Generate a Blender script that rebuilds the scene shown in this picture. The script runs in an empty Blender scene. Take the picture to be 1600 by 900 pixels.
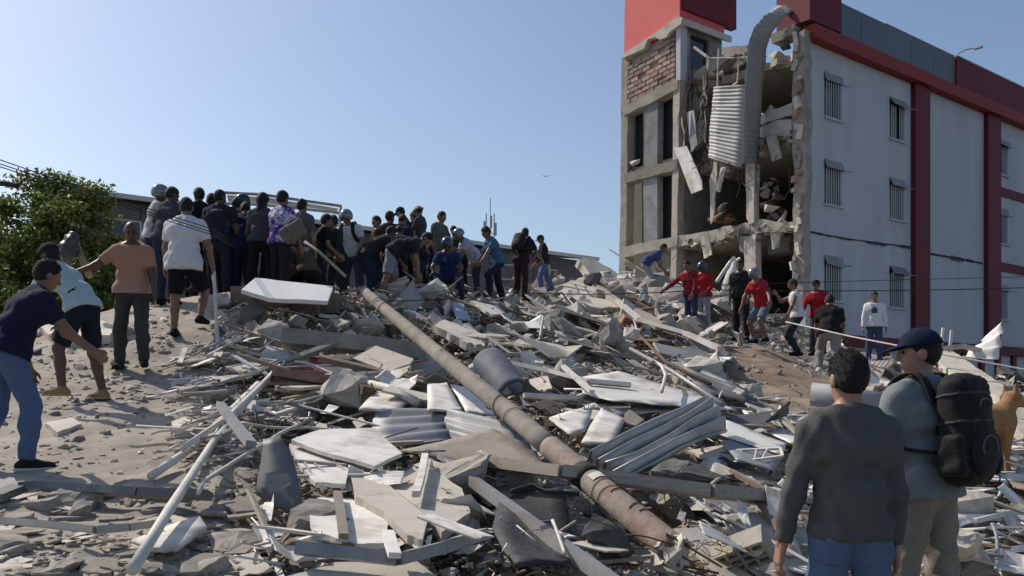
import bpy, bmesh, math, random
import numpy as np
from mathutils import Vector, Matrix, Quaternion

# ---------------------------------------------------------------- camera, sky, sun, exposure
scene = bpy.context.scene
COL = scene.collection
RND = random.Random(20)
EYE, FPX, HOR = 1.65, 1400.0, 615.0

cam_data = bpy.data.cameras.new('camera')
cam_data.sensor_width = 36.0
cam_data.lens = 36.0 * FPX / 1600.0
cam_data.shift_y = (HOR - 450.0) / 1600.0
cam_data.clip_start = 0.1
cam_data.clip_end = 6000.0
cam = bpy.data.objects.new('camera', cam_data)
cam.location = (0, 0, EYE)
cam.rotation_euler = (math.radians(90), 0, 0)
COL.objects.link(cam)
scene.camera = cam

SUN_EL = math.radians(44.0)
SUN_H = Vector((-0.83, 0.558, 0)).normalized()          # horizontal direction towards the sun
SUN_DIR = Vector((SUN_H.x * math.cos(SUN_EL), SUN_H.y * math.cos(SUN_EL), math.sin(SUN_EL)))

world = bpy.data.worlds.new('World')
scene.world = world
world.use_nodes = True
wn = world.node_tree
for n in list(wn.nodes):
    wn.nodes.remove(n)
sky = wn.nodes.new('ShaderNodeTexSky')
sky.sky_type = 'NISHITA'
sky.sun_disc = False
sky.sun_elevation = SUN_EL
sky.sun_rotation = math.atan2(SUN_H.x, SUN_H.y)
sky.altitude = 0
sky.air_density = 1.0
sky.dust_density = 1.6
sky.ozone_density = 2.0
bg = wn.nodes.new('ShaderNodeBackground')
bg.inputs['Strength'].default_value = 0.125
wo = wn.nodes.new('ShaderNodeOutputWorld')
wn.links.new(sky.outputs[0], bg.inputs['Color'])
wn.links.new(bg.outputs[0], wo.inputs['Surface'])

sun_data = bpy.data.lights.new('sun', 'SUN')
sun_data.energy = 4.0
sun_data.angle = math.radians(0.53)
sun_data.color = (1.0, 0.915, 0.80)
sun = bpy.data.objects.new('sun', sun_data)
sun.rotation_euler = SUN_DIR.to_track_quat('Z', 'Y').to_euler()
COL.objects.link(sun)

scene.view_settings.view_transform = 'Standard'
scene.view_settings.look = 'None'
scene.view_settings.gamma = 1.0
scene.view_settings.use_curve_mapping = False
scene.view_settings.exposure = 0.0
scene.render.engine = 'CYCLES'
scene.cycles.max_bounces = 5
scene.cycles.diffuse_bounces = 3
scene.cycles.glossy_bounces = 2
scene.cycles.transmission_bounces = 2
scene.cycles.caustics_reflective = False
scene.cycles.caustics_refractive = False

# ---------------------------------------------------------------- materials
MATS = {}

def mat(name, col, rough=0.85, var=0.22, scale=3.0, bump=0.25, bscale=30.0, metal=0.0, rand=0.12,
        col2=None, mix2=(0.5, 0.62), scale2=1.6, spec=0.3, streak=None, coord='Object'):
    """procedural surface: base colour with two sizes of noise, optional second colour in patches, fine bump"""
    if name in MATS:
        return MATS[name]
    m = bpy.data.materials.new(name)
    m.use_nodes = True
    nt = m.node_tree
    N, L = nt.nodes, nt.links
    bs = N['Principled BSDF']
    bs.inputs['Roughness'].default_value = rough
    bs.inputs['Metallic'].default_value = metal
    bs.inputs['Specular IOR Level'].default_value = spec
    tc = N.new('ShaderNodeTexCoord')
    oi = N.new('ShaderNodeObjectInfo')
    off = N.new('ShaderNodeVectorMath'); off.operation = 'ADD'
    sc = N.new('ShaderNodeVectorMath'); sc.operation = 'SCALE'
    sc.inputs[0].default_value = (17.3, 9.1, 23.7)
    L.new(oi.outputs['Random'], sc.inputs['Scale'])
    L.new(tc.outputs[coord], off.inputs[0]); L.new(sc.outputs[0], off.inputs[1])
    vec = off.outputs[0]
    if streak:
        mp = N.new('ShaderNodeMapping'); mp.inputs['Scale'].default_value = streak
        L.new(vec, mp.inputs['Vector']); svec = mp.outputs[0]
    else:
        svec = vec
    n1 = N.new('ShaderNodeTexNoise'); n1.inputs['Scale'].default_value = scale
    n1.inputs['Detail'].default_value = 8; n1.inputs['Roughness'].default_value = 0.65
    L.new(svec, n1.inputs['Vector'])
    r1 = N.new('ShaderNodeMapRange')
    r1.inputs['From Min'].default_value = 0.3; r1.inputs['From Max'].default_value = 0.7
    r1.inputs['To Min'].default_value = 1 - var; r1.inputs['To Max'].default_value = 1 + var
    L.new(n1.outputs['Fac'], r1.inputs['Value'])
    r2 = N.new('ShaderNodeMapRange')
    r2.inputs['To Min'].default_value = 1 - rand; r2.inputs['To Max'].default_value = 1 + rand
    L.new(oi.outputs['Random'], r2.inputs['Value'])
    mu = N.new('ShaderNodeMath'); mu.operation = 'MULTIPLY'
    L.new(r1.outputs[0], mu.inputs[0]); L.new(r2.outputs[0], mu.inputs[1])
    base = None
    if col2 is not None:
        n2 = N.new('ShaderNodeTexNoise'); n2.inputs['Scale'].default_value = scale2
        n2.inputs['Detail'].default_value = 9; n2.inputs['Roughness'].default_value = 0.7
        L.new(svec, n2.inputs['Vector'])
        r3 = N.new('ShaderNodeMapRange')
        r3.inputs['From Min'].default_value = mix2[0]; r3.inputs['From Max'].default_value = mix2[1]
        L.new(n2.outputs['Fac'], r3.inputs['Value'])
        mx = N.new('ShaderNodeMix'); mx.data_type = 'RGBA'
        mx.inputs['A'].default_value = (*col, 1); mx.inputs['B'].default_value = (*col2, 1)
        L.new(r3.outputs[0], mx.inputs['Factor'])
        base = mx.outputs['Result']
    sm = N.new('ShaderNodeVectorMath'); sm.operation = 'SCALE'
    if base is not None:
        L.new(base, sm.inputs[0])
    else:
        sm.inputs[0].default_value = col
    L.new(mu.outputs[0], sm.inputs['Scale'])
    L.new(sm.outputs[0], bs.inputs['Base Color'])
    if bump > 0:
        n3 = N.new('ShaderNodeTexNoise'); n3.inputs['Scale'].default_value = bscale
        n3.inputs['Detail'].default_value = 6; n3.inputs['Roughness'].default_value = 0.7
        L.new(svec, n3.inputs['Vector'])
        b = N.new('ShaderNodeBump'); b.inputs['Strength'].default_value = bump
        b.inputs['Distance'].default_value = 0.02
        L.new(n3.outputs['Fac'], b.inputs['Height']); L.new(b.outputs[0], bs.inputs['Normal'])
    MATS[name] = m
    return m

# ---------------------------------------------------------------- objects
def obj(name, me, material=None, parent=None, loc=None, rot=None):
    o = bpy.data.objects.new(name, me)
    COL.objects.link(o)
    if material is not None and me is not None and len(me.materials) == 0:
        for mm in (material if isinstance(material, (list, tuple)) else [material]):
            me.materials.append(mm)
    if parent is not None:
        o.parent = parent
    if loc is not None:
        o.location = loc
    if rot is not None:
        if isinstance(rot, Quaternion):
            o.rotation_mode = 'QUATERNION'; o.rotation_quaternion = rot
        else:
            o.rotation_euler = rot
    return o

def tag(o, label, cat, group=None):
    o['label'] = label; o['category'] = cat; o['kind'] = 'thing'
    if group:
        o['group'] = group
    return o

def empty(name, loc=(0, 0, 0), rz=0.0):
    o = bpy.data.objects.new(name, None)
    COL.objects.link(o)
    o.location = loc; o.rotation_euler = (0, 0, rz)
    return o

def structure(o):
    o['kind'] = 'structure'; return o

def mesh(verts, faces, smooth=False, name='mesh'):
    me = bpy.data.meshes.new(name)
    me.from_pydata([tuple(map(float, v)) for v in verts], [], [tuple(int(i) for i in f) for f in faces])
    me.update()
    if smooth:
        me.polygons.foreach_set('use_smooth', [True] * len(me.polygons))
    return me

class MB:
    """collects shapes into one mesh"""
    def __init__(s):
        s.v = []; s.f = []
    def add(s, v, f):
        n = len(s.v); s.v += [tuple(p) for p in v]; s.f += [tuple(i + n for i in q) for q in f]; return s
    def box(s, c, d, M=None):
        x, y, z = d[0] / 2, d[1] / 2, d[2] / 2
        v = [Vector((sx * x, sy * y, sz * z)) for sx in (-1, 1) for sy in (-1, 1) for sz in (-1, 1)]
        v = [(M @ p if M is not None else p) + Vector(c) for p in v]
        return s.add(v, [(0, 1, 3, 2), (4, 6, 7, 5), (0, 4, 5, 1), (2, 3, 7, 6), (0, 2, 6, 4), (1, 5, 7, 3)])
    def hexa(s, a, b):
        """prism between quad a and quad b (4 points each)"""
        return s.add(list(a) + list(b), [(3, 2, 1, 0), (4, 5, 6, 7)] + [(i, (i + 1) % 4, 4 + (i + 1) % 4, 4 + i) for i in range(4)])
    def prism(s, poly, n):
        """polygon (3D points) extruded by vector n"""
        k = len(poly); n = Vector(n)
        a = [Vector(p) for p in poly]; b = [p + n for p in a]
        return s.add(a + b, [tuple(range(k - 1, -1, -1)), tuple(range(k, 2 * k))] + [(i, (i + 1) % k, k + (i + 1) % k, k + i) for i in range(k)])
    def tube(s, pts, r, n=8, cap=True):
        pts = [Vector(p) for p in pts]
        rr = r if isinstance(r, (list, tuple)) else [r] * len(pts)
        base = len(s.v); up = None
        for i, p in enumerate(pts):
            t = (pts[min(i + 1, len(pts) - 1)] - pts[max(i - 1, 0)]).normalized()
            if up is None:
                up = Vector((0, 0, 1)) if abs(t.z) < 0.9 else Vector((1, 0, 0))
            a = t.cross(up).normalized(); b = a.cross(t).normalized(); up = b
            for j in range(n):
                w = 2 * math.pi * j / n
                s.v.append(tuple(p + (a * math.cos(w) + b * math.sin(w)) * rr[i]))
        for i in range(len(pts) - 1):
            for j in range(n):
                k = base + i * n
                s.f.append((k + j, k + (j + 1) % n, k + n + (j + 1) % n, k + n + j))
        if cap:
            s.f.append(tuple(base + j for j in range(n - 1, -1, -1)))
            e = base + (len(pts) - 1) * n
            s.f.append(tuple(e + j for j in range(n)))
        return s
    def bar(s, a, b, w, h, up=(0, 0, 1)):
        """rectangular bar from a to b, w wide and h high"""
        a, b = Vector(a), Vector(b); t = (b - a).normalized(); up = Vector(up)
        if abs(t.dot(up)) > 0.98:
            up = Vector((0, 1, 0))
        x = t.cross(up).normalized() * (w / 2); z = x.cross(t).normalized() * (h / 2)
        return s.hexa([a - x - z, a + x - z, a + x + z, a - x + z], [b - x - z, b + x - z, b + x + z, b - x + z])
    def mesh(s, smooth=False, fix=True):
        me = mesh(s.v, s.f, smooth)
        if fix:
            bm = bmesh.new(); bm.from_mesh(me)
            bmesh.ops.recalc_face_normals(bm, faces=bm.faces)
            bm.to_mesh(me); bm.free()
        return me
    def build(s, name, material, parent=None, smooth=False, fix=True):
        return obj(name, s.mesh(smooth, fix), material, parent)

def bevel(me, w=0.01, seg=1):
    bm = bmesh.new(); bm.from_mesh(me)
    bmesh.ops.bevel(bm, geom=bm.edges[:], offset=w, segments=seg, affect='EDGES', clamp_overlap=True)
    bm.to_mesh(me); bm.free()
    return me

def P(px, py, Y):
    """the point at distance Y in front of the viewpoint that the picture shows at px, py"""
    return Vector(((px - 800) / FPX * Y, Y, EYE + (HOR - py) / FPX * Y))

# ---------------------------------------------------------------- noise (numpy)
def _hash(ix, iy, seed):
    h = (ix.astype(np.int64) * 374761393 + iy.astype(np.int64) * 668265263 + seed * 974634777) & 0x7fffffff
    h = ((h ^ (h >> 13)) * 1274126177) & 0x7fffffff
    h = (h ^ (h >> 16)) & 0xffff
    return h / 65535.0

def vnoise(x, y, seed=0):
    ix, iy = np.floor(x), np.floor(y)
    fx, fy = x - ix, y - iy
    fx, fy = fx * fx * (3 - 2 * fx), fy * fy * (3 - 2 * fy)
    a, b = _hash(ix, iy, seed), _hash(ix + 1, iy, seed)
    c, d = _hash(ix, iy + 1, seed), _hash(ix + 1, iy + 1, seed)
    return (a + (b - a) * fx) * (1 - fy) + (c + (d - c) * fx) * fy

def fbm(x, y, seed=0, octv=4):
    t, a, s = 0, 0.5, 1.0
    for i in range(octv):
        t = t + a * (vnoise(x * s, y * s, seed + i) - 0.5); a *= 0.5; s *= 2.03
    return t

# ---------------------------------------------------------------- the shape of the mound
CTRL = [(0, 900, 4.0), (300, 900, 4.2), (600, 900, 4.5), (900, 900, 4.9), (1120, 900, 5.3), (1590, 900, 6.6),
        (0, 820, 5.2), (300, 800, 5.6), (600, 800, 5.9), (900, 800, 6.5), (1200, 800, 7.2), (1500, 800, 8.3),
        (60, 735, 6.8), (300, 700, 7.5), (600, 700, 7.8), (900, 700, 8.5), (1200, 700, 9.8), (1550, 700, 11.5),
        (100, 630, 9.2), (300, 630, 9.4), (600, 620, 10.2), (900, 610, 12.0), (1200, 620, 13.0), (1500, 625, 16.0),
        (215, 575, 10.7), (280, 525, 11.8), (150, 505, 12.8), (40, 520, 12.5), (430, 520, 12.2), (620, 530, 13.5), (800, 520, 16.0),
        (1000, 520, 18.5), (1190, 538, 19.0), (1365, 570, 21.0), (1300, 580, 17.5), (1560, 585, 23.0),
        (330, 462, 14.2), (400, 455, 13.4), (470, 455, 13.7), (250, 470, 14.0), (550, 452, 15.6), (640, 455, 16.2), (700, 462, 17.4), (780, 472, 18.5), (850, 462, 24.5),
        (1090, 518, 21.0), (650, 445, 19.5), (900, 428, 29.0), (1000, 440, 30.0), (800, 448, 24.0), (1150, 470, 25.0), (1260, 515, 24.5)]
EXTRA = [(1.6, 4.2, 0.0), (2.26, 4.9, 0.18), (0, 0, 0.0), (-2, 2, 0.3), (2, 2.0, 0.0), (-6, 2, 0.4), (6, 2, 0), (4.5, 5, 0.15), (0, 2.6, 0.3),
         (-11, 14, 1.2), (-10, 9, 1.0), (-14, 20, 0.4), (-8, 20, 2.6), (-10, 28, 0.0), (0, 36, 1.5), (-8, 36, 0.0), (8, 44, 0), (0, 46, 0),
         (-18, 10, 0.0), (-18, 30, 0.0), (18, 12, 0.2), (14, 16, 0.8), (14, 24, 1.6), (18, 28, 0.6), (22, 34, 0.0), (24, 20, 0.0), (-14, 2, 0.2),
         (-18, 44, 0), (22, 46, 0), (5, 33, 3.6), (8, 30, 3.8), (3, 34, 3.6)]
_pts = [tuple(P(*c)) for c in CTRL] + EXTRA
_A = np.array(_pts)
def _tps(d2):
    return 0.5 * d2 * np.log(d2 + 1e-9)
_n = len(_A)
_K = _tps(((_A[:, None, :2] - _A[None, :, :2]) ** 2).sum(-1)) + np.eye(_n) * 0.15
_Q = np.c_[np.ones(_n), _A[:, :2]]
_S = np.linalg.solve(np.block([[_K, _Q], [_Q.T, np.zeros((3, 3))]]), np.r_[_A[:, 2], np.zeros(3)])

def Hs(x, y):
    """smooth mound height"""
    x = np.asarray(x, float); y = np.asarray(y, float)
    sh = x.shape
    xf, yf = x.ravel(), y.ravel()
    out = np.empty(xf.shape)
    for i in range(0, len(xf), 20000):
        xs, ys = xf[i:i + 20000], yf[i:i + 20000]
        d2 = (xs[:, None] - _A[None, :, 0]) ** 2 + (ys[:, None] - _A[None, :, 1]) ** 2
        out[i:i + 20000] = _tps(d2) @ _S[:_n] + _S[_n] + _S[_n + 1] * xs + _S[_n + 2] * ys
    # fades to the street all round
    e = np.minimum.reduce([np.clip((xf + 20) / 5, 0, 1), np.clip((24 - xf) / 5, 0, 1), np.clip((46 - yf) / 6, 0, 1), np.clip((yf + 1) / 2.5, 0, 1)])
    return (np.clip(out, 0.0, 6.5) * e).reshape(sh)

_GX = np.linspace(-22, 26, 481); _GY = np.linspace(-1, 47, 481)
_gx, _gy = np.meshgrid(_GX, _GY)
_GZ = Hs(_gx, _gy)

def H(x, y):
    """height of the mound (bilinear lookup)"""
    u = min(max((x + 22) / 0.1, 0), 479.999); v = min(max((y + 1) / 0.1, 0), 479.999)
    i, j = int(u), int(v); a, b = u - i, v - j
    return float((_GZ[j, i] * (1 - a) + _GZ[j, i + 1] * a) * (1 - b) + (_GZ[j + 1, i] * (1 - a) + _GZ[j + 1, i + 1] * a) * b)

def normal_at(x, y, e=0.25):
    return Vector((H(x - e, y) - H(x + e, y), H(x, y - e) - H(x, y + e), 2 * e)).normalized()

def Gv(px, py):
    """G for arrays; depth of the hit, nan where the sight line misses"""
    dx, dz = (px - 800) / FPX, (HOR - py) / FPX
    out = np.full(px.shape, np.nan)
    for y in np.arange(3.0, 34.0, 0.06):
        u = np.clip((dx * y + 22) / 0.1, 0, 479.99); v = min(max((y + 1) / 0.1, 0), 479.99)
        i = u.astype(int); j = int(v); a = u - i; b = v - j
        h = (_GZ[j, i] * (1 - a) + _GZ[j, i + 1] * a) * (1 - b) + (_GZ[j + 1, i] * (1 - a) + _GZ[j + 1, i + 1] * a) * b
        m = np.isnan(out) & (EYE + dz * y <= h)
        out[m] = y
    return out

def G(px, py, lift=0.0):
    """where the sight line through px, py meets the mound"""
    dx, dz = (px - 800) / FPX, (HOR - py) / FPX
    y = 3.0
    while y < 44:
        if EYE + dz * y <= H(dx * y, y) + lift:
            lo, hi = y - 0.1, y
            for _ in range(12):
                m = (lo + hi) / 2
                if EYE + dz * m <= H(dx * m, m) + lift:
                    hi = m
                else:
                    lo = m
            return Vector((dx * hi, hi, EYE + dz * hi))
        y += 0.1
    return None

# ---------------------------------------------------------------- materials used in many places
DUST = mat('dusty_concrete', (0.335, 0.295, 0.245), 0.95, 0.20, 1.2, 0.55, 22, col2=(0.225, 0.195, 0.16), mix2=(0.48, 0.66), scale2=0.9)
CONC = mat('broken_concrete', (0.37, 0.335, 0.285), 0.93, 0.22, 3.0, 0.55, 28, rand=0.25, col2=(0.235, 0.21, 0.18), mix2=(0.5, 0.7))
PALE = mat('pale_plaster', (0.58, 0.53, 0.455), 0.9, 0.12, 2.5, 0.25, 30, rand=0.14, col2=(0.37, 0.325, 0.27), mix2=(0.52, 0.68), scale2=2.4)
WHITE = mat('white_board', (0.75, 0.72, 0.665), 0.8, 0.12, 3.0, 0.22, 30, rand=0.12, col2=(0.42, 0.365, 0.295), mix2=(0.47, 0.66), scale2=2.0)
DARKC = mat('dark_rubble', (0.13, 0.122, 0.115), 0.95, 0.25, 4.0, 0.5, 25, rand=0.3)
TIN = mat('galvanised_sheet', (0.46, 0.435, 0.39), 0.6, 0.15, 1.6, 0.05, 20, metal=0.25, rand=0.15, col2=(0.33, 0.29, 0.24), mix2=(0.45, 0.62), spec=0.35)
TING = mat('weathered_sheet', (0.34, 0.34, 0.345), 0.6, 0.12, 1.6, 0.05, 20, metal=0.2, rand=0.05, col2=(0.26, 0.245, 0.23), mix2=(0.5, 0.7))
TINW = mat('white_roof_sheet', (0.71, 0.69, 0.645), 0.6, 0.12, 2.2, 0.10, 20, metal=0.15, rand=0.12, col2=(0.42, 0.37, 0.305), mix2=(0.47, 0.66), spec=0.4)
TIND = mat('dark_roof_sheet', (0.16, 0.16, 0.165), 0.5, 0.15, 2.0, 0.05, 20, metal=0.4, rand=0.1, col2=(0.32, 0.29, 0.26), mix2=(0.55, 0.75))
TINB = mat('dusty_brown_sheet', (0.33, 0.285, 0.235), 0.8, 0.16, 2.0, 0.10, 20, metal=0.1, rand=0.1, col2=(0.22, 0.19, 0.165), mix2=(0.5, 0.7))
WOOD = mat('old_timber', (0.25, 0.185, 0.13), 0.85, 0.30, 6.0, 0.3, 40, rand=0.35, streak=(1, 8, 8), col2=(0.36, 0.31, 0.26), mix2=(0.5, 0.7))
WOODG = mat('grey_timber', (0.36, 0.315, 0.26), 0.88, 0.25, 6.0, 0.3, 40, rand=0.3, streak=(1, 8, 8))
STEEL = mat('grey_steel', (0.30, 0.30, 0.30), 0.5, 0.2, 4.0, 0.1, 30, metal=0.35, rand=0.25, col2=(0.26, 0.20, 0.155), mix2=(0.52, 0.7))
PIPE = mat('dusty_white_pipe', (0.61, 0.575, 0.52), 0.55, 0.12, 4.0, 0.05, 30, rand=0.15, col2=(0.38, 0.35, 0.31), mix2=(0.5, 0.7))
RUST = mat('rusted_steel', (0.14, 0.085, 0.06), 0.85, 0.3, 9.0, 0.3, 50, rand=0.2)
CABLE = mat('black_cable', (0.022, 0.022, 0.024), 0.6, 0.1, 9.0, 0)
BRICK = mat('red_brick', (0.40, 0.215, 0.16), 0.92, 0.22, 5.0, 0.5, 40, rand=0.30, col2=(0.46, 0.37, 0.31), mix2=(0.5, 0.7))
MORTAR = mat('mortar', (0.33, 0.30, 0.27), 0.95, 0.2, 6, 0.5, 40)
REDP = mat('red_paint', (0.145, 0.010, 0.022), 0.6, 0.10, 1.2, 0.08, 30, rand=0.03, col2=(0.135, 0.011, 0.02), mix2=(0.5, 0.7))
REDB = mat('bright_red_band', (0.27, 0.03, 0.022), 0.6, 0.10, 1.2, 0.08, 30, rand=0.03)
REDS = mat('sunlit_red', (0.74, 0.145, 0.13), 0.7, 0.06, 1.0, 0.06, 30, rand=0.02)  # lighter copy of the red paint: sunlight on the tower top put into colour
WALLW = mat('white_render', (0.54, 0.545, 0.575), 0.85, 0.06, 0.7, 0.08, 40, rand=0.02, col2=(0.455, 0.45, 0.46), mix2=(0.42, 0.7), scale2=1.1, streak=(1, 1, 0.16))
GREYP = mat('grey_cladding', (0.125, 0.142, 0.165), 0.45, 0.05, 0.8, 0.03, 30, rand=0.06)
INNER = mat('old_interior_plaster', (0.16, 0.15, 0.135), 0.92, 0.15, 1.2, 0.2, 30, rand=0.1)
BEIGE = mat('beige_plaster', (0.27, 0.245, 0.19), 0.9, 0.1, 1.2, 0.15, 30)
GLASS = mat('dark_window_glass', (0.03, 0.035, 0.04), 0.12, 0.1, 2.0, 0, spec=0.5)
BLUEG = mat('blue_grey_plastic', (0.10, 0.115, 0.15), 0.7, 0.15, 3.0, 0.06, 30, spec=0.25, col2=(0.24, 0.225, 0.205), mix2=(0.5, 0.7))
EARTH = mat('brown_earth', (0.275, 0.205, 0.145), 0.95, 0.22, 1.1, 0.6, 16, col2=(0.36, 0.305, 0.245), mix2=(0.45, 0.66), scale2=0.7)
ASPH = mat('asphalt', (0.07, 0.068, 0.065), 0.95, 0.2, 2.0, 0.4, 60, col2=(0.20, 0.185, 0.165), mix2=(0.45, 0.7), scale2=0.2)

# ---------------------------------------------------------------- street and mound
g = 3000
structure(obj('ground', mesh([(-g, -g, -0.03), (g, -g, -0.03), (g, g, -0.03), (-g, g, -0.03)], [(0, 1, 2, 3)]), ASPH))

def mound_material():
    """dusty concrete with a stretch of brown earth where soil was heaped"""
    m = DUST.copy(); m.name = 'mound_surface'
    N, L = m.node_tree.nodes, m.node_tree.links
    bs = N['Principled BSDF']; src = bs.inputs['Base Color'].links[0].from_socket
    tc = N.new('ShaderNodeTexCoord')
    c = G(1215, 585)
    mp = N.new('ShaderNodeMapping'); mp.vector_type = 'TEXTURE'
    mp.inputs['Location'].default_value = (c.x, c.y, c.z); mp.inputs['Scale'].default_value = (1.9, 4.2, 3)
    L.new(tc.outputs['Object'], mp.inputs['Vector'])
    nz = N.new('ShaderNodeTexNoise'); nz.inputs['Scale'].default_value = 1.3; nz.inputs['Detail'].default_value = 7
    L.new(tc.outputs['Object'], nz.inputs['Vector'])
    ln = N.new('ShaderNodeVectorMath'); ln.operation = 'LENGTH'; L.new(mp.outputs[0], ln.inputs[0])
    ad = N.new('ShaderNodeMath'); ad.operation = 'ADD'; L.new(ln.outputs['Value'], ad.inputs[0]); L.new(nz.outputs['Fac'], ad.inputs[1])
    mr = N.new('ShaderNodeMapRange'); mr.inputs['From Min'].default_value = 1.28; mr.inputs['From Max'].default_value = 1.5
    mr.inputs['To Min'].default_value = 1; mr.inputs['To Max'].default_value = 0
    L.new(ad.outputs[0], mr.inputs['Value'])
    er = N.new('ShaderNodeValToRGB'); er.color_ramp.elements[0].color = (0.17, 0.12, 0.08, 1); er.color_ramp.elements[1].color = (0.33, 0.26, 0.19, 1)
    er.color_ramp.elements[0].position = 0.35; er.color_ramp.elements[1].position = 0.65
    n2 = N.new('ShaderNodeTexNoise'); n2.inputs['Scale'].default_value = 0.9; n2.inputs['Detail'].default_value = 8; n2.inputs['Distortion'].default_value = 0.8
    L.new(tc.outputs['Object'], n2.inputs['Vector']); L.new(n2.outputs['Fac'], er.inputs[0])
    mx = N.new('ShaderNodeMix'); mx.data_type = 'RGBA'
    L.new(mr.outputs[0], mx.inputs['Factor']); L.new(src, mx.inputs['A']); L.new(er.outputs[0], mx.inputs['B'])
    L.new(mx.outputs['Result'], bs.inputs['Base Color'])
    return m
MOUND = mound_material()
_EB = G(1215, 585)

def roughness(x, y):
    """0 on the smooth dusty slope, 1 in the broken heap"""
    u = x / np.maximum(y, 1.0) * FPX + 800
    m = np.clip((u - 330) / 160, 0.0, 1)
    m = m * m * (3 - 2 * m)
    e = np.clip(1.35 - np.sqrt(((x - _EB.x) / 1.9) ** 2 + ((y - _EB.y) / 4.2) ** 2), 0, 0.5) * 2
    return m * (1 - 0.8 * e)

def mound_relief(x, y):
    r = roughness(x, y)
    n = fbm(x * 1.3, y * 1.3, 3, 5) * (0.10 + 0.36 * r)
    n += np.abs(fbm(x * 2.7 + 9, y * 2.7, 11, 4)) * (0.04 + 0.16 * r) - 0.05 * r
    n += fbm(x * 7.0, y * 7.0, 31, 4) * (0.045 + 0.06 * r)
    return n

HOLLOW = 0.22
def make_mound():
    ys = [-0.9]
    while ys[-1] < 46:
        ys.append(ys[-1] + max(0.05, 0.0085 * max(ys[-1], 0)))
    ys = np.array(ys)
    xs = np.concatenate([np.arange(-20, -8, 0.2), np.arange(-8, 10, 0.065), np.arange(10, 24, 0.16)])
    X, Y = np.meshgrid(xs, ys)
    Z = Hs(X, Y)
    Z = Z + (mound_relief(X, Y) - HOLLOW * roughness(X, Y)) * np.clip(Z / 0.3, 0, 1)
    Z[(Hs(X, Y) < 0.01)] = -0.06
    nx, ny = len(xs), len(ys)
    v = np.stack([X.ravel(), Y.ravel(), Z.ravel()], 1)
    i = np.arange(nx * ny).reshape(ny, nx)
    q = np.stack([i[:-1, :-1].ravel(), i[:-1, 1:].ravel(), i[1:, 1:].ravel(), i[1:, :-1].ravel()], 1)
    me = bpy.data.meshes.new('mound')
    me.vertices.add(len(v)); me.vertices.foreach_set('co', v.ravel())
    me.loops.add(q.size); me.loops.foreach_set('vertex_index', q.ravel().astype(np.int32))
    me.polygons.add(len(q)); me.polygons.foreach_set('loop_start', np.arange(0, q.size, 4, dtype=np.int32))
    me.polygons.foreach_set('loop_total', np.full(len(q), 4, np.int32))
    me.update(calc_edges=True)
    me.polygons.foreach_set('use_smooth', np.ones(len(q), bool))
    structure(obj('rubble_mound', me, MOUND))
make_mound()

# brown earth bank below the working men
def earth_bank():
    cs = [(1120, 560), (1150, 536), (1215, 534), (1290, 560), (1310, 600), (1290, 640), (1230, 640), (1170, 612)]
    pts = [G(*c) for c in cs]
    c = sum(pts, Vector()) / len(pts)
    v, f = [], []
    R, A = 16, 40
    for r in range(R + 1):
        for a in range(A):
            w = a / A * len(pts); k = int(w) % len(pts); t = w - int(w)
            e = pts[k].lerp(pts[(k + 1) % len(pts)], t)
            q = c.lerp(e, (r / R) * (1.0 + 0.12 * math.sin(a * 2.3)))
            z = H(q.x, q.y) + 0.16 * (1 - (r / R) ** 3) + 0.25 * float(fbm(np.array([q.x * 1.1]), np.array([q.y * 0.8]), 5)[0]) - (0.25 if r == R else 0)
            v.append((q.x, q.y, z))
    for r in range(R):
        for a in range(A):
            f.append((r * A + a, r * A + (a + 1) % A, (r + 1) * A + (a + 1) % A, (r + 1) * A + a))
    structure(obj('earth_bank', mesh(v, f, True), EARTH))
# ---------------------------------------------------------------- the broken apartment building
EX = Vector((0.789, 0.614, 0)).normalized(); EY = Vector((-EX.y, EX.x, 0))
C0 = Vector((8.84, 27.5, 0))
RZ = math.atan2(EX.y, EX.x)
BLD = empty('apartment_building', C0, RZ)
tag(BLD, 'four storey white building with red pillars, one end torn open', 'building')

def _hit(px, py, org, nrm):
    o = Vector((0, 0, EYE)); d = Vector(((px - 800) / FPX, 1, (HOR - py) / FPX))
    w = o + d * ((org - o).dot(nrm) / d.dot(nrm)) - C0
    return Vector((w.dot(EX), w.dot(EY), w.z))

def LF(px, py, x=0.0):
    """local point on the torn end, plane at local x"""
    p = _hit(px, py, C0 + EX * x, EX); p.x = x; return p

def FC(px, py, y=0.0):
    """local point on the long facade, plane at local y"""
    p = _hit(px, py, C0 + EY * y, EY); p.y = y; return p

def lbl_part(name, mb, m, parent=BLD, smooth=False):
    return mb.build(name, m, parent, smooth)

def face_poly(name, pix, m, x=0.0, depth=0.3, parent=BLD):
    """polygon seen at those pixels on the torn end, running depth metres inwards"""
    return MB().prism([LF(a, b, x) for a, b in pix], (depth, 0, 0)).build(name, m, parent)

def ragged(pix, amp, n, rnd):
    out = []
    for i in range(len(pix)):
        a, b = pix[i], pix[(i + 1) % len(pix)]
        out.append(a)
        for k in range(1, n):
            t = k / n
            out.append((a[0] + (b[0] - a[0]) * t + rnd.uniform(-amp, amp), a[1] + (b[1] - a[1]) * t + rnd.uniform(-amp, amp)))
    return out

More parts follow.
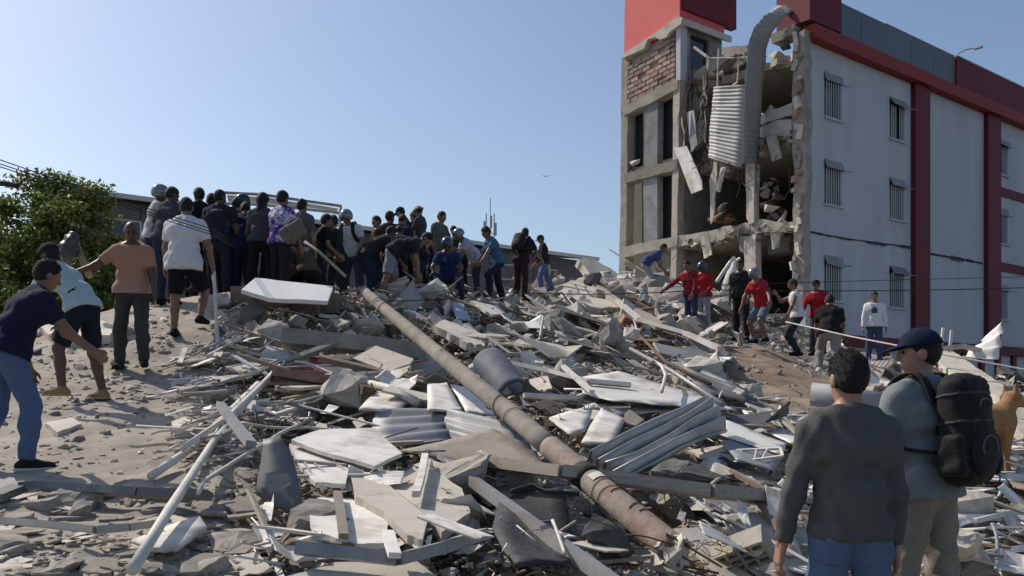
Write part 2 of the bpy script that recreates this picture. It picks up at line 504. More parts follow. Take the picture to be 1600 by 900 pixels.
CURT = mat('drawn_curtain', (0.17, 0.165, 0.155), 0.8, 0.2, 3, 0.2)
LOUV = mat('brown_louvre', (0.07, 0.065, 0.06), 0.4, 0.2, 3, 0.2)
def build_facade():
    T1 = 21.0
    wins = []
    for t0, t1 in ((1.30, 2.27), (5.19, 6.16), (13.32, 14.2), (17.4, 18.3)):
        for z0 in (10.42, 7.66, 4.62):
            wins.append((t0, t1, z0, z0 + 1.38))
    cuts = sorted({0.28, T1, 6.59, 7.61, 12.1, 13.2, 10.0} | {w[0] for w in wins} | {w[1] for w in wins})
    mb = MB()
    for a, b in zip(cuts[:-1], cuts[1:]):
        ops = sorted((w[2], w[3]) for w in wins if w[0] <= a + 1e-6 and w[1] >= b - 1e-6)
        z = 3.55
        for o0, o1 in ops + [(12.56, 12.56)]:
            if o0 > z:
                mb.box(((a + b) / 2, 0.125, (z + o0) / 2), (b - a, 0.25, o0 - z))
            z = o1
    lbl_part('wall', mb, WALLW)
    # ground floor wall with openings and red piers
    lbl_part('ground_floor_wall', MB().box((10.6, 0.2, 1.6), (20.8, 0.2, 3.2)), WALLW)
    lbl_part('base_band', MB().box((10.64, 0.06, 3.37), (20.72, 0.30, 0.355)), REDP)
    for k in range(12):
        t = 5.0 + k * 1.4
        lbl_part('base_pier', MB().box((t, 0.06, 1.59), (0.32, 0.16, 3.19)), REDP)
    # red pillars and bands
    for t0, t1 in ((6.59, 7.61), (12.1, 13.2), (19.6, 20.6)):
        lbl_part('pillar', MB().box(((t0 + t1) / 2, -0.09, 8.05), (t1 - t0, 0.18, 9.0)), REDP)
    lbl_part('cornice_band', MB().box((10.64, -0.06, 12.78), (20.72, 0.55, 0.42)), REDB)
    for z in (9.72, 6.72):
        lbl_part('floor_band', MB().box((16.4, -0.035, z), (6.39, 0.07, 0.34)), REDP)
    # parapet: grey cladding panels, then red
    xs = [1.9, 3.35, 4.9, 6.55, 8.15, 9.68]
    for i in range(5):
        o = lbl_part('parapet_panel', MB().box(((xs[i] + xs[i + 1]) / 2, 0.0 if i < 2 else 0.02, 13.60 + (0.05 if i > 1 else 0)), (xs[i + 1] - xs[i] - 0.03, 0.10, 1.22)), GREYP)
    lbl_part('parapet_frame', MB().box((5.8, 0.08, 13.5), (7.7, 0.04, 1.0)), STEEL)
    lbl_part('parapet_wall', MB().box((15.4, 0.0, 13.6), (11.4, 0.22, 1.22)), REDP)
    lbl_part('parapet_coping', MB().box((15.4, 0.0, 14.24), (11.4, 0.26, 0.05)), STEEL)
    lbl_part('roof_block', MB().box((1.0, 0.35, 14.2), (1.72, 1.2, 2.2)), REDP)
    # windows
    wsh = MB()
    for (t0, t1, z0, z1) in wins:
        w, h = t1 - t0, z1 - z0
        f = MB()
        for c, d in (((t0 + 0.03, 0.1, (z0 + z1) / 2), (0.055, 0.10, h - 0.01)), ((t1 - 0.03, 0.1, (z0 + z1) / 2), (0.055, 0.10, h - 0.01)),
                     (((t0 + t1) / 2, 0.1, z1 - 0.03), (w - 0.12, 0.10, 0.055)), (((t0 + t1) / 2, 0.1, z0 + 0.03), (w - 0.12, 0.10, 0.055))):
            f.box(c, d)
        win = lbl_part('window', f, STEEL)
        MB().box(((t0 + t1) / 2, 0.2, (z0 + z1) / 2), (w, 0.03, h)).build('pane', RND.choice([GLASS, GLASS, CURT, LOUV]), win)
        MB().box(((t0 + t1) / 2, -0.03, z0 - 0.035), (w + 0.12, 0.10, 0.06)).build('sill', WALLW, win)
        sill_a = RND.uniform(0.05, 0.22); bent = RND.uniform(-0.12, 0.12)
        # louvre flap hinged at the top, standing out
        MB().prism([(t0 - 0.02, -0.02, z1 + 0.02), (t1 + 0.02, -0.02, z1 + 0.02), (t1 + 0.02, -sill_a + bent * 0.6, z1 - 0.26 + bent), (t0 - 0.02, -sill_a, z1 - 0.26)], (0, 0.02, 0.02)).build('flap', STEEL, win)
        MB().tube([(t1 - 0.05, 0.02, z1 - 0.22), (t1 + 0.30, -sill_a - 0.06, z1 - 0.24)], 0.015, 5).build('stay', STEEL, win)
        for k in range(7):
            if RND.random() < 0.06:
                continue
            x = t0 + 0.09 + k * (w - 0.18) / 6
            MB().box((x, -0.02, z0 + (h - 0.3) / 2 + 0.02), (0.035, 0.02, h - 0.22)).build('bar', WALLW, win)
    # spalled patches where cables tore off the wall
    rr = random.Random(5)
    for pl, px0, py0, px1, py1, w in ((0, 1262, 361, 1300, 370, 3), (0, 1302, 370, 1330, 376, 2), (0, 1352, 378, 1386, 384, 6), (0, 1402, 384, 1426, 388, 5), (0, 1448, 395, 1486, 402, 4), (0, 1482, 402, 1506, 407, 10), (0, 1500, 404, 1534, 412, 5)):
        n = 9; up, dn = [], []
        for i in range(n + 1):
            t = i / n; e = w * (0.35 + 0.65 * math.sin(math.pi * t)) * rr.uniform(0.3, 1.2) * 0.5
            up.append((px0 + (px1 - px0) * t, py0 + (py1 - py0) * t - e - 0.4)); dn.append((px0 + (px1 - px0) * t, py0 + (py1 - py0) * t + e + 0.4))
        MB().prism([FC(a, b, -0.003) for a, b in up + dn[::-1]], (0, -0.012, 0)).build('spalled_patch', DARKC, BLD)
    MB().tube([FC(1262, 362, -0.03), FC(1330, 374, -0.02), FC(1400, 383, -0.03), FC(1425, 386, -0.03)], 0.018, 5).build('torn_cable', CABLE, BLD)
    MB().tube([FC(1447, 396, -0.03), FC(1490, 403, -0.02), FC(1535, 411, -0.03)], 0.02, 5).build('torn_cable', CABLE, BLD)
    # wall lamp on the parapet
    a = FC(1497, 84, 0.1)
    lamp = MB().tube([a, a + Vector((0.15, -0.2, 0.12)), a + Vector((0.28, -0.45, 0.14))], 0.02, 6).build('lamp_arm', STEEL, BLD)
    MB().box(a + Vector((0.32, -0.6, 0.12)), (0.14, 0.3, 0.06)).build('lamp_head', STEEL, lamp)

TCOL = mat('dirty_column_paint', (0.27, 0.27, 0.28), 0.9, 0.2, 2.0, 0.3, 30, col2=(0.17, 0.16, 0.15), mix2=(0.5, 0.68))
def build_torn_end():
    rr = random.Random(8)
    ST = 4.9                                  # tower begins here (local y)
    # floors of the open rooms: ragged front edges
    for z, th, front, m in ((12.62, 0.28, 0.75, CONC), (9.72, 0.26, 0.45, CONC), (6.98, 0.26, 0.0, CONC), (4.2, 0.26, 0.2, CONC)):
        n = 16
        edge = [(front + rr.uniform(0, 0.5) * (1 if 0 < k < n else 0.3), 0.26 + (ST - 0.34) * k / n) for k in range(n + 1)]
        poly = [(x, y, z - th) for x, y in edge] + [(7.5, ST - 0.08, z - th), (7.5, 0.26, z - th)]
        MB().prism(poly, (0, 0, th)).build('floor_slab', m, BLD)
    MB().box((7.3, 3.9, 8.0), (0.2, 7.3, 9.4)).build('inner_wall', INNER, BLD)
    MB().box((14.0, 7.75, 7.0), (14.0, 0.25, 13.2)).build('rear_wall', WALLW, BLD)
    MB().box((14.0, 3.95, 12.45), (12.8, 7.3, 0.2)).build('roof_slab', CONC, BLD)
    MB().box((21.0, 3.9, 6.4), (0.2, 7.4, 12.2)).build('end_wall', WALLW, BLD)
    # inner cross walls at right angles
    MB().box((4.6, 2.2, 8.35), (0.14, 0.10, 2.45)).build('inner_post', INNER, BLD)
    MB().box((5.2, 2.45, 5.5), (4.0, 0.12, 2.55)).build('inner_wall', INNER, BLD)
    # tower side wall facing the open rooms
    w = MB()
    for x0, x1, z0, z1 in ((0.3, 2.6, 4.2, 12.9), (0.0, 0.62, 12.9, 14.9), (1.62, 2.35, 12.9, 14.9), (0.62, 1.62, 14.4, 14.9), (0.62, 1.62, 12.9, 13.2), (2.6, 7.2, 4.2, 12.3)):
        w.box(((x0 + x1) / 2, ST + 0.06, (z0 + z1) / 2), (x1 - x0, 0.12, z1 - z0))
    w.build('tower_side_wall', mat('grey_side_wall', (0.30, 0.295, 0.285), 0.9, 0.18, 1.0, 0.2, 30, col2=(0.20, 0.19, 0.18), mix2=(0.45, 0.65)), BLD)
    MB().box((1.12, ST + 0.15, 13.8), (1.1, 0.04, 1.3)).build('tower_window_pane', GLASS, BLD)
    # tower: red top, torn slab edge, brick infill
    top = MB().prism([LF(977, -60), LF(1062, -60), LF(1062, 30), LF(975, 88)], (2.42, 0, 0))
    top.build('red_top', REDS, BLD)
    a = LF(1062, 14); MB().box((1.55, ST - 0.02, a.z + 1.9), (2.9, 0.26, 3.8)).build('red_overhang', REDP, BLD)
    face_poly('torn_slab_edge', [(970, 87), (1000, 67), (1030, 47), (1058, 26), (1066, 27), (1064, 37), (1046, 50), (1041, 58), (1031, 62), (1024, 58), (1012, 61), (1006, 76), (990, 83), (972, 91)], PALE, -0.14, 0.22)
    face_poly('slab_edge_return', [(1060, 26), (1066, 27), (1066, 37), (1060, 37)], PALE, -0.1, 2.7)
    qa, qb, qc, qd = LF(980, 90, 0.06), LF(1056, 48, 0.06), LF(1056, 128, 0.06), LF(980, 164, 0.06)
    MB().prism([p + Vector((0.035, 0, 0)) for p in (qa, qb, qc, qd)], (0.12, 0, 0)).build('brick_wall_core', MORTAR, BLD)
    rows, cols = 10, 6
    bme = bevel(MB().box((0, 0, 0), (0.10, 0.98, 0.92)).mesh(), 0.03)
    bme.materials.append(mat('pale_brick', (0.40, 0.275, 0.225), 0.93, 0.2, 5.0, 0.5, 40, rand=0.28, col2=(0.43, 0.36, 0.31), mix2=(0.45, 0.65)))
    for r in range(rows):
        for c in range(-1, cols):
            u0 = (c + (0.5 if r % 2 else 0.0)) / cols; u1 = u0 + 1.0 / cols
            u0, u1 = max(u0, 0), min(u1, 1)
            if u1 - u0 < 0.03:
                continue
            if r < 2 and 0.1 < (u0 + u1) / 2 < 0.62 and rr.random() < 0.85:
                continue
            if rr.random() < 0.03:
                continue
            um, vm = (u0 + u1) / 2, (r + 0.5) / rows
            p = qa.lerp(qb, um).lerp(qd.lerp(qc, um), vm)
            o = bpy.data.objects.new('brick', bme); COL.objects.link(o); o.parent = BLD
            du = (qb - qa); ang = math.atan2(du.z, du.y)
            o.location = p + Vector((rr.uniform(-0.025, 0.015), 0, 0))
            o.scale = (1, abs(qb.y - qa.y) * (u1 - u0) / 0.98 * 0.95, abs(qa.z - qd.z) / rows * 0.88)
            o.rotation_euler = (ang + math.pi + rr.uniform(-0.03, 0.03), 0, 0)
    # tower frame: columns and beams as they sag
    face_poly('tower_column', ragged([(971, 92), (981, 86), (980, 250), (977, 425), (967, 428), (970, 250)], 0.8, 6, rr), CONC, 0.0, 0.4)
    face_poly('tower_column', [(1009, 155), (1028, 146), (1027, 250), (1027, 262), (1005, 272), (1006, 256)], TCOL, 0.03, 0.3)
    face_poly('tower_column', [(1005, 280), (1027, 268), (1027, 380), (1006, 392)], TCOL, 0.03, 0.3)
    face_poly('tower_column', ragged([(1052, 128), (1062, 122), (1060, 250), (1058, 372), (1056, 445), (1047, 447), (1049, 372), (1051, 250)], 0.7, 6, rr), PALE, -0.02, 0.35)
    for pix in ([(972, 166), (1058, 124), (1058, 139), (974, 181)], [(974, 272), (1058, 248), (1058, 264), (976, 287)], [(973, 386), (1058, 368), (1058, 384), (974, 402)]):
        face_poly('tower_beam', ragged(pix, 1.1, 7, rr), CONC, -0.06, 0.45)
    face_poly('tower_column', ragged([(1056, 26), (1063, 27), (1063, 124), (1056, 128)], 0.4, 4, rr), WALLW, -0.03, 0.35)
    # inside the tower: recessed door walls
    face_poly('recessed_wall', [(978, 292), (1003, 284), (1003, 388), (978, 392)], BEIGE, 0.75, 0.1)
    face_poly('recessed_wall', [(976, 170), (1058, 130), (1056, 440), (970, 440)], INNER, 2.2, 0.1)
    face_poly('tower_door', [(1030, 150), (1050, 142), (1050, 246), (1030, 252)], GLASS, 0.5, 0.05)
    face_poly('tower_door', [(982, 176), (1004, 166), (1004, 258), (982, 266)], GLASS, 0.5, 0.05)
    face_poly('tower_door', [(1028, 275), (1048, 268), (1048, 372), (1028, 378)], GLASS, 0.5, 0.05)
    face_poly('corrugated_door', [(1010, 396), (1046, 388), (1046, 440), (1010, 440)], TIN, 0.5, 0.05)
    # columns in the open part
    face_poly('column', ragged([(1165, 256), (1179, 255), (1178, 346), (1172, 352), (1166, 340)], 0.8, 5, rr), PALE, -0.02, 0.28)
    face_poly('column', ragged([(1163, 370), (1181, 366), (1181, 470), (1163, 470)], 1.2, 5, rr), PALE, -0.02, 0.3)
    # ragged corner pier and the broken skin of the facade
    face_poly('corner_pier', ragged([(1239, 62), (1257, 45), (1258, 140), (1258, 300), (1254, 470), (1238, 470), (1240, 300), (1238, 190)], 2.0, 6, rr), CONC, -0.02, 0.34)
    for k in range(26):
        a = LF(1247 + rr.uniform(-7, 5), 60 + k * 15 + rr.uniform(-5, 5), -0.03)
        MB().box(a, (rr.uniform(0.1, 0.3), rr.uniform(0.08, 0.22), rr.uniform(0.1, 0.45)), Matrix.Rotation(rr.uniform(-0.5, 0.5), 3, 'X') @ Matrix.Rotation(rr.uniform(-0.6, 0.6), 3, 'Z')).build('broken_edge', rr.choice([CONC, PALE, PALE, BRICK]), BLD)
    # lip beams of the floors, broken and drooping
    for pix, m in (([(1057, 368), (1100, 362), (1142, 352), (1150, 366), (1120, 378), (1058, 386)], PALE), ([(1140, 356), (1182, 342), (1240, 348), (1236, 364), (1200, 362), (1150, 368)], CONC),
                   ([(1184, 182), (1205, 172), (1238, 160), (1240, 178), (1215, 186), (1186, 194)], PALE), ([(1186, 200), (1212, 188), (1236, 186), (1238, 212), (1205, 220), (1186, 214)], PALE),
                   ([(1128, 74), (1168, 70), (1168, 80), (1130, 90)], CONC), ([(1203, 54), (1240, 38), (1240, 54), (1206, 68)], CONC)):
        face_poly('broken_floor_edge', ragged(pix, 1.5, 4, rr), m, rr.uniform(-0.05, 0.1), 0.5)
    # bent window frame left hanging
    fr = MB()
    for a, b, r in (((1085, 74), (1108, 91), 0.05), ((1108, 91), (1168, 90), 0.03), ((1108, 91), (1101, 150), 0.05), ((1123, 76), (1121, 136), 0.035), ((1155, 88), (1152, 130), 0.035), ((1101, 150), (1090, 178), 0.04), ((1104, 132), (1107, 205), 0.03), ((1152, 130), (1146, 134), 0.06)):
        fr.tube([LF(*a, -0.05), LF(*b, -0.08)], r, 6)
    fr.build('bent_frame', PALE, BLD)

    # broken roof slab sagging into the top room
    face_poly('sagging_slab', [(1076, 120), (1098, 104), (1140, 78), (1150, 82), (1118, 108), (1082, 132)], CONC, 0.5, 1.6)

def wreck_detail():
    rr = random.Random(17)
    # crumbling lumps along every broken floor edge
    for k in range(70):
        z = rr.choice([(9.62, 1184, 1238), (6.9, 1062, 1238), (6.9, 1062, 1238), (12.5, 1085, 1240), (4.1, 1062, 1238)])
        px_ = rr.uniform(z[1], z[2]); q = LF(px_, 300, rr.uniform(-0.1, 0.4)); q.z = z[0] + rr.uniform(-0.25, 0.16)
        bm = bmesh.new()
        for _ in range(9):
            bm.verts.new(Vector((rr.gauss(0, 1), rr.gauss(0, 1), rr.gauss(0, 0.7))) * rr.uniform(0.06, 0.13))
        bmesh.ops.convex_hull(bm, input=bm.verts)
        me = bpy.data.meshes.new('lump'); bm.to_mesh(me); bm.free()
        obj('broken_edge', me, rr.choice([CONC, PALE, CONC, DARKC]), BLD, q)
    # bars sticking out of the slabs
    for k in range(40):
        z = rr.choice([9.6, 6.88, 6.88, 12.5, 4.1]); px_ = rr.uniform(1066, 1238)
        q = LF(px_, 300, 0.3); q.z = z
        e = Vector((-rr.uniform(0.3, 0.9), rr.uniform(-0.3, 0.3), -rr.uniform(0.0, 0.7)))
        MB().tube([q, q + e * 0.5 + Vector((0, 0, 0.08)), q + e], 0.012, 5).build('bent_bar', RUST, BLD)
    # slab pieces drooping in the bays
    for pix, x, dp, m in (([(1068, 200), (1100, 186), (1108, 214), (1078, 236)], 0.5, 0.2, CONC), ([(1100, 236), (1150, 262), (1140, 280), (1096, 252)], 0.35, 0.5, INNER), ([(1188, 220), (1238, 214), (1236, 232), (1196, 240)], 0.2, 1.0, CONC),
                          ([(1184, 100), (1238, 92), (1238, 104), (1190, 112)], 1.0, 1.2, CONC), ([(1070, 150), (1088, 140), (1096, 200), (1074, 206)], 0.9, 0.1, PALE), ([(1150, 366), (1182, 372), (1176, 400), (1156, 392)], 0.0, 0.3, CONC), ([(1196, 372), (1236, 366), (1232, 392), (1200, 398)], 0.4, 0.5, INNER),
                          ([(1108, 282), (1116, 252), (1120, 254), (1116, 330), (1110, 350)], -0.1, 0.06, PALE)):
        face_poly('drooping_slab', ragged(pix, 1.4, 4, rr), m, x, dp)

build_facade()
build_torn_end()
wreck_detail()

# things hanging from or lying in the torn end (own things)
def to_world(p):
    return C0 + EX * p.x + EY * p.y + Vector((0, 0, p.z))

def corrugated(left, right, ribs, amp, name, m, label, cat='metal sheet', sub=6, th=0.0, group=None, kink=0.0):
    """sheet between two edge polylines (world points); ribs run across the strip from left to right"""
    def resample(pl, n):
        d = [0]
        for a, b in zip(pl[:-1], pl[1:]):
            d.append(d[-1] + (b - a).length)
        out = []
        for i in range(n + 1):
            s = d[-1] * i / n; k = 0
            while k < len(d) - 2 and d[k + 1] < s:
                k += 1
            out.append(pl[k].lerp(pl[k + 1], (s - d[k]) / max(d[k + 1] - d[k], 1e-6)))
        return out
    n = ribs * sub
    L, R = resample([Vector(p) for p in left], n), resample([Vector(p) for p in right], n)
    W = 4
    v, f = [], []
    for i in range(n + 1):
        t = (L[min(i + 1, n)] - L[max(i - 1, 0)]); nr = t.cross(R[i] - L[i]).normalized()
        h = amp * math.sin(2 * math.pi * i / sub)
        for j in range(W + 1):
            kk = kink * (math.sin(i * 0.11 + j * 1.3) + 0.7 * math.sin(i * 0.29 - j * 2.1) * (1 if j in (0, W) else 0.4))
            v.append(L[i].lerp(R[i], j / W) + nr * (h + 0.25 * amp * math.sin(i * 0.37 + j) + kk))
    for i in range(n):
        for j in range(W):
            k = i * (W + 1) + j
            f.append((k, k + 1, k + W + 2, k + W + 1))
    o = obj(name, mesh(v, f, True), m)
    md = o.modifiers.new('thickness', 'SOLIDIFY'); md.thickness = th or 0.008
    tag(o, label, cat, group)
    return o

def LW(px, py, x=0.0):
    return to_world(LF(px, py, x))

corrugated([LW(1216, 9, 0.1), LW(1196, 22, -0.4), LW(1178, 43, -0.7), LW(1170, 64, -0.85), LW(1163, 143, -0.95), LW(1160, 256, -1.0)],
           [LW(1251, 10, 0.3), LW(1226, 26, -0.05), LW(1206, 51, -0.15), LW(1198, 74, -0.1), LW(1190, 153, -0.05), LW(1185, 256, -0.05)],
           34, 0.013, 'corrugated_sheet', TING, 'long grey corrugated strip curling down from the broken roof edge', kink=0.01)
corrugated([LW(1116, 136, -0.15), LW(1110, 190, -0.2), LW(1107, 246, -0.3)], [LW(1166, 132, -0.2), LW(1164, 200, -0.25), LW(1159, 262, -0.35)],
           20, 0.018, 'corrugated_sheet', TING, 'pale corrugated panel hanging in the torn top floor opening', kink=0.012)
o = MB().prism([LW(1053, 231, -0.3), LW(1073, 228, -0.25), LW(1096, 281, -0.35), LW(1097, 296, -0.4), LW(1080, 303, -0.4)], EX * 0.04).build('dangling_board', TINW)
tag(o, 'white panel dangling beside the tower column of the torn building', 'panel')

for pix, x0, m_, lab_ in (([(1072, 176), (1084, 172), (1090, 226), (1080, 238)], -0.2, TING, 'narrow grey strip hanging among the loose wires'), ([(1126, 262), (1134, 260), (1124, 300), (1118, 298)], -0.25, PALE, 'pale torn lath hanging under the corrugated panel'),
                         ([(1196, 214), (1212, 210), (1222, 246), (1206, 252)], -0.1, CONC, 'concrete flake dangling from the upper floor edge'), ([(1092, 366), (1106, 362), (1112, 398), (1100, 404)], -0.12, PALE, 'pale flake dangling from the middle floor edge'), ([(1204, 362), (1220, 360), (1216, 386), (1206, 390)], -0.12, CONC, 'grey flake dangling under the corner room')):
    rr_ = random.Random(len(lab_))
    o = MB().prism([LW(a_, b_, x0 - rr_.uniform(0, 0.1)) for a_, b_ in ragged(pix, 0.8, 3, rr_)], EX * 0.05).build('hanging_scrap', m_)
    tag(o, lab_, 'scrap')

def wire_bundle():
    rr = random.Random(3)
    for k in range(22):
        x = rr.uniform(1066, 1108); y = rr.uniform(80, 190); L = rr.uniform(40, 130)
        pts = []
        for i in range(7):
            t = i / 6
            pts.append(LW(x + math.sin(t * 3 + k) * rr.uniform(2, 6) + t * rr.uniform(-10, 10), y + L * t, -0.06 - 0.15 * rr.random()))
        o = MB().tube(pts, rr.choice([0.012, 0.016, 0.028]), 5).build('loose_wire', rr.choice([CABLE, CABLE, RUST, PALE]))
        tag(o, 'loose wire trailing down the torn end of the building', 'wire', 'wires dangling from the torn end')
    for k in range(14):
        x = rr.uniform(1100, 1235); y = rr.choice([356, 350, 240, 262]); L = rr.uniform(15, 60)
        pts = [LW(x + i * rr.uniform(-3, 4), y + L * i / 3, -0.1) for i in range(4)]
        o = MB().tube(pts, 0.014, 5).build('loose_wire', rr.choice([CABLE, RUST]))
        tag(o, 'short wire hanging below a broken floor edge', 'wire', 'wires below the floor edges')
wire_bundle()

# ---------------------------------------------------------------- long dark shed behind the crowd
def back_shed():
    a = Vector((-17.5, 37.2, 0)); b = Vector((4.4, 55.0, 0))
    d = (b - a); L = d.length; rz = math.atan2(d.y, d.x)
    R = empty('long_shed', a, rz)
    tag(R, 'long dark shed with a pale roof edge behind the crowd', 'building')
    wallm = mat('shed_wall', (0.115, 0.118, 0.125), 0.8, 0.15, 0.8, 0.1, 20, rand=0.1)
    trim = mat('shed_trim', (0.50, 0.50, 0.49), 0.5, 0.08, 1.0, 0, rand=0.05)
    n = 14
    for i in range(n):
        MB().box((L * (i + 0.5) / n, 0.1 + 0.02 * (i % 2), 4.9), (L / n - 0.04, 0.12, 9.8)).build('wall_panel', wallm, R)
    MB().prism([(-0.6, -0.5, 9.86), (L + 0.6, -0.5, 9.86), (L + 0.6, 9, 11.3), (-0.6, 9, 11.3)], (0, 0, 0.12)).build('roof', TIN, R)
    MB().box((L / 2, -0.6, 9.9), (L + 1.4, 0.16, 0.2)).build('gutter', trim, R)
    MB().box((L / 2, 9, 5.5), (L, 0.2, 11)).build('rear_wall', wallm, R)
    for x in (0, L):
        MB().box((x, 4.5, 5), (0.1, 9, 9.6)).build('end_wall', wallm, R)
    for i in range(9):
        w = MB().box((1.3 + i * 3.0, 0.02, 8.6), (1.5, 0.06, 0.9)).build('window', trim, R)
        MB().box((1.3 + i * 3.0, -0.03, 8.6), (1.3, 0.05, 0.74)).build('pane', GLASS, w)
back_shed()

def scaffold():
    """light metal canopy frame standing above the roof line behind the crowd"""
    Y = 30.0
    R = empty('canopy_frame', P(345, 470, Y)); o0 = Vector(R.location)
    tag(R, 'open metal canopy frame with pale roof strip above the crowd', 'canopy')
    T = [(350, 301), (410, 304), (470, 313), (533, 322)]; B = [(352, 318), (410, 320), (470, 326), (531, 333)]
    pt = lambda q, dy=0: P(q[0], q[1], Y + dy) - o0
    for row, dy in ((T, 0), (B, 0), (T, 2.2)):
        MB().tube([pt(q, dy) for q in row], 0.05, 6).build('rail', STEEL, R)
    for i, (t, b) in enumerate(zip(T, B)):
        MB().tube([pt(t), pt(b)], 0.04, 6).build('strut', STEEL, R)
        MB().tube([pt(t), pt(t, 2.2)], 0.035, 6).build('cross_rail', STEEL, R)
    for q in ((352, 318), (531, 333), (440, 323)):
        MB().tube([pt(q), Vector((pt(q).x, pt(q).y, -1.5))], 0.05, 6).build('post', STEEL, R)
    trim = mat('canopy_cloth', (0.62, 0.60, 0.55), 0.9, 0.1, 1.0, 0, rand=0.05)
    for i in range(3):
        a, b, c, d_ = T[i], T[i + 1], B[i + 1], B[i]
        MB().prism([pt(a, 0.3) + Vector((0.1, 0, -0.08)), pt(b, 0.3) + Vector((-0.1, 0, -0.08)), pt(c, 0.3) + Vector((-0.1, 0, 0.06)), pt(d_, 0.3) + Vector((0.1, 0, 0.06))], (0, 0.03, 0)).build('fascia_panel', trim, R)
scaffold()

def cell_tower():
    Y = 160.0
    b = P(766, 600, Y); R = empty('lattice_mast', (b.x, Y, 0))
    tag(R, 'slender lattice antenna mast far behind the shed', 'mast')
    h = P(766, 335, Y).z
    m = mat('mast_steel', (0.45, 0.45, 0.46), 0.6, 0.05, 1, 0)
    for sx, sy in ((-0.7, -0.7), (0.7, -0.7), (0, 0.7)):
        MB().tube([(sx * 1.3, sy * 1.3, 0), (sx, sy, h)], 0.12, 5).build('mast_leg', m, R)
    z = 1.0; s = 1
    while z < h - 2:
        MB().tube([(-0.8 * s, -0.75, z), (0.8 * s, -0.75, z + 2.2)], 0.06, 4).build('brace', m, R)
        s = -s; z += 2.2
    for k, (x, z0) in enumerate(((-1.0, h - 2.5), (1.0, h - 2.8), (0.2, h - 1.5), (-0.9, h - 7), (0.9, h - 6.5))):
        MB().box((x, -0.9, z0), (0.35, 0.25, 2.2)).build('antenna_panel', m, R)
    MB().tube([(0, 0, h), (0, 0, h + 3.0)], 0.08, 5).build('rod', m, R)
cell_tower()

# ---------------------------------------------------------------- trees
def leaf_material(name, c):
    m = bpy.data.materials.new(name); m.use_nodes = True
    N, L = m.node_tree.nodes, m.node_tree.links
    bs = N['Principled BSDF']; bs.inputs['Roughness'].default_value = 0.55; bs.inputs['Specular IOR Level'].default_value = 0.3
    ge = N.new('ShaderNodeNewGeometry')
    r = N.new('ShaderNodeValToRGB')
    r.color_ramp.elements[0].color = (c[0] * 0.55, c[1] * 0.6, c[2] * 0.6, 1); r.color_ramp.elements[1].color = (c[0] * 1.5, c[1] * 1.35, c[2] * 1.1, 1)
    L.new(ge.outputs['Random Per Island'], r.inputs[0]); L.new(r.outputs[0], bs.inputs['Base Color'])
    tr = N.new('ShaderNodeBsdfTranslucent'); L.new(r.outputs[0], tr.inputs['Color'])
    mx = N.new('ShaderNodeMixShader'); mx.inputs[0].default_value = 0.4
    L.new(bs.outputs[0], mx.inputs[1]); L.new(tr.outputs[0], mx.inputs[2]); L.new(mx.outputs[0], N['Material Output'].inputs['Surface'])
    return m
LEAF = [leaf_material('leaf_a', (0.125, 0.165, 0.045)), leaf_material('leaf_b', (0.09, 0.13, 0.04))]
BARK = mat('bark', (0.13, 0.10, 0.075), 0.95, 0.3, 6, 0.6, 30)

def tree(x, y, h, r, seed, label, m, nleaf=15000, low=0.25):
    rng = np.random.default_rng(seed); rr = random.Random(seed)
    R = empty('leafy_tree', (x, y, 0))
    tag(R, label, 'tree', 'trees behind the mound')
    tb = MB()
    tops = []
    trunk = [Vector((0, 0, -0.1)), Vector((0.1, 0.05, h * 0.2)), Vector((0.05, -0.1, h * 0.42))]
    tb.tube(trunk, [0.22, 0.17, 0.13], 9)
    for k in range(9):
        a = k * 2.4 + rr.random(); e = rr.uniform(0.3, 0.95)
        st = trunk[1].lerp(trunk[2], rr.uniform(0.2, 1.0))
        en = Vector((math.cos(a) * r * e * 0.8, math.sin(a) * r * e * 0.8, h * rr.uniform(0.5, 0.9)))
        mid = st.lerp(en, 0.5) + Vector((rr.uniform(-.3, .3), rr.uniform(-.3, .3), 0.25))
        tb.tube([st, mid, en], [0.09, 0.055, 0.015], 6)
        tops.append(en)
    tb.build('trunk', BARK, R, True)
    # leaf clumps through the crown's volume
    nc = 130
    cl = []
    for k in range(nc):
        d = rng.normal(size=3); d /= np.linalg.norm(d)
        q = rng.uniform(0.3, 1.0) ** 0.6
        cz = h * (low + 1) / 2; sz = h * (1 - low) / 2
        p = np.array([d[0] * r * q, d[1] * r * q, cz + d[2] * sz * q])
        p[:2] *= 1.0 + 0.18 * math.sin(3 * math.atan2(d[1], d[0]) + seed)
        cl.append((p, rng.uniform(0.4, 0.95) * r / 3.0))
    per = nleaf // nc
    C = np.concatenate([np.repeat(p[None], per, 0) + np.clip(rng.normal(size=(per, 3)), -1.7, 1.7) * s * np.array([0.6, 0.6, 0.42]) for p, s in cl])
    n = len(C)
    a = rng.normal(size=(n, 3)); a /= np.linalg.norm(a, axis=1)[:, None]
    b = np.cross(a, rng.normal(size=(n, 3))); b /= np.linalg.norm(b, axis=1)[:, None]
    s = rng.uniform(0.035, 0.085, size=(n, 1))
    V = np.stack([C - a * s, C + b * s * 0.5, C + a * s, C - b * s * 0.5], 1).reshape(-1, 3)
    F = np.arange(4 * n).reshape(n, 4)
    me = bpy.data.meshes.new('crown'); me.from_pydata(V.tolist(), [], F.tolist()); me.update()
    obj('crown', me, m, R)

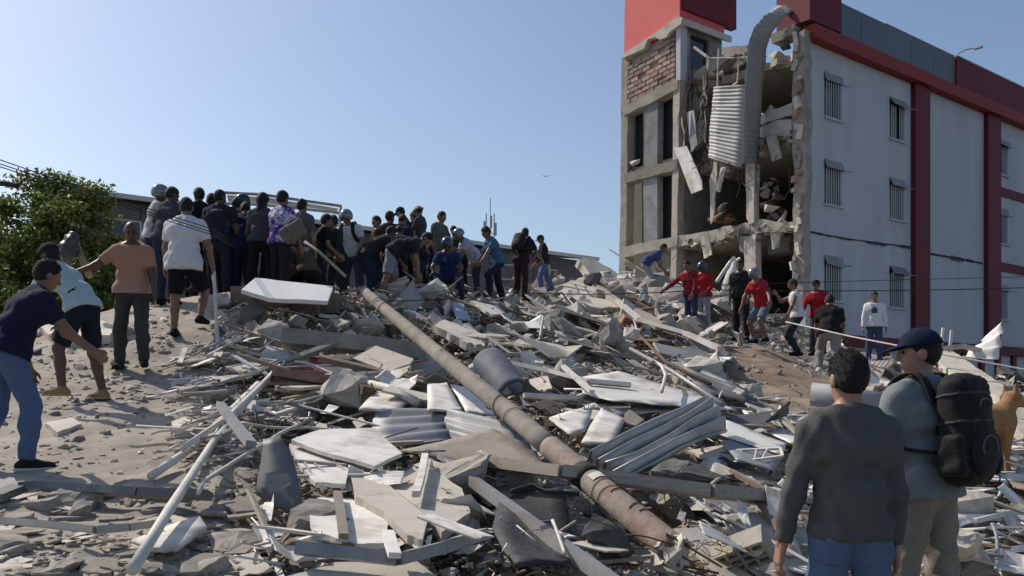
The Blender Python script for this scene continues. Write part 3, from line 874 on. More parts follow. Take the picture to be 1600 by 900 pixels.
tree(-10.7, 21.5, 7.05, 1.5, 4, 'tall bright green leafy tree beside the shed end', LEAF[0], 30000, 0.3)
tree(-13.0, 23.5, 6.7, 1.9, 7, 'broad dark leafy tree partly beyond the tall bright one', LEAF[1], 26000)
tree(-11.9, 18.8, 4.7, 1.7, 9, 'low dense leafy tree under the taller trees', LEAF[1], 24000, 0.08)
tree(-9.5, 19.8, 4.9, 1.0, 12, 'small leafy tree behind the waste bag on a post', LEAF[0], 16000, 0.1)
tree(-14.6, 20.5, 5.9, 1.9, 15, 'wide leafy tree at the far edge of the row', LEAF[0], 18000, 0.1)

# ---------------------------------------------------------------- figures: bodies grown from limbs as one blended surface
def surface_net(d, org, v):
    s = d < 0
    nx, ny, nz = d.shape
    cnt = np.zeros((nx - 1, ny - 1, nz - 1), np.int8)
    corners = [(i, j, k) for i in (0, 1) for j in (0, 1) for k in (0, 1)]
    def sub(a, c):
        return a[c[0]:c[0] + nx - 1, c[1]:c[1] + ny - 1, c[2]:c[2] + nz - 1]
    for c in corners:
        cnt += sub(s, c)
    act = (cnt > 0) & (cnt < 8)
    ii = np.argwhere(act)
    if len(ii) == 0:
        return np.zeros((0, 3)), np.zeros((0, 4), int)
    idx = -np.ones(act.shape, np.int64); idx[act] = np.arange(len(ii))
    acc = np.zeros((len(ii), 3)); num = np.zeros(len(ii))
    for a in corners:
        for ax in range(3):
            if a[ax]:
                continue
            b = list(a); b[ax] = 1
            va = d[ii[:, 0] + a[0], ii[:, 1] + a[1], ii[:, 2] + a[2]]
            vb = d[ii[:, 0] + b[0], ii[:, 1] + b[1], ii[:, 2] + b[2]]
            m = (va < 0) != (vb < 0)
            t = va / np.where(va - vb == 0, 1e-9, va - vb)
            p = np.zeros((len(ii), 3)); p[:] = a; p[:, ax] += t
            acc[m] += p[m]; num[m] += 1
    V = (ii + acc / num[:, None]) * v + org
    F = []
    for ax in range(3):
        o1, o2 = [(1, 2), (2, 0), (0, 1)][ax]
        sl0 = [slice(None)] * 3; sl1 = [slice(None)] * 3
        sl0[ax] = slice(0, -1); sl1[ax] = slice(1, None)
        ch = s[tuple(sl0)] != s[tuple(sl1)]
        e = np.argwhere(ch)
        ok = (e[:, o1] > 0) & (e[:, o2] > 0) & (e[:, o1] < act.shape[o1]) & (e[:, o2] < act.shape[o2])
        e = e[ok]
        if len(e) == 0:
            continue
        q = []
        for da, db in ((-1, -1), (0, -1), (0, 0), (-1, 0)):
            c = e.copy(); c[:, o1] += da; c[:, o2] += db
            q.append(idx[c[:, 0], c[:, 1], c[:, 2]])
        q = np.stack(q, 1)
        flip = ~s[e[:, 0], e[:, 1], e[:, 2]]
        q[flip] = q[flip][:, ::-1]
        F.append(q)
    return V, np.concatenate(F)

class Field:
    def __init__(s, lo, hi, v):
        s.v = v; s.lo = np.array(lo, float) - 3 * v
        n = np.ceil((np.array(hi) + 3 * v - s.lo) / v).astype(int) + 1
        s.n = n
        s.ax = [s.lo[i] + np.arange(n[i]) * v for i in range(3)]
        s.d = np.full(n, 1.0, np.float32)
    def like(s):
        f = object.__new__(Field); f.v, f.lo, f.n, f.ax = s.v, s.lo, s.n, s.ax
        f.d = np.full(s.n, 1.0, np.float32); return f
    def _sl(s, lo, hi):
        out = []
        for i in range(3):
            a = int(max(0, math.floor((lo[i] - s.lo[i]) / s.v))); b = int(min(s.n[i], math.ceil((hi[i] - s.lo[i]) / s.v) + 1))
            if b <= a:
                return None
            out.append(slice(a, b))
        return tuple(out)
    def _grid(s, sl):
        return (s.ax[0][sl[0]][:, None, None].astype(np.float32), s.ax[1][sl[1]][None, :, None].astype(np.float32), s.ax[2][sl[2]][None, None, :].astype(np.float32))
    def _mix(s, sl, d, k):
        o = s.d[sl]
        if k <= 0:
            s.d[sl] = np.minimum(o, d); return
        h = np.clip(0.5 + 0.5 * (o - d) / k, 0, 1)
        s.d[sl] = o * (1 - h) + d * h - k * h * (1 - h)
    def cone(s, a, b, ra, rb, k=0.03):
        a = np.array(a, float); b = np.array(b, float)
        R = max(ra, rb) + k + 3 * s.v
        sl = s._sl(np.minimum(a, b) - R, np.maximum(a, b) + R)
        if sl is None:
            return s
        x, y, z = s._grid(sl)
        e = b - a; L2 = max(float(e @ e), 1e-9)
        t = np.clip(((x - a[0]) * e[0] + (y - a[1]) * e[1] + (z - a[2]) * e[2]) / L2, 0, 1)
        d = np.sqrt((x - a[0] - t * e[0]) ** 2 + (y - a[1] - t * e[1]) ** 2 + (z - a[2] - t * e[2]) ** 2) - (ra + (rb - ra) * t)
        s._mix(sl, d.astype(np.float32), k); return s
    def ell(s, c, r, M, k=0.02, minus=False):
        """ellipsoid; M rows are its axes"""
        c = np.array(c, float); R = max(r) + k + 3 * s.v
        sl = s._sl(c - R, c + R)
        if sl is None:
            return s
        x, y, z = s._grid(sl)
        q = 0; g = 0
        for i in range(3):
            w = (x - c[0]) * M[i][0] + (y - c[1]) * M[i][1] + (z - c[2]) * M[i][2]
            q = q + (w / r[i]) ** 2; g = g + (w / r[i] ** 2) ** 2
        q = np.sqrt(q)
        d = (q * (q - 1) / np.sqrt(g + 1e-12)).astype(np.float32)
        d = np.where(q < 0.3, np.float32(-min(r) * 0.7), d)
        if minus:
            o = s.d[sl]; s.d[sl] = np.maximum(o, -d)
        else:
            s._mix(sl, d, k)
        return s
    def rbox(s, c, h, r, M, k=0.02):
        c = np.array(c, float); R = float(np.linalg.norm(h)) + k + 3 * s.v
        sl = s._sl(c - R, c + R)
        if sl is None:
            return s
        x, y, z = s._grid(sl)
        o = 0; mx = None
        for i in range(3):
            w = np.abs((x - c[0]) * M[i][0] + (y - c[1]) * M[i][1] + (z - c[2]) * M[i][2]) - (h[i] - r)
            o = o + np.maximum(w, 0) ** 2; mx = w if mx is None else np.maximum(mx, w)
        d = np.sqrt(o) + np.minimum(mx, 0) - r
        s._mix(sl, d.astype(np.float32), k); return s
    def cut(s, p, n):
        """drop everything on the side n points to"""
        x, y, z = s._grid((slice(None),) * 3)
        s.d = np.maximum(s.d, ((x - p[0]) * n[0] + (y - p[1]) * n[1] + (z - p[2]) * n[2]).astype(np.float32)); return s
    def merge(s, o, k=0.02):
        s._mix((slice(None),) * 3, o.d, k); return s
    def wrinkle(s, amp, seed, f=1.0):
        x, y, z = s._grid((slice(None),) * 3)
        w = np.sin(23 * f * z + 7 * np.sin(9 * f * x + seed) + 4 * np.sin(8 * f * y + seed * 2)) + 0.7 * np.sin(31 * f * (x + y * 0.6) + 6 * np.sin(11 * f * z + seed))
        w = w + 0.8 * np.sin(47 * f * (z * 0.8 - x * 0.5) + 5 * np.sin(13 * f * x + seed * 1.7) + 3 * np.sin(17 * f * y)) * np.sin(5 * z + seed)
        s.d = s.d + (amp * 0.85 * w).astype(np.float32); return s
    def net(s):
        return surface_net(s.d, s.lo, s.v)

def np_mesh(parts, name='mesh', smooth=True):
    vs, fs, n = [], [], 0
    for V, F in parts:
        vs.append(V); fs.append(F + n); n += len(V)
    V = np.concatenate(vs); F = np.concatenate(fs)
    me = bpy.data.meshes.new(name)
    me.vertices.add(len(V)); me.vertices.foreach_set('co', V.ravel().astype(np.float32))
    me.loops.add(F.size); me.loops.foreach_set('vertex_index', F.ravel().astype(np.int32))
    me.polygons.add(len(F)); me.polygons.foreach_set('loop_start', np.arange(0, F.size, 4, dtype=np.int32))
    me.polygons.foreach_set('loop_total', np.full(len(F), 4, np.int32))
    me.update(calc_edges=True)
    if smooth:
        me.polygons.foreach_set('use_smooth', np.ones(len(F), bool))
    return me

def cloth(c, c2=None, mix=(0.5, 0.56), s2=7.0):
    key = 'cloth_%.3f_%.3f_%.3f' % c + ('p' if c2 else '')
    return mat(key, c, 0.9, 0.09, 40.0, 0.4, 70.0, rand=0.03, col2=c2, mix2=mix, scale2=s2, spec=0.15)

def skin(c):
    return mat('skin_%.2f' % c[0], c, 0.5, 0.07, 14.0, 0.06, 90, rand=0.04, spec=0.4)
SK = {'d': skin((0.105, 0.058, 0.038)), 'm': skin((0.21, 0.115, 0.075)), 'l': skin((0.34, 0.19, 0.135))}
HAIRM = mat('black_hair', (0.014, 0.012, 0.011), 0.65, 0.35, 90, 0.7, 140, rand=0.1, spec=0.35)
NAVY, BLACK, GREY, LGREY, WHT, JEANS, DJEAN = (0.016, 0.02, 0.048), (0.014, 0.014, 0.016), (0.085, 0.088, 0.095), (0.30, 0.30, 0.31), (0.68, 0.68, 0.70), (0.085, 0.125, 0.22), (0.03, 0.04, 0.075)
HELM = {'silver': mat('silver_helmet', (0.20, 0.21, 0.23), 0.22, 0.05, 4, 0, metal=0.3, spec=0.6), 'black': mat('black_helmet', (0.02, 0.022, 0.026), 0.2, 0.05, 4, 0, spec=0.6), 'blue': mat('dark_blue_helmet', (0.03, 0.045, 0.09), 0.2, 0.05, 4, 0, spec=0.6)}

def vn(v):
    v = np.array(v, float); return v / np.linalg.norm(v)

def strand_mesh(V, F, hc, hu, hf, k, n=5200):
    """short hairs standing on the scalp"""
    rng = np.random.default_rng(4)
    q = F[rng.integers(0, len(F), n)]; w = rng.dirichlet((1, 1, 1, 1), n)
    P0 = (V[q] * w[..., None]).sum(1)
    nr = P0 - hc; nr /= np.linalg.norm(nr, axis=1)[:, None]
    up = np.clip((nr @ hu), -1, 1)
    L = (0.0035 + 0.011 * np.clip(up + 0.05, 0, 1))[:, None] * rng.uniform(0.6, 1.2, (n, 1)) * k
    d = nr * 0.8 + rng.normal(size=(n, 3)) * 0.35 + np.outer(0.35 * np.clip(up, 0, 1), hf) - np.outer(0.5 * np.clip(0.6 - up, 0, 1), hu)
    d /= np.linalg.norm(d, axis=1)[:, None]
    sd = np.cross(d, rng.normal(size=(n, 3))); sd /= np.linalg.norm(sd, axis=1)[:, None]
    B = P0 - nr * 0.003
    W = np.stack([B - sd * 0.0013, B + sd * 0.0013, B + d * L + sd * 0.0004, B + d * L - sd * 0.0004], 1).reshape(-1, 3)
    return np_mesh([(W, np.arange(4 * n).reshape(n, 4))], smooth=False)

def limb_dir(a, b, side):
    a, b = math.radians(a), math.radians(b)
    return np.array([side * math.sin(b), math.sin(a) * math.cos(b), -math.cos(a) * math.cos(b)])

PEOPLE = []

def person(px, py, Y, face, label, h=1.74, v=0.026, lean=6, side=0, head=(5, 0), aL=(8, 10), fL=(18, 6), aR=(8, 10), fR=(18, 6),
           tL=(6, 4), sL=(-4, 2), tR=(-4, 4), sR=(-8, 2), sk='m', hair='short', shirt=GREY, shirt2=None, sleeve='short', legs=DJEAN, shorts=False,
           shoe=BLACK, hat=None, hatc=BLACK, bulk=1.0, band=None, curl=0.5, hem=0.0, mix=(0.5, 0.56), s2=7.0, at=None, eyes=False, sole=None, wr=0.0045, strands=False, collar=None, pockets=False, hemw=0.116, gl=0.012, prints=()):
    jr = random.Random(int(px * 13 + py))
    if v >= 0.022 and aL == (8, 10) and fL == (18, 6):
        aL, fL = (jr.uniform(-12, 34), jr.uniform(4, 22)), (jr.uniform(0, 85), jr.uniform(-6, 14))
    if v >= 0.022 and aR == (8, 10) and fR == (18, 6):
        aR, fR = (jr.uniform(-12, 34), jr.uniform(4, 22)), (jr.uniform(0, 85), jr.uniform(-6, 14))
    if v >= 0.022 and lean == 6:
        lean = jr.uniform(0, 20); side = jr.uniform(-9, 9); head = (jr.uniform(0, 32), jr.uniform(-35, 35)); h = h + jr.uniform(-0.08, 0.05); bulk = bulk * jr.uniform(0.94, 1.1)
        tL, tR = (jr.uniform(-4, 18), jr.uniform(2, 10)), (jr.uniform(-12, 8), jr.uniform(2, 10))
    k = h / 1.75
    R = np.array([1.0, 0, 0]); F = np.array([0, 1.0, 0]); UP = np.array([0, 0, 1.0])
    la, sa = math.radians(lean), math.radians(side)
    U = vn(UP * math.cos(la) + F * math.sin(la) + R * math.sin(sa))
    CF = vn(F - U * (F @ U)); CR = np.cross(CF, U)
    pel = np.zeros(3)
    hip = {-1: pel + R * -0.09 * k - UP * 0.04 * k, 1: pel + R * 0.09 * k - UP * 0.04 * k}
    T = {-1: limb_dir(*tL, -1), 1: limb_dir(*tR, 1)}; S = {-1: limb_dir(*sL, -1), 1: limb_dir(*sR, 1)}
    knee = {s: hip[s] + T[s] * 0.43 * k for s in (-1, 1)}
    ank = {s: knee[s] + S[s] * 0.41 * k for s in (-1, 1)}
    gz = min(ank[-1][2], ank[1][2]) - 0.085 * k
    off = np.array([0, 0, -gz])
    pel = pel + off
    for dd in (hip, knee, ank):
        for s in dd:
            dd[s] = dd[s] + off
    # the lumbar spine bends a little less than the chest
    U0 = vn(UP * math.cos(la * 0.6) + F * math.sin(la * 0.6) + R * math.sin(sa * 0.7))
    waist = pel + U0 * 0.17 * k
    chest = waist + U * 0.20 * k
    shc = chest + U * 0.115 * k
    neck = shc + U * 0.045 * k
    sh = {-1: shc - CR * 0.178 * k * bulk - U * 0.03 * k, 1: shc + CR * 0.178 * k * bulk - U * 0.03 * k}
    A = {-1: limb_dir(*aL, -1), 1: limb_dir(*aR, 1)}; W = {-1: limb_dir(*fL, -1), 1: limb_dir(*fR, 1)}
    elb = {s: sh[s] + A[s] * 0.29 * k for s in sh}; wri = {s: elb[s] + W[s] * 0.25 * k for s in sh}
    hp, hy = math.radians(head[0]), math.radians(head[1])
    nd = vn(UP * 0.75 + U * 0.6 + F * math.sin(hp) * 0.45)
    hf = vn(F * math.cos(hy) * math.cos(hp) + R * -math.sin(hy) * math.cos(hp) - UP * math.sin(hp))
    hr = vn(np.cross(hf, UP)); hu = np.cross(hr, hf)
    hc = neck + nd * 0.085 * k + hu * 0.075 * k
    HM = [hr, hf, hu]
    hpt = lambda x, y, z: hc + (hr * x + hf * y + hu * z) * k
    b = bulk
    allp = np.array([pel, waist, chest, neck, hc] + [d[s] for d in (hip, knee, ank, sh, elb, wri) for s in (-1, 1)])
    lo, hi = allp.min(0) - 0.2 * k, allp.max(0) + 0.2 * k
    def torso(f, g, kk=0.05):
        f.cone(pel - CR * 0.07 * k, pel + CR * 0.07 * k, (0.105 + g) * k * b, (0.105 + g) * k * b, kk)
        f.cone(waist - CR * 0.06 * k, waist + CR * 0.06 * k, (0.098 + g) * k * b, (0.098 + g) * k * b, kk)
        f.cone(chest - CR * 0.085 * k * b, chest + CR * 0.085 * k * b, (0.108 + g) * k * b, (0.108 + g) * k * b, kk)
        for s in (-1, 1):
            f.cone(shc + U * 0.022 * k + CR * s * 0.03 * k, sh[s] + U * 0.004 * k - CR * s * 0.012 * k, (0.066 + g) * k, (0.052 + g) * k, kk)
            f.cone(chest + CR * s * 0.07 * k * b, sh[s] - U * 0.03 * k - CR * s * 0.03 * k, (0.095 + g) * k * b, (0.055 + g) * k, kk)
        f.cone(shc + U * 0.02 * k - CR * 0.05, shc + U * 0.02 * k + CR * 0.05, (0.062 + g) * k, (0.062 + g) * k, kk)
    def arm(f, s, g, to, kk=0.03):
        f.cone(sh[s], elb[s], (0.054 + g) * k * b, (0.042 + g) * k * b, kk)
        if to > 1:
            f.cone(elb[s], wri[s], (0.041 + g) * k * b, (0.029 + g) * k, kk)
    def leg(f, s, g, g2, full, kk=0.03):
        f.cone(hip[s], knee[s], (0.085 + g) * k * b, (0.056 + g2) * k, kk)
        if full:
            f.cone(knee[s], knee[s] + (ank[s] - knee[s]) * 0.35 + F * -0.012, (0.055 + g2) * k, (0.056 + g2) * k, kk)
            f.cone(knee[s] + (ank[s] - knee[s]) * 0.35, ank[s], (0.055 + g2) * k, (0.040 + g2) * k, kk)
    root = empty('person', (0, 0, 0))
    tag(root, label, 'person', 'people on and around the rubble')
    # body
    body = Field(lo, hi, v)
    torso(body, 0)
    for s in (-1, 1):
        arm(body, s, 0, 2); leg(body, s, 0, 0, True)
        body.cone(ank[s], ank[s] + F * 0.12 * k - UP * 0.05 * k, 0.034 * k, 0.028 * k, 0.02)
    body.cone(neck - U * 0.03, hc - hu * 0.06 * k - hf * 0.015, 0.060 * k * b, 0.052 * k, 0.03)
    parts = [body.net()]
    hv = max(v * 0.45, 0.0075)
    hd = Field(hc - 0.22 * k, hc + 0.19 * k, hv)
    hd.ell(hpt(0, -0.008, 0.02), (0.076 * k, 0.096 * k, 0.098 * k), HM, 0.02)
    hd.ell(hpt(0, 0.025, -0.055), (0.055 * k, 0.064 * k, 0.066 * k), HM, 0.03)
    hd.cone(hpt(0, 0.088, 0.012), hpt(0, 0.106, -0.026), 0.009 * k, 0.015 * k, 0.012)
    hd.cone(hpt(-0.03, 0.082, 0.03), hpt(0.03, 0.082, 0.03), 0.012 * k, 0.012 * k, 0.015)
    for s in (-1, 1):
        hd.ell(hpt(0.032 * s, 0.104, 0.008), (0.017 * k, 0.017 * k, 0.012 * k), HM, 0, True)
        hd.ell(hpt(0.079 * s, -0.008, -0.01), (0.010 * k, 0.023 * k, 0.034 * k), HM, 0.008)
    hd.cone(hpt(-0.02, 0.080, -0.062), hpt(0.02, 0.080, -0.062), 0.010 * k, 0.010 * k, 0.008)
    hd.cone(neck + U * 0.01, hc - hu * 0.05 * k - hf * 0.012, 0.056 * k * b, 0.052 * k, 0.025)
    parts.append(hd.net())
    # hands with fingers
    hv2 = max(v * 0.36, 0.006)
    for s in (-1, 1):
        w = wri[s]; d = W[s]
        inn = vn(-R * s - d * ((-R * s) @ d) + 1e-4)      # palm faces the body
        fw = vn(np.cross(d, inn)) * (1 if np.cross(d, inn) @ F > 0 else -1)
        f = Field(np.minimum(w, w + d * 0.2) - 0.1, np.maximum(w, w + d * 0.2) + 0.1, hv2)
        kn = []
        for q, o in enumerate((0.030, 0.010, -0.010, -0.029)):
            p = w + d * (0.088 - 0.004 * abs(q - 1)) * k + fw * o * k
            f.cone(w - d * 0.03 + fw * o * 0.4 * k, p, 0.021 * k, 0.0135 * k, 0.012); kn.append(p)
        for q, L in enumerate((0.070, 0.080, 0.073, 0.056)):
            c = curl * 1.1
            d1 = vn(d * math.cos(c * 0.7) + inn * math.sin(c * 0.7)); d2 = vn(d * math.cos(c * 1.7) + inn * math.sin(c * 1.7))
            m = kn[q] + d1 * L * 0.55 * k
            f.cone(kn[q], m, 0.0105 * k, 0.0095 * k, 0.004); f.cone(m, m + d2 * L * 0.5 * k, 0.0095 * k, 0.0075 * k, 0.004)
        tb = w + d * 0.03 * k + fw * 0.03 * k
        tm = tb + vn(d * 0.75 + fw * 0.55 + inn * 0.35) * 0.045 * k
        f.cone(tb, tm, 0.015 * k, 0.012 * k, 0.008); f.cone(tm, tm + vn(d + inn * 0.5 + fw * 0.1) * 0.035 * k, 0.0115 * k, 0.009 * k, 0.004)
        parts.append(f.net())
    bo = obj('body', np_mesh(parts), SK[sk], root)
    # shirt
    gs = 0.020
    t = Field(lo, hi, v)
    torso(t, gs, 0.06)
    t.cone(waist, pel - U0 * 0.06, (0.118 + gs) * k * b, (0.124 + gs) * k * b, 0.05)
    t.cone(pel - CR * (hemw - 0.026) * k, pel + CR * (hemw - 0.026) * k, (hemw + gs) * k * b, (hemw + gs) * k * b, 0.04)
    t.cone(pel - CR * (hemw - 0.026) * k - U0 * 0.08, pel + CR * (hemw - 0.026) * k - U0 * 0.08, (hemw + gs) * k * b, (hemw + gs) * k * b, 0.04)
    t.wrinkle(wr, px * 0.37)
    hemp = pel + U0 * (-0.035 + hem) * k
    t.cut(hemp, -U0)
    t.cut(neck + U * 0.028 * k + CF * 0.0, vn(U * 1.0 + CF * 0.35))
    if sleeve != 'none':
        for s in (-1, 1):
            f = t.like()
            arm(f, s, 0.017 if sleeve == 'short' else gl, 1 if sleeve == 'short' else 2)
            f.wrinkle(wr * 0.6, s + px * 0.21)
            if sleeve == 'short':
                f.cut(sh[s] + A[s] * 0.20 * k, A[s])
            else:
                f.cut(elb[s] + W[s] * 0.235 * k, W[s]) if True else None
            t.merge(f, 0.025)
    obj('shirt', np_mesh([t.net()]), cloth(shirt, shirt2, mix, s2), root)
    if band:
        for (u0, u1, c) in band:
            f = Field(lo, hi, v); torso(f, gs + 0.006, 0.06); f.wrinkle(wr, px * 0.37)
            f.cut(waist + U * u1, U); f.cut(waist + U * u0, -U)
            obj('stripe', np_mesh([f.net()]), cloth(c), root)
    for (sd, u, x, w_, h_, pc) in prints:
        f = Field(chest - 0.32, chest + 0.32, min(v, 0.016)); torso(f, gs + 0.006, 0.06); f.wrinkle(wr, px * 0.37)
        g_ = f.like(); g_.ell(chest + U * u + CR * x + CF * sd * 0.14, (w_, 0.12, h_), [CR, CF, U], 0.0)
        f.d = np.maximum(f.d, g_.d)
        obj('shirt_print', np_mesh([f.net()]), cloth(pc), root)
    # trousers or shorts
    t = Field(lo, hi, v)
    t.cone(pel - CR * 0.07 * k, pel + CR * 0.07 * k, 0.117 * k * b, 0.117 * k * b, 0.04)
    t.cut(pel + U0 * 0.085 * k, U0)
    for s in (-1, 1):
        f = t.like()
        if shorts:
            f.cone(hip[s], knee[s], 0.102 * k * b, 0.092 * k, 0.03); f.wrinkle(wr, s); f.cut(knee[s] - T[s] * 0.05 * k, T[s])
        else:
            leg(f, s, 0.014, 0.020, True); f.wrinkle(wr, s * 2 + px * 0.1); f.cut(ank[s] - S[s] * 0.0, S[s])
        t.merge(f, 0.03)
    obj('shorts' if shorts else 'trousers', np_mesh([t.net()]), cloth(legs), root)
    if collar:
        f = Field(neck - 0.2, neck + 0.2, 0.009)
        f.cone(neck - U * 0.005 * k, neck + U * 0.022 * k, 0.079 * k * b, 0.071 * k * b, 0.01)
        inn = f.like(); inn.cone(neck - U * 0.06, neck + U * 0.1, 0.060 * k * b, 0.060 * k * b, 0.0)
        f.cut(neck + U * 0.030 * k, vn(U + CF * 0.35)); f.cut(neck - U * 0.012 * k, -vn(U + CF * 0.35)); f.d = np.maximum(f.d, -inn.d)
        obj('collar', np_mesh([f.net()]), cloth(collar), root)
    if pockets:
        for s in (-1, 1):
            f = Field(pel - 0.25, pel + 0.25, 0.008)
            f.cone(pel - CR * 0.07 * k, pel + CR * 0.07 * k, 0.123 * k * b, 0.123 * k * b, 0.04); f.cone(hip[s], knee[s], 0.105 * k * b, 0.08 * k, 0.03)
            g_ = f.like(); g_.rbox(pel + CR * s * 0.085 * k - CF * 0.12 - U0 * 0.075, np.array((0.062, 0.1, 0.075)), 0.01, [CR, CF, U0], 0.0)
            f.d = np.maximum(f.d, g_.d)
            obj('pocket', np_mesh([f.net()]), cloth(legs), root)
    # shoes
    for s in (-1, 1):
        fd = vn(F + R * s * 0.18)
        sl = ank[s] - UP * 0.085 * k
        f = Field(np.minimum(ank[s], sl) - 0.2, np.maximum(ank[s], sl) + 0.24, max(v * 0.6, 0.011))
        f.cone(sl - fd * 0.045 + UP * 0.04, sl + fd * 0.06 + UP * 0.045, 0.042 * k, 0.044 * k, 0.02)
        f.cone(sl + fd * 0.06 + UP * 0.04, sl + fd * 0.165 + UP * 0.03, 0.046 * k, 0.036 * k, 0.02)
        f.cone(sl + UP * 0.05, ank[s] + UP * 0.0, 0.045 * k, 0.048 * k, 0.02)
        f.cut(sl + UP * 0.002, -UP); f.cut(ank[s] + UP * 0.02, UP)
        so = obj('shoe', np_mesh([f.net()]), cloth(shoe), root)
        if sole:
            f2 = Field(np.minimum(ank[s], sl) - 0.2, np.maximum(ank[s], sl) + 0.24, max(v * 0.6, 0.011))
            f2.cone(sl - fd * 0.045 + UP * 0.015, sl + fd * 0.165 + UP * 0.015, 0.050 * k, 0.046 * k, 0.02); f2.cut(sl, -UP); f2.cut(sl + UP * 0.026, UP)
            obj('sole', np_mesh([f2.net()]), cloth(sole), so)
    # hair, headgear
    if hair != 'bald':
        g = {'short': 0.006, 'full': 0.015, 'long': 0.022}[hair]
        f = Field(hc - 0.24 * k, hc + 0.2 * k, hv)
        f.ell(hpt(0, -0.011, 0.036), ((0.074 + g) * k, (0.096 + g) * k, (0.094 + g) * k), HM, 0.02)
        f.ell(hpt(0, -0.022, 0.004), ((0.0765 + g * 0.3) * k, (0.086 + g * 0.3) * k, (0.085 + g * 0.3) * k), HM, 0.02)
        if hair == 'long':
            f.cone(hpt(0, -0.06, 0), hpt(0, -0.075, -0.17), 0.075 * k, 0.05 * k, 0.03)
        f.cut(hpt(0, 0.066, 0.060), hf * 0.80 - hu * 0.60)
        f.wrinkle(0.0018, px, 3.0)
        if hair != 'long':
            f.cut(hpt(0, 0, -0.072), -hu)
        hv_, hf_ = f.net()
        ho = obj('hair', np_mesh([(hv_, hf_)]), HAIRM, root)
        if strands:
            obj('hair_strands', strand_mesh(hv_, hf_, hc, hu, hf, k), HAIRM, ho)
    if eyes:
        for s in (-1, 1):
            f = Field(hpt(0.032 * s, 0.08, 0.008) - 0.03, hpt(0.032 * s, 0.08, 0.008) + 0.03, 0.004)
            f.ell(hpt(0.032 * s, 0.081, 0.008), (0.014 * k, 0.008 * k, 0.007 * k), HM, 0)
            obj('eye', np_mesh([f.net()]), HAIRM, bo)
            f = Field(hpt(0.032 * s, 0.09, 0.03) - 0.04, hpt(0.032 * s, 0.09, 0.03) + 0.04, 0.004)
            f.cone(hpt(0.018 * s, 0.094, 0.031), hpt(0.050 * s, 0.080, 0.031), 0.005, 0.004, 0.002)
            obj('eyebrow', np_mesh([f.net()]), HAIRM, bo)
    if hat == 'cap' or hat == 'bucket':
        f = Field(hc - 0.24 * k, hc + 0.26 * k, hv)
        f.ell(hpt(0, -0.010, 0.026), (0.094 * k, 0.114 * k, 0.112 * k), HM, 0.02)
        f.cut(hpt(0, 0, 0.035), vn(-hu + hf * -0.12))
        if hat == 'cap':
            br = f.like(); br.ell(hpt(0, 0.095, 0.036), (0.074 * k, 0.085 * k, 0.013 * k), [hr, vn(hf - hu * 0.25), vn(hu + hf * 0.25)], 0); f.merge(br, 0.008)
        else:
            br = f.like(); br.ell(hpt(0, 0, 0.028), (0.14 * k, 0.155 * k, 0.014 * k), HM, 0); f.merge(br, 0.01)
        obj('cap', np_mesh([f.net()]), cloth(hatc), root)
    elif hat == 'helmet':
        f = Field(hc - 0.26 * k, hc + 0.28 * k, hv)
        f.ell(hpt(0, -0.012, 0.022), (0.118 * k, 0.138 * k, 0.132 * k), HM, 0.02)
        f.cut(hpt(0, 0, -0.055), -hu)
        op = f.like(); op.ell(hpt(0, 0.13, -0.035), (0.085 * k, 0.10 * k, 0.075 * k), HM, 0)
        f.d = np.maximum(f.d, -op.d)
        obj('helmet', np_mesh([f.net()]), HELM[hatc], root)
    base = P(px, py, Y) if at is None else Vector(at)
    root.location = base
    root.rotation_euler = (0, 0, math.radians(face - 90))
    M = Matrix.Translation(base) @ Matrix.Rotation(math.radians(face - 90), 4, 'Z')
    info = dict(root=root, M=M, CF=CF, CR=CR, U=U, chest=chest, waist=waist, pel=pel, sh=sh, wri=wri, hc=hc, k=k, W=W, elb=elb, shc=shc, v=v, HM=HM, hpt=hpt)
    PEOPLE.append(info)
    return info

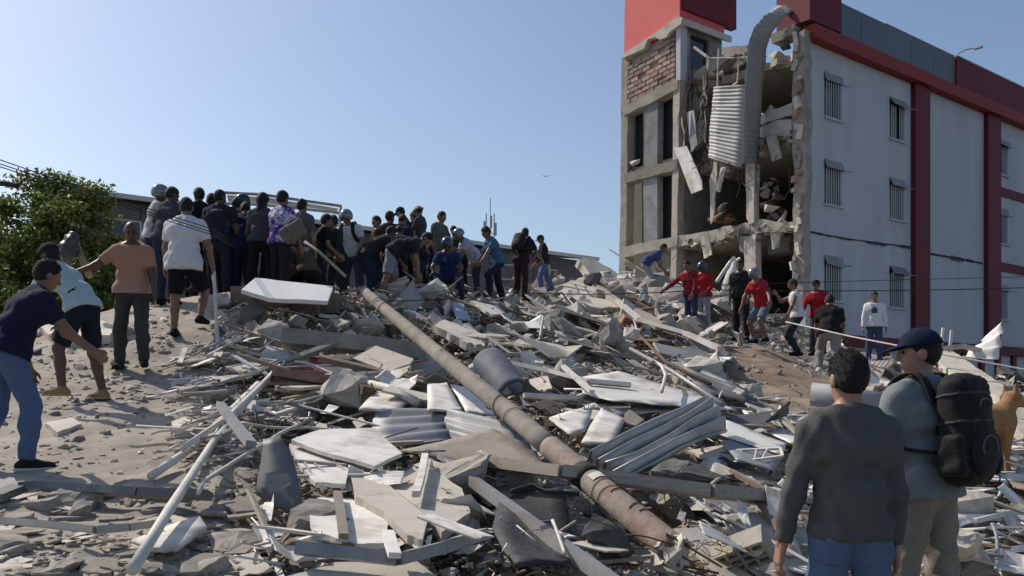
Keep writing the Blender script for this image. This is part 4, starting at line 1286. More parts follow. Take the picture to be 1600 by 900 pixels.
def backpack(pi, label, c=BLACK, size=(0.15, 0.10, 0.24), v=0.02, fine=False, drop=0.03):
    """pack worn on the back: main bag, front pocket, two straps"""
    M, CF, CR, U = pi['M'], pi['CF'], pi['CR'], pi['U']
    cen = pi['chest'] - CF * (0.135 + size[1]) - U * drop
    ax = [CR, CF, U]
    R = empty('backpack', M @ Vector(cen), 0)
    R.rotation_euler = (0, 0, pi['root'].rotation_euler.z)
    tag(R, label, 'backpack', 'backpacks worn by people')
    loc = lambda p: np.array(p) - cen
    z0 = np.zeros(3)
    big = max(size) * 1.8
    m = mat('pack_fabric_%.2f' % c[0], c, 0.75, 0.2, 12, 0.35, 50, rand=0.05, spec=0.25)
    f = Field(z0 - big, z0 + big, v)
    f.rbox(z0, np.array((size[0] * 0.94, size[1] * 0.82, size[2])), size[1] * 0.75, ax, 0.02)
    f.ell(-U * size[2] * 0.32 - CF * size[1] * 0.15, (size[0] * 1.02, size[1] * 1.1, size[2] * 0.66), ax, 0.05)
    f.ell(U * size[2] * 0.35 - CF * size[1] * 0.05, (size[0] * 0.9, size[1] * 0.9, size[2] * 0.62), ax, 0.05)
    f.wrinkle(0.0025, 3.0)
    mbag = obj('main_bag', np_mesh([f.net()]), m, R)
    if fine:
        web = mat('pack_webbing', (0.035, 0.035, 0.038), 0.6, 0.15, 30, 0.4, 120)
        for zc in (0.62, 0.12, -0.52):
            g_ = f.like(); g_.d = f.d - 0.006
            g_.cut(U * (size[2] * zc + 0.011), vn(U + CF * 0.12)); g_.cut(U * (size[2] * zc - 0.011), -vn(U + CF * 0.12))
            obj('webbing', np_mesh([g_.net()]), web, mbag)
        for sx in (-0.55, 0.55):
            g_ = f.like(); g_.d = f.d - 0.005
            g_.cut(CR * (size[0] * sx + 0.006), CR); g_.cut(CR * (size[0] * sx - 0.006), -CR)
            obj('piping', np_mesh([g_.net()]), web, mbag)
    f = Field(z0 - big, z0 + big, v)
    f.ell(-CF * size[1] * 0.95 - U * size[2] * 0.38, (size[0] * 0.84, size[1] * 0.34, size[2] * 0.5), ax, 0.02); f.wrinkle(0.002, 5.0)
    po = obj('front_pocket', np_mesh([f.net()]), m, R)
    if fine:
        f = Field(z0 - big, z0 + big, v)
        f.ell(-CF * size[1] * 0.72 + U * size[2] * 0.42, (size[0] * 0.74, size[1] * 0.42, size[2] * 0.32), ax, 0.02)
        f.wrinkle(0.003, 8.0)
        obj('upper_pocket', np_mesh([f.net()]), m, R)
        zip_m = mat('zip', (0.10, 0.10, 0.105), 0.4, 0.1, 9, 0, metal=0.5)
        for zc, w, hh, y in ((-size[2] * 0.35, size[0] * 0.72, size[2] * 0.30, size[1] * 1.24), (size[2] * 0.42, size[0] * 0.55, size[2] * 0.16, size[1] * 1.09)):
            pts = []
            for a in np.linspace(math.radians(200), math.radians(-20), 14):
                pts.append(Vector(-CF * y + CR * w * 0.6 * math.cos(a) + U * (zc + hh * math.sin(a) * 0.8)))
            MB().tube(pts, 0.005, 5).build('zip', zip_m, po)
        for sx in (-1, 1):
            f = Field(z0 - big, z0 + big, v)
            f.rbox(CR * sx * size[0] * 1.02 - U * size[2] * 0.45 - CF * 0.02, np.array((0.035, size[1] * 0.7, size[2] * 0.38)), 0.03, ax, 0.01); f.wrinkle(0.004, 2)
            obj('side_pocket', np_mesh([f.net()]), m, R)
        MB().tube([Vector(loc(pi['shc'] - CF * 0.12 - CR * 0.04)), Vector(loc(pi['shc'] - CF * 0.16 + U * 0.05)), Vector(loc(pi['shc'] - CF * 0.12 + CR * 0.04))], 0.010, 6).build('grab_loop', m, R)
    for s in (-1, 1):
        k = pi['k']; sh = pi['shc'] + CR * s * 0.115 * k
        pts = [sh - CF * 0.15 - U * 0.06, sh - CF * 0.09 + U * 0.075, sh + U * 0.098, sh + CF * 0.085 + U * 0.05, sh + CF * 0.14 - U * 0.09, pi['chest'] + CR * s * 0.16 + CF * 0.11 - U * 0.12,
               pi['waist'] + CR * s * 0.195 + U * 0.03, pi['waist'] + CR * s * 0.15 - CF * 0.16]
        mb = MB()
        P2 = [Vector(loc(p)) for p in pts]
        cm = []
        for i in range(len(P2) - 1):       # smooth strap path
            p0, p1, p2, p3 = P2[max(i - 1, 0)], P2[i], P2[i + 1], P2[min(i + 2, len(P2) - 1)]
            for q in range(4):
                t = q / 4
                cm.append(0.5 * ((2 * p1) + (p2 - p0) * t + (2 * p0 - 5 * p1 + 4 * p2 - p3) * t * t + (3 * p1 - p0 - 3 * p2 + p3) * t ** 3))
        cm.append(P2[-1])
        vv, ff = [], []
        for i, p in enumerate(cm):
            tg = (cm[min(i + 1, len(cm) - 1)] - cm[max(i - 1, 0)]).normalized()
            wdir = (Vector(CR) - tg * Vector(CR).dot(tg)).normalized() * 0.032; nrm = tg.cross(wdir).normalized() * 0.007
            vv += [p - wdir - nrm, p + wdir - nrm, p + wdir + nrm, p - wdir + nrm]
        for i in range(len(cm) - 1):
            for j in range(4):
                ff.append((i * 4 + j, i * 4 + (j + 1) % 4, i * 4 + 4 + (j + 1) % 4, i * 4 + 4 + j))
        mb.add(vv, ff).build('strap', m, R, True)
    return R

# ---------------------------------------------------------------- the people
NEAR, MID, FAR = 0.015, 0.019, 0.026
# two men watching from the street
m1 = person(1328, 0, 4.2, 92, 'man seen from behind in charcoal long sleeved top and blue jeans', h=1.80, v=0.012, lean=2, head=(4, 8), at=((1328 - 800) / FPX * 4.2, 4.2, 0.02),
            aL=(2, 16), fL=(6, 10), aR=(-2, 8), fR=(6, 2), sk='l', hair='short', shirt=(0.10, 0.10, 0.098), sleeve='long', legs=(0.10, 0.15, 0.26), bulk=0.97, hemw=0.094, gl=0.013, hem=-0.0, wr=0.0065, curl=0.35, strands=True, collar=(0.075, 0.078, 0.084), pockets=True)
m2 = person(1444, 0, 4.9, 124, 'man in navy cap and grey tee shirt with a backpack, watching', h=1.82, v=0.013, lean=3, head=(2, 40), at=((1444 - 800) / FPX * 4.9, 4.9, 0.155),
            aL=(10, 10), fL=(38, 4), aR=(6, 10), fR=(30, 4), sk='l', hair='short', shirt=(0.20, 0.222, 0.23), legs=(0.26, 0.23, 0.19), hat='cap', hatc=(0.012, 0.018, 0.042), bulk=1.1, hem=-0.03, wr=0.007, eyes=True, collar=(0.18, 0.21, 0.24))
backpack(m2, 'large black backpack with pockets and zips on the capped man', size=(0.165, 0.105, 0.29), v=0.012, fine=True, drop=0.09)

# climbing the dusty slope
person(10, 736, 6.72, 46, 'man in navy polo and blue jeans stooping with one arm out', h=1.68, v=NEAR, lean=32, head=(18, 0), aL=(-5, 8), fL=(14, 4), aR=(30, 16), fR=(52, 8),
       tL=(-4, 6), sL=(-24, 2), tR=(20, 4), sR=(-6, 2), sk='m', shirt=(0.014, 0.016, 0.042), legs=(0.085, 0.13, 0.24), shoe=(0.02, 0.02, 0.022), sole=(0.55, 0.55, 0.55), curl=0.7, bulk=1.08, strands=True, prints=[(-1, 0.085, 0, 0.10, 0.014, (0.14, 0.145, 0.2))])
person(130, 624, 9.2, 168, 'man in pale polo with navy trim and dark shorts bending forward', h=1.74, v=MID, lean=46, head=(20, 0), aL=(30, 8), fL=(38, 0), aR=(10, 8), fR=(28, 2),
       tL=(26, 6), sL=(-8, 2), tR=(-2, 6), sR=(-14, 3), sk='d', shirt=(0.40, 0.50, 0.52), legs=(0.016, 0.018, 0.03), shorts=True, shoe=(0.30, 0.20, 0.10), sole=(0.42, 0.27, 0.10), band=[(-0.06, -0.025, (0.015, 0.02, 0.05)), (-0.115, -0.09, (0.03, 0.035, 0.06))], hat='cap', hatc=(0.02, 0.02, 0.022))
person(207, 578, 10.6, 284, 'bald man in orange tee shirt walking down the slope', h=1.74, v=NEAR, lean=8, head=(22, 8), aL=(12, 14), fL=(24, 6), aR=(16, 48), fR=(30, 62),
       tL=(22, 5), sL=(-12, 2), tR=(2, 6), sR=(-16, 3), sk='d', hair='bald', shirt=(0.40, 0.215, 0.155), shirt2=(0.37, 0.33, 0.30), mix=(0.5, 0.7), s2=1.5, legs=(0.055, 0.052, 0.052), shoe=(0.02, 0.02, 0.022), eyes=True)
p4 = person(287, 526, 11.7, 84, 'man in white tee shirt and black shorts leaning on a cane', h=1.80, v=NEAR, lean=7, head=(14, 10), aL=(4, 14), fL=(12, 8), aR=(6, 20), fR=(8, 8),
            tL=(2, 4), sL=(-2, 1), tR=(42, 8), sR=(-30, 4), sk='m', shirt=(0.62, 0.62, 0.66), legs=(0.012, 0.013, 0.018), shorts=True, bulk=1.12, hem=-0.09, strands=True)
w = p4['M'] @ Vector(p4['wri'][1] + p4['W'][1] * 0.07)
b_ = P(341, 545, 11.2)
o = MB().tube([w + (w - b_).normalized() * 0.12, b_ + Vector((0, 0, -0.05))], 0.022, 8).build('cane', PIPE)
tag(o, 'white cane planted in the dust by the man in black shorts', 'cane')

# the crowd on the ridge
person(238, 470, 13.6, 20, 'helmeted man in pale shirt beside the tree edge', v=FAR, lean=12, head=(10, 0), sk='d', shirt=(0.46, 0.46, 0.48), legs=DJEAN, hat='helmet', hatc='silver', aR=(30, 10), fR=(70, 0))
person(258, 476, 13.2, 80, 'dark clothed person half hidden behind the white tee shirt', v=FAR, sk='d', shirt=(0.05, 0.055, 0.065), legs=DJEAN)
person(343, 468, 14.5, 84, 'man in black jersey seen from behind, feet apart', h=1.76, v=0.022, sk='d', shirt=(0.022, 0.024, 0.032), shirt2=(0.06, 0.065, 0.075), mix=(0.58, 0.64), s2=5, sleeve='short', legs=(0.025, 0.028, 0.042), bulk=1.15, aL=(4, 14), fL=(20, 8), aR=(4, 14), fR=(24, 0), prints=[(-1, 0.09, 0, 0.11, 0.022, (0.16, 0.17, 0.19))])
person(317, 452, 15.0, 140, 'man in black leaning on the highest spot of the crowd', v=FAR, lean=14, sk='d', shirt=BLACK, legs=BLACK, aL=(30, 30), fL=(30, 20), hair='full', at=P(317, 456, 15.0))
person(333, 462, 15.8, 96, 'person in black whose head shows between two others', v=FAR, sk='d', shirt=BLACK, legs=BLACK, h=1.78)
person(300, 470, 15.6, 60, 'dark figure crouching behind the man in white', v=FAR, sk='d', shirt=BLACK, legs=BLACK, lean=20)
person(380, 470, 14.6, 100, 'man in long navy tunic bending over', v=FAR, lean=34, head=(30, 0), sk='m', shirt=(0.013, 0.016, 0.06), legs=(0.012, 0.015, 0.05), aR=(30, 10), fR=(50, 5), hem=-0.12)
person(366, 470, 15.2, 60, 'dark shirted man reaching out with a bare forearm', v=FAR, lean=8, sk='l', shirt=BLACK, legs=BLACK, aR=(20, 20), fR=(80, 30))
person(391, 462, 15.6, 190, 'helmeted man with both arms stretched forward', v=FAR, lean=15, sk='d', shirt=(0.03, 0.032, 0.05), legs=DJEAN, hat='helmet', hatc='black', aL=(60, 10), fL=(85, 0), aR=(60, 10), fR=(75, 0))
person(408, 472, 14.3, 100, 'person with long hair in charcoal vest seen from behind', v=0.022, sk='d', sleeve='none', shirt=(0.055, 0.056, 0.066), legs=BLACK, hair='long', aL=(4, 12), fL=(40, 4), aR=(4, 12), fR=(30, 4))
p12 = person(438, 474, 14.0, 62, 'man in purple and white tie dye shirt with shoulder bag', v=0.021, sk='m', shirt=(0.075, 0.035, 0.22), shirt2=(0.58, 0.54, 0.68), mix=(0.48, 0.54), s2=6, legs=(0.022, 0.02, 0.026), aL=(6, 12), fL=(10, 4), aR=(12, 10), fR=(22, 4), hair='full')
person(468, 474, 15.0, 66, 'man in grey tee shirt and pale shorts seen from behind', v=FAR, lean=8, sk='m', shirt=(0.10, 0.10, 0.105), legs=(0.34, 0.34, 0.37), shorts=True)
person(496, 482, 15.6, 20, 'man in black tee shirt standing side on', v=FAR, sk='m', shirt=BLACK, legs=(0.02, 0.02, 0.028), hair='full', aR=(10, 8), fR=(50, 0))
person(516, 476, 17.4, 110, 'person in grey top behind the man in black tee', v=FAR, sk='m', shirt=(0.30, 0.29, 0.28), legs=DJEAN, hair='full')
person(527, 484, 16.2, 250, 'person in dark jacket beside the white shirted helmet wearer', v=FAR, sk='d', shirt=(0.03, 0.032, 0.04), legs=(0.03, 0.03, 0.035), sleeve='long')
p16 = person(551, 478, 16.6, 262, 'helmeted man in white tee shirt with dark pack straps', v=0.022, sk='m', shirt=(0.58, 0.57, 0.58), legs=(0.06, 0.075, 0.12), hat='helmet', hatc='silver', head=(20, 10), aL=(10, 16), fL=(50, 0), aR=(6, 26), fR=(20, 20))
backpack(p16, 'small dark backpack on the man in white tee and helmet', BLACK, (0.13, 0.07, 0.2), 0.024)
person(590, 474, 17.6, 190, 'man in dark maroon shirt behind the stooping worker', v=FAR, sk='m', shirt=(0.05, 0.032, 0.036), legs=DJEAN, aL=(12, 6), fL=(60, 0))
person(606, 464, 18.8, 84, 'dark haired man in black seen from behind on the ridge', v=FAR, sk='m', shirt=(0.025, 0.025, 0.035), legs=BLACK, hair='full')
person(619, 466, 18.6, 60, 'man in navy shirt turned towards the ridge', v=FAR, sk='m', shirt=(0.02, 0.024, 0.055), legs=BLACK, bulk=1.15)
person(618, 474, 16.8, 88, 'broad man in navy tee shirt with his back turned, stooping', v=FAR, lean=40, head=(40, 0), sk='m', shirt=(0.018, 0.022, 0.058), legs=(0.02, 0.02, 0.03), bulk=1.2, tL=(30, 8), sL=(-30, 2), tR=(30, 8), sR=(-30, 2))
person(612, 478, 15.8, 8, 'man in grey shorts bent double over the debris', v=0.022, lean=82, head=(60, 0), sk='m', shirt=(0.028, 0.03, 0.036), legs=(0.24, 0.24, 0.29), shorts=True, aL=(10, 6), fL=(4, 2), aR=(2, 6), fR=(10, 2), tL=(4, 8), sL=(-14, 2), tR=(-12, 8), sR=(-16, 2), shoe=(0.3, 0.2, 0.06))
person(638, 446, 19.6, 196, 'man in dark peaked cap and grey shirt looking sideways', v=FAR, sk='m', shirt=(0.055, 0.055, 0.06), legs=BLACK, hat='cap', hatc=BLACK, aL=(20, 8), fL=(110, -20))
person(657, 447, 19.2, 170, 'person in pale bucket hat holding hands to the face', v=FAR, sk='m', shirt=(0.06, 0.06, 0.068), legs=BLACK, hat='bucket', hatc=(0.42, 0.42, 0.44), aL=(30, 6), fL=(140, -10), aR=(30, 6), fR=(120, 0), sleeve='long')
person(650, 446, 20.4, 130, 'dark figure behind the pair in hats', v=FAR, sk='m', shirt=BLACK, legs=BLACK, hair='full')
person(681, 456, 19.8, 330, 'man in grey green tee shirt looking down', v=FAR, sk='m', shirt=(0.115, 0.125, 0.115), legs=(0.03, 0.03, 0.035), head=(30, 0))
person(701, 470, 17.6, 268, 'helmeted man in blue tee squatting among the stones', v=0.022, lean=28, head=(40, 0), sk='d', shirt=(0.022, 0.035, 0.105), shirt2=(0.2, 0.22, 0.28), mix=(0.62, 0.66), s2=6, legs=DJEAN, hat='helmet', hatc='blue', aL=(30, 20), fL=(30, -10), aR=(30, 20), fR=(30, -10), tL=(95, 22), sL=(-30, 4), tR=(95, 22), sR=(-30, 4))
person(744, 474, 20.0, 200, 'person with silver helmet and pale patterned shirt reaching down', v=0.022, lean=42, head=(40, 0), sk='m', shirt=(0.50, 0.49, 0.56), shirt2=(0.30, 0.28, 0.38), mix=(0.52, 0.6), s2=9, legs=(0.05, 0.05, 0.075), hat='helmet', hatc='silver', aL=(24, 4), fL=(24, 0), aR=(20, 4), fR=(20, 0))
person(778, 476, 19.4, 205, 'man in teal blue tee shirt leaning with legs wide apart', v=0.021, lean=28, head=(26, 0), sk='m', shirt=(0.05, 0.145, 0.235), legs=(0.02, 0.022, 0.04), hair='full', aL=(34, 12), fL=(34, 0), aR=(14, 14), fR=(50, 0), tL=(50, 14), sL=(-6, 8), tR=(-14, 14), sR=(-20, 4))
p28 = person(814, 472, 20.5, 60, 'man in dark maroon trousers carrying a black backpack', v=FAR, lean=24, sk='m', shirt=(0.035, 0.022, 0.028), legs=(0.04, 0.022, 0.026), aL=(6, 10), fL=(60, 0), hair='short')
backpack(p28, 'round black backpack on the man in maroon trousers', BLACK, (0.15, 0.10, 0.22), 0.024)
person(851, 462, 24.6, 186, 'man in black cap, black shirt and blue jeans stepping', v=FAR, h=1.68, lean=8, head=(26, 0), sk='m', shirt=(0.022, 0.026, 0.028), legs=(0.095, 0.13, 0.24), hat='cap', hatc=BLACK, aL=(10, 6), fL=(40, 0), tL=(22, 4), sL=(-10, 2), tR=(-14, 4), sR=(-30, 2), sleeve='long')
person(572, 480, 16.2, 30, 'person in dark tee shirt bowed low behind the white shirted man', v=FAR, lean=55, head=(40, 0), sk='d', shirt=(0.03, 0.03, 0.034), legs=DJEAN, tL=(24, 8), sL=(-20, 2), tR=(10, 8), sR=(-24, 2), aL=(40, 8), fL=(30, 0), aR=(30, 8), fR=(40, 0))
person(424, 478, 15.2, 150, 'person in dark grey hoodie stooping behind the tie dye shirt', v=FAR, lean=32, head=(30, 0), sk='d', shirt=(0.045, 0.045, 0.05), legs=BLACK, sleeve='long')
person(482, 484, 14.8, 130, 'person in brown shirt crouching between pale shorts and black tee', v=FAR, lean=44, head=(30, 0), sk='m', shirt=(0.10, 0.075, 0.055), legs=BLACK, tL=(70, 10), sL=(-40, 2), tR=(60, 10), sR=(-46, 2))
person(660, 474, 18.2, 210, 'person in black bent forward beside the squatting blue helmet', v=FAR, lean=58, head=(40, 0), sk='m', shirt=(0.024, 0.024, 0.03), legs=DJEAN, tL=(30, 8), sL=(-16, 2), tR=(6, 8), sR=(-24, 2), aL=(30, 8), fL=(20, 0), aR=(24, 8), fR=(30, 0))
person(720, 466, 20.6, 240, 'person in dark green tee behind the silver helmet', v=FAR, lean=30, head=(30, 0), sk='m', shirt=(0.03, 0.045, 0.035), legs=BLACK, h=1.66)
# near the building
person(1008, 462, 25.0, 350, 'person in blue and grey bent low beside the torn building', v=FAR, lean=62, head=(30, 0), sk='m', shirt=(0.06, 0.08, 0.2), legs=(0.30, 0.29, 0.28), tL=(30, 6), sL=(-20, 2), tR=(30, 6), sR=(-20, 2))
person(1099, 524, 21.6, 230, 'helmeted man in bright red shirt behind another in red', v=0.023, sk='d', shirt=(0.36, 0.018, 0.024), legs=(0.30, 0.30, 0.33), hat='helmet', hatc='blue', sleeve='long', head=(20, 10), lean=4)
person(1080, 522, 20.6, 224, 'man in dark red shirt and jeans stretching one arm sideways', v=0.023, lean=16, head=(22, 0), sk='m', shirt=(0.27, 0.02, 0.032), shirt2=(0.08, 0.02, 0.028), mix=(0.5, 0.58), s2=11, legs=(0.035, 0.05, 0.10), hair='short', sleeve='long', aR=(34, 40), fR=(44, 34), aL=(10, 10), fL=(30, 0), h=1.68)
person(1158, 532, 19.6, 240, 'man in black tee over plaid sleeves standing in rubble', v=0.023, lean=8, head=(16, 0), sk='d', shirt=(0.022, 0.02, 0.022), shirt2=(0.16, 0.05, 0.06), mix=(0.6, 0.66), s2=8, legs=(0.018, 0.018, 0.02), aL=(8, 8), fL=(24, 0), aR=(8, 8), fR=(16, 0))
person(1192, 536, 18.6, 214, 'helmeted man in red tee and grey shorts stooping', v=0.021, lean=26, head=(30, -10), sk='m', shirt=(0.38, 0.022, 0.032), legs=(0.13, 0.16, 0.19), shorts=True, hat='helmet', hatc='silver', aR=(20, 22), fR=(14, 8), aL=(10, 34), fL=(34, 30), tL=(40, 8), sL=(-26, 4), tR=(34, 10), sR=(-30, 4), h=1.68)
person(1246, 556, 18.6, 170, 'man in white vest shielding his face with one arm', v=0.023, lean=8, head=(16, 0), sk='m', sleeve='none', shirt=(0.60, 0.60, 0.62), legs=(0.03, 0.032, 0.045), aR=(70, 20), fR=(140, -40), aL=(20, 14), fL=(24, 0), tL=(30, 6), sL=(-30, 2), tR=(24, 6), sR=(-34, 2), h=1.68)
person(1280, 556, 19.6, 240, 'man in red sweater and black cap by the white wall', v=0.023, sk='m', shirt=(0.33, 0.02, 0.025), sleeve='long', legs=(0.05, 0.05, 0.06), hat='cap', hatc=BLACK, head=(16, 10), h=1.70)
person(1296, 604, 15.4, 70, 'man in black top and light grey trousers climbing away', v=0.021, lean=34, head=(30, 0), sk='m', shirt=(0.02, 0.017, 0.018), legs=(0.24, 0.235, 0.22), tL=(64, 10), sL=(-24, 2), tR=(-6, 6), sR=(-18, 2), aL=(30, 10), fL=(50, 0), aR=(30, 10), fR=(50, 0), shoe=(0.5, 0.5, 0.5), h=1.70)
person(1366, 570, 20.6, 250, 'man in white long sleeved sweater and jeans standing still', v=0.021, lean=2, head=(10, 20), sk='m', shirt=(0.66, 0.66, 0.70), sleeve='long', legs=(0.06, 0.075, 0.14), aL=(2, 12), fL=(10, 6), aR=(6, 12), fR=(14, 4), hair='short', h=1.66, prints=[(1, -0.02, 0, 0.075, 0.095, (0.10, 0.10, 0.105)), (1, -0.01, 0, 0.045, 0.03, (0.40, 0.40, 0.41))])

# ---------------------------------------------------------------- debris: the pieces one can name, each at its own place on the mound
RR = random.Random(77)

def GP(px, py, lift=0.0):
    p = G(px, py, lift)
    return p if p is not None else P(px, py, 26.0)

def fit_plane(pts):
    c = sum(pts, Vector()) / len(pts)
    A = np.array([tuple(p - c) for p in pts])
    n = np.linalg.svd(A)[2][2]
    n = Vector(n)
    return c, (n if n.z > 0 else -n)

def on_plane(px, py, c, n):
    d = Vector(((px - 800) / FPX, 1, (HOR - py) / FPX)); o = Vector((0, 0, EYE))
    return o + d * ((c - o).dot(n) / d.dot(n))

def solid_sheet(outline, th, warp, seed, smooth=False, cuts=3):
    """outline in its own plane -> bent, slightly uneven board of thickness th (top at z = 0)"""
    bm = bmesh.new()
    bm.faces.new([bm.verts.new((x, y, 0)) for x, y in outline])
    bmesh.ops.recalc_face_normals(bm, faces=bm.faces)
    if bm.faces[:][0].normal.z < 0:
        bmesh.ops.reverse_faces(bm, faces=bm.faces)
    bmesh.ops.triangulate(bm, faces=bm.faces[:], quad_method='BEAUTY', ngon_method='BEAUTY')
    for _ in range(2):
        long_ = [e_ for e_ in bm.edges if e_.calc_length() > 0.12]
        if long_:
            bmesh.ops.subdivide_edges(bm, edges=long_, cuts=1)
            bmesh.ops.triangulate(bm, faces=bm.faces[:])
    for v in bm.verts:
        x, y = v.co.x, v.co.y
        v.co.z += warp * (math.sin(3.1 * x + seed) + 0.8 * math.sin(4.3 * y + seed * 2) + 0.5 * math.sin(7 * x - 5 * y + seed * 3)) + warp * 0.12 * math.sin(x * 57 + seed) * math.sin(y * 49)
    top = bm.faces[:]
    r = bmesh.ops.extrude_face_region(bm, geom=top)
    for g_ in r['geom']:
        if isinstance(g_, bmesh.types.BMVert):
            g_.co.z -= th
    bmesh.ops.recalc_face_normals(bm, faces=bm.faces)
    me = bpy.data.meshes.new('board'); bm.to_mesh(me); bm.free()
    if smooth:
        me.polygons.foreach_set('use_smooth', [True] * len(me.polygons))
    return me

def plate(name, pix, m, th, label, cat, lift=0.12, rough=1.2, n=4, tilt=0.0, warp=0.012, group=None, parent=None):
    """flat broken piece lying on the heap; outline given as seen, laid on the plane of the ground below it"""
    if len(pix[0]) == 3:
        pts = [P(*p) for p in pix]; c, nr = fit_plane(pts); outline = [(p[0], p[1]) for p in pix]
    else:
        pts = [GP(p[0], p[1], lift) for p in pix]; c, nr = fit_plane(pts); outline = pix
        if nr.dot(Vector((0, -1, 0.6)).normalized()) < 0.35:
            nr = (nr + Vector((0, -0.5, 0.25))).normalized()
        if tilt:
            nr = (Matrix.Rotation(tilt, 3, 'X') @ nr).normalized()
    ol = ragged(ragged(outline, rough, n, RR), rough * 0.45, 2, RR)
    top = [on_plane(a, b, c, nr) for a, b in ol]
    ex = nr.orthogonal().normalized(); ey = nr.cross(ex)
    me = solid_sheet([((p - c).dot(ex), (p - c).dot(ey)) for p in top], th, warp * (0.7 if th < 0.06 else 0.4), RR.uniform(0, 9), th < 0.022)
    me.transform(Matrix((ex, ey, nr)).transposed().to_4x4())
    o = obj(name, me, m, parent, c)
    if label:
        tag(o, label, cat, group)
    return o

def stick(name, pts, w, h, m, label, cat, lift=0.1, round_=False, group=None, bend=0.0):
    """long piece through points seen at (px, py[, Y])"""
    pp = [P(*q) if len(q) == 3 else GP(q[0], q[1], lift) for q in pts]
    o0 = pp[0].copy(); pp = [p - o0 for p in pp]
    mb = MB()
    if round_:
        mb.tube(pp, w / 2, 10)
    else:
        for a, b in zip(pp[:-1], pp[1:]):
            mb.bar(a, b, w, h, up=(0, 0.35, 1))
    o = mb.build(name, m, None, round_); o.location = o0
    if label:
        tag(o, label, cat, group)
    return o

# the fallen concrete utility pole
def utility_pole():
    a, b = P(570, 457, 13.2), P(1056, 862, 5.2)
    R = empty('utility_pole', b)
    tag(R, 'fallen concrete utility pole lying down across the debris heap', 'pole')
    ax = (b - a); L = ax.length
    def at(t):
        return a.lerp(b, t) - b
    r0, r1 = 0.076, 0.088
    rad = lambda t: r0 + (r1 - r0) * t
    polem = mat('pole_concrete', (0.33, 0.295, 0.25), 0.9, 0.2, 3.0, 0.5, 24, col2=(0.22, 0.195, 0.165), mix2=(0.46, 0.62), scale2=2.6)
    polep = mat('pole_worn_paint', (0.28, 0.195, 0.16), 0.92, 0.22, 3.0, 0.6, 24, col2=(0.34, 0.295, 0.245), mix2=(0.44, 0.56), scale2=2.6)
    n = 30; s = 0.79
    MB().tube([at(s * i / n) for i in range(n + 1)], [rad(s * i / n) for i in range(n + 1)], 24).build('upper_shaft', polem, R, True)
    MB().tube([at(s + (1 - s) * i / n) for i in range(n + 1)], [rad(s + (1 - s) * i / n) + 0.004 for i in range(n + 1)], 24).build('painted_butt', polep, R, True)
    d = ax.normalized(); u = d.orthogonal().normalized(); w = d.cross(u)
    def ring(t, r, m, tl=0.0, turns=1.0):
        c = at(t); rr_ = rad(t) + 0.01
        pts = [c + (u * math.cos(q) + w * math.sin(q)) * rr_ + d * (tl * q / 6.28) for q in np.linspace(0, 6.28 * turns, int(20 * turns))]
        MB().tube(pts, r, 5).build('wire_wrap', m, R, True)
    for t, tl in ((0.10, 0.02), (0.11, 0.05), (0.125, -0.03), (0.14, 0.04), (0.45, 0.05), (0.64, 0.12), (0.72, -0.08), (0.89, 0.02), (0.905, 0.05), (0.915, -0.04), (0.925, 0.10), (0.945, 0.05)):
        ring(t, RR.choice([0.003, 0.004, 0.005]), CABLE, tl * 2.5, RR.uniform(0.6, 1.3))
    # dark band and paper label
    MB().tube([at(0.855), at(0.872)], [rad(0.855) + 0.012, rad(0.872) + 0.012], 24).build('dark_band', mat('bitumen_band', (0.03, 0.027, 0.025), 0.8, 0.2, 6, 0.3), R, True)
    c = at(0.884); fr = Vector((0, -1, 0.75)); fr = (fr - d * fr.dot(d)).normalized(); sd = d.cross(fr)
    v = []
    for i in range(7):
        q = -0.55 + i * 0.16
        for t in (-0.045, 0.045):
            v.append(c + (fr * math.cos(q) + sd * math.sin(q)) * (rad(0.884) + 0.012) + d * t)
    obj('paper_label', mesh(v, [(2 * i, 2 * i + 1, 2 * i + 3, 2 * i + 2) for i in range(6)], True), mat('paper', (0.62, 0.60, 0.55), 0.8, 0.1, 8, 0.1), R)
    # shattered end: lumps of concrete round bent bars
    rr = random.Random(2)
    for k in range(14):
        q = rr.uniform(0, 6.28); e = at(1.0) + (u * math.cos(q) + w * math.sin(q)) * rr.uniform(0.02, 0.09) + d * rr.uniform(-0.08, 0.08)
        bm = bmesh.new()
        for _ in range(10):
            bm.verts.new(Vector((rr.gauss(0, 1), rr.gauss(0, 1), rr.gauss(0, 1))) * 0.035)
        bmesh.ops.convex_hull(bm, input=bm.verts)
        me = bpy.data.meshes.new('lump'); bm.to_mesh(me); bm.free()
        obj('broken_lump', me, PALE, R, e)
    for k in range(6):
        q = k * 1.05; e = at(0.99) + (u * math.cos(q) + w * math.sin(q)) * 0.06
        MB().tube([e, e + d * rr.uniform(0.1, 0.25) + Vector((rr.uniform(-.08, .08), 0, rr.uniform(-.05, .08))), e + d * rr.uniform(0.2, 0.3) + Vector((rr.uniform(-.2, .3), 0, rr.uniform(-.1, .1)))], 0.007, 6).build('bent_bar', RUST, R)
    return a
POLE_TIP = utility_pole()

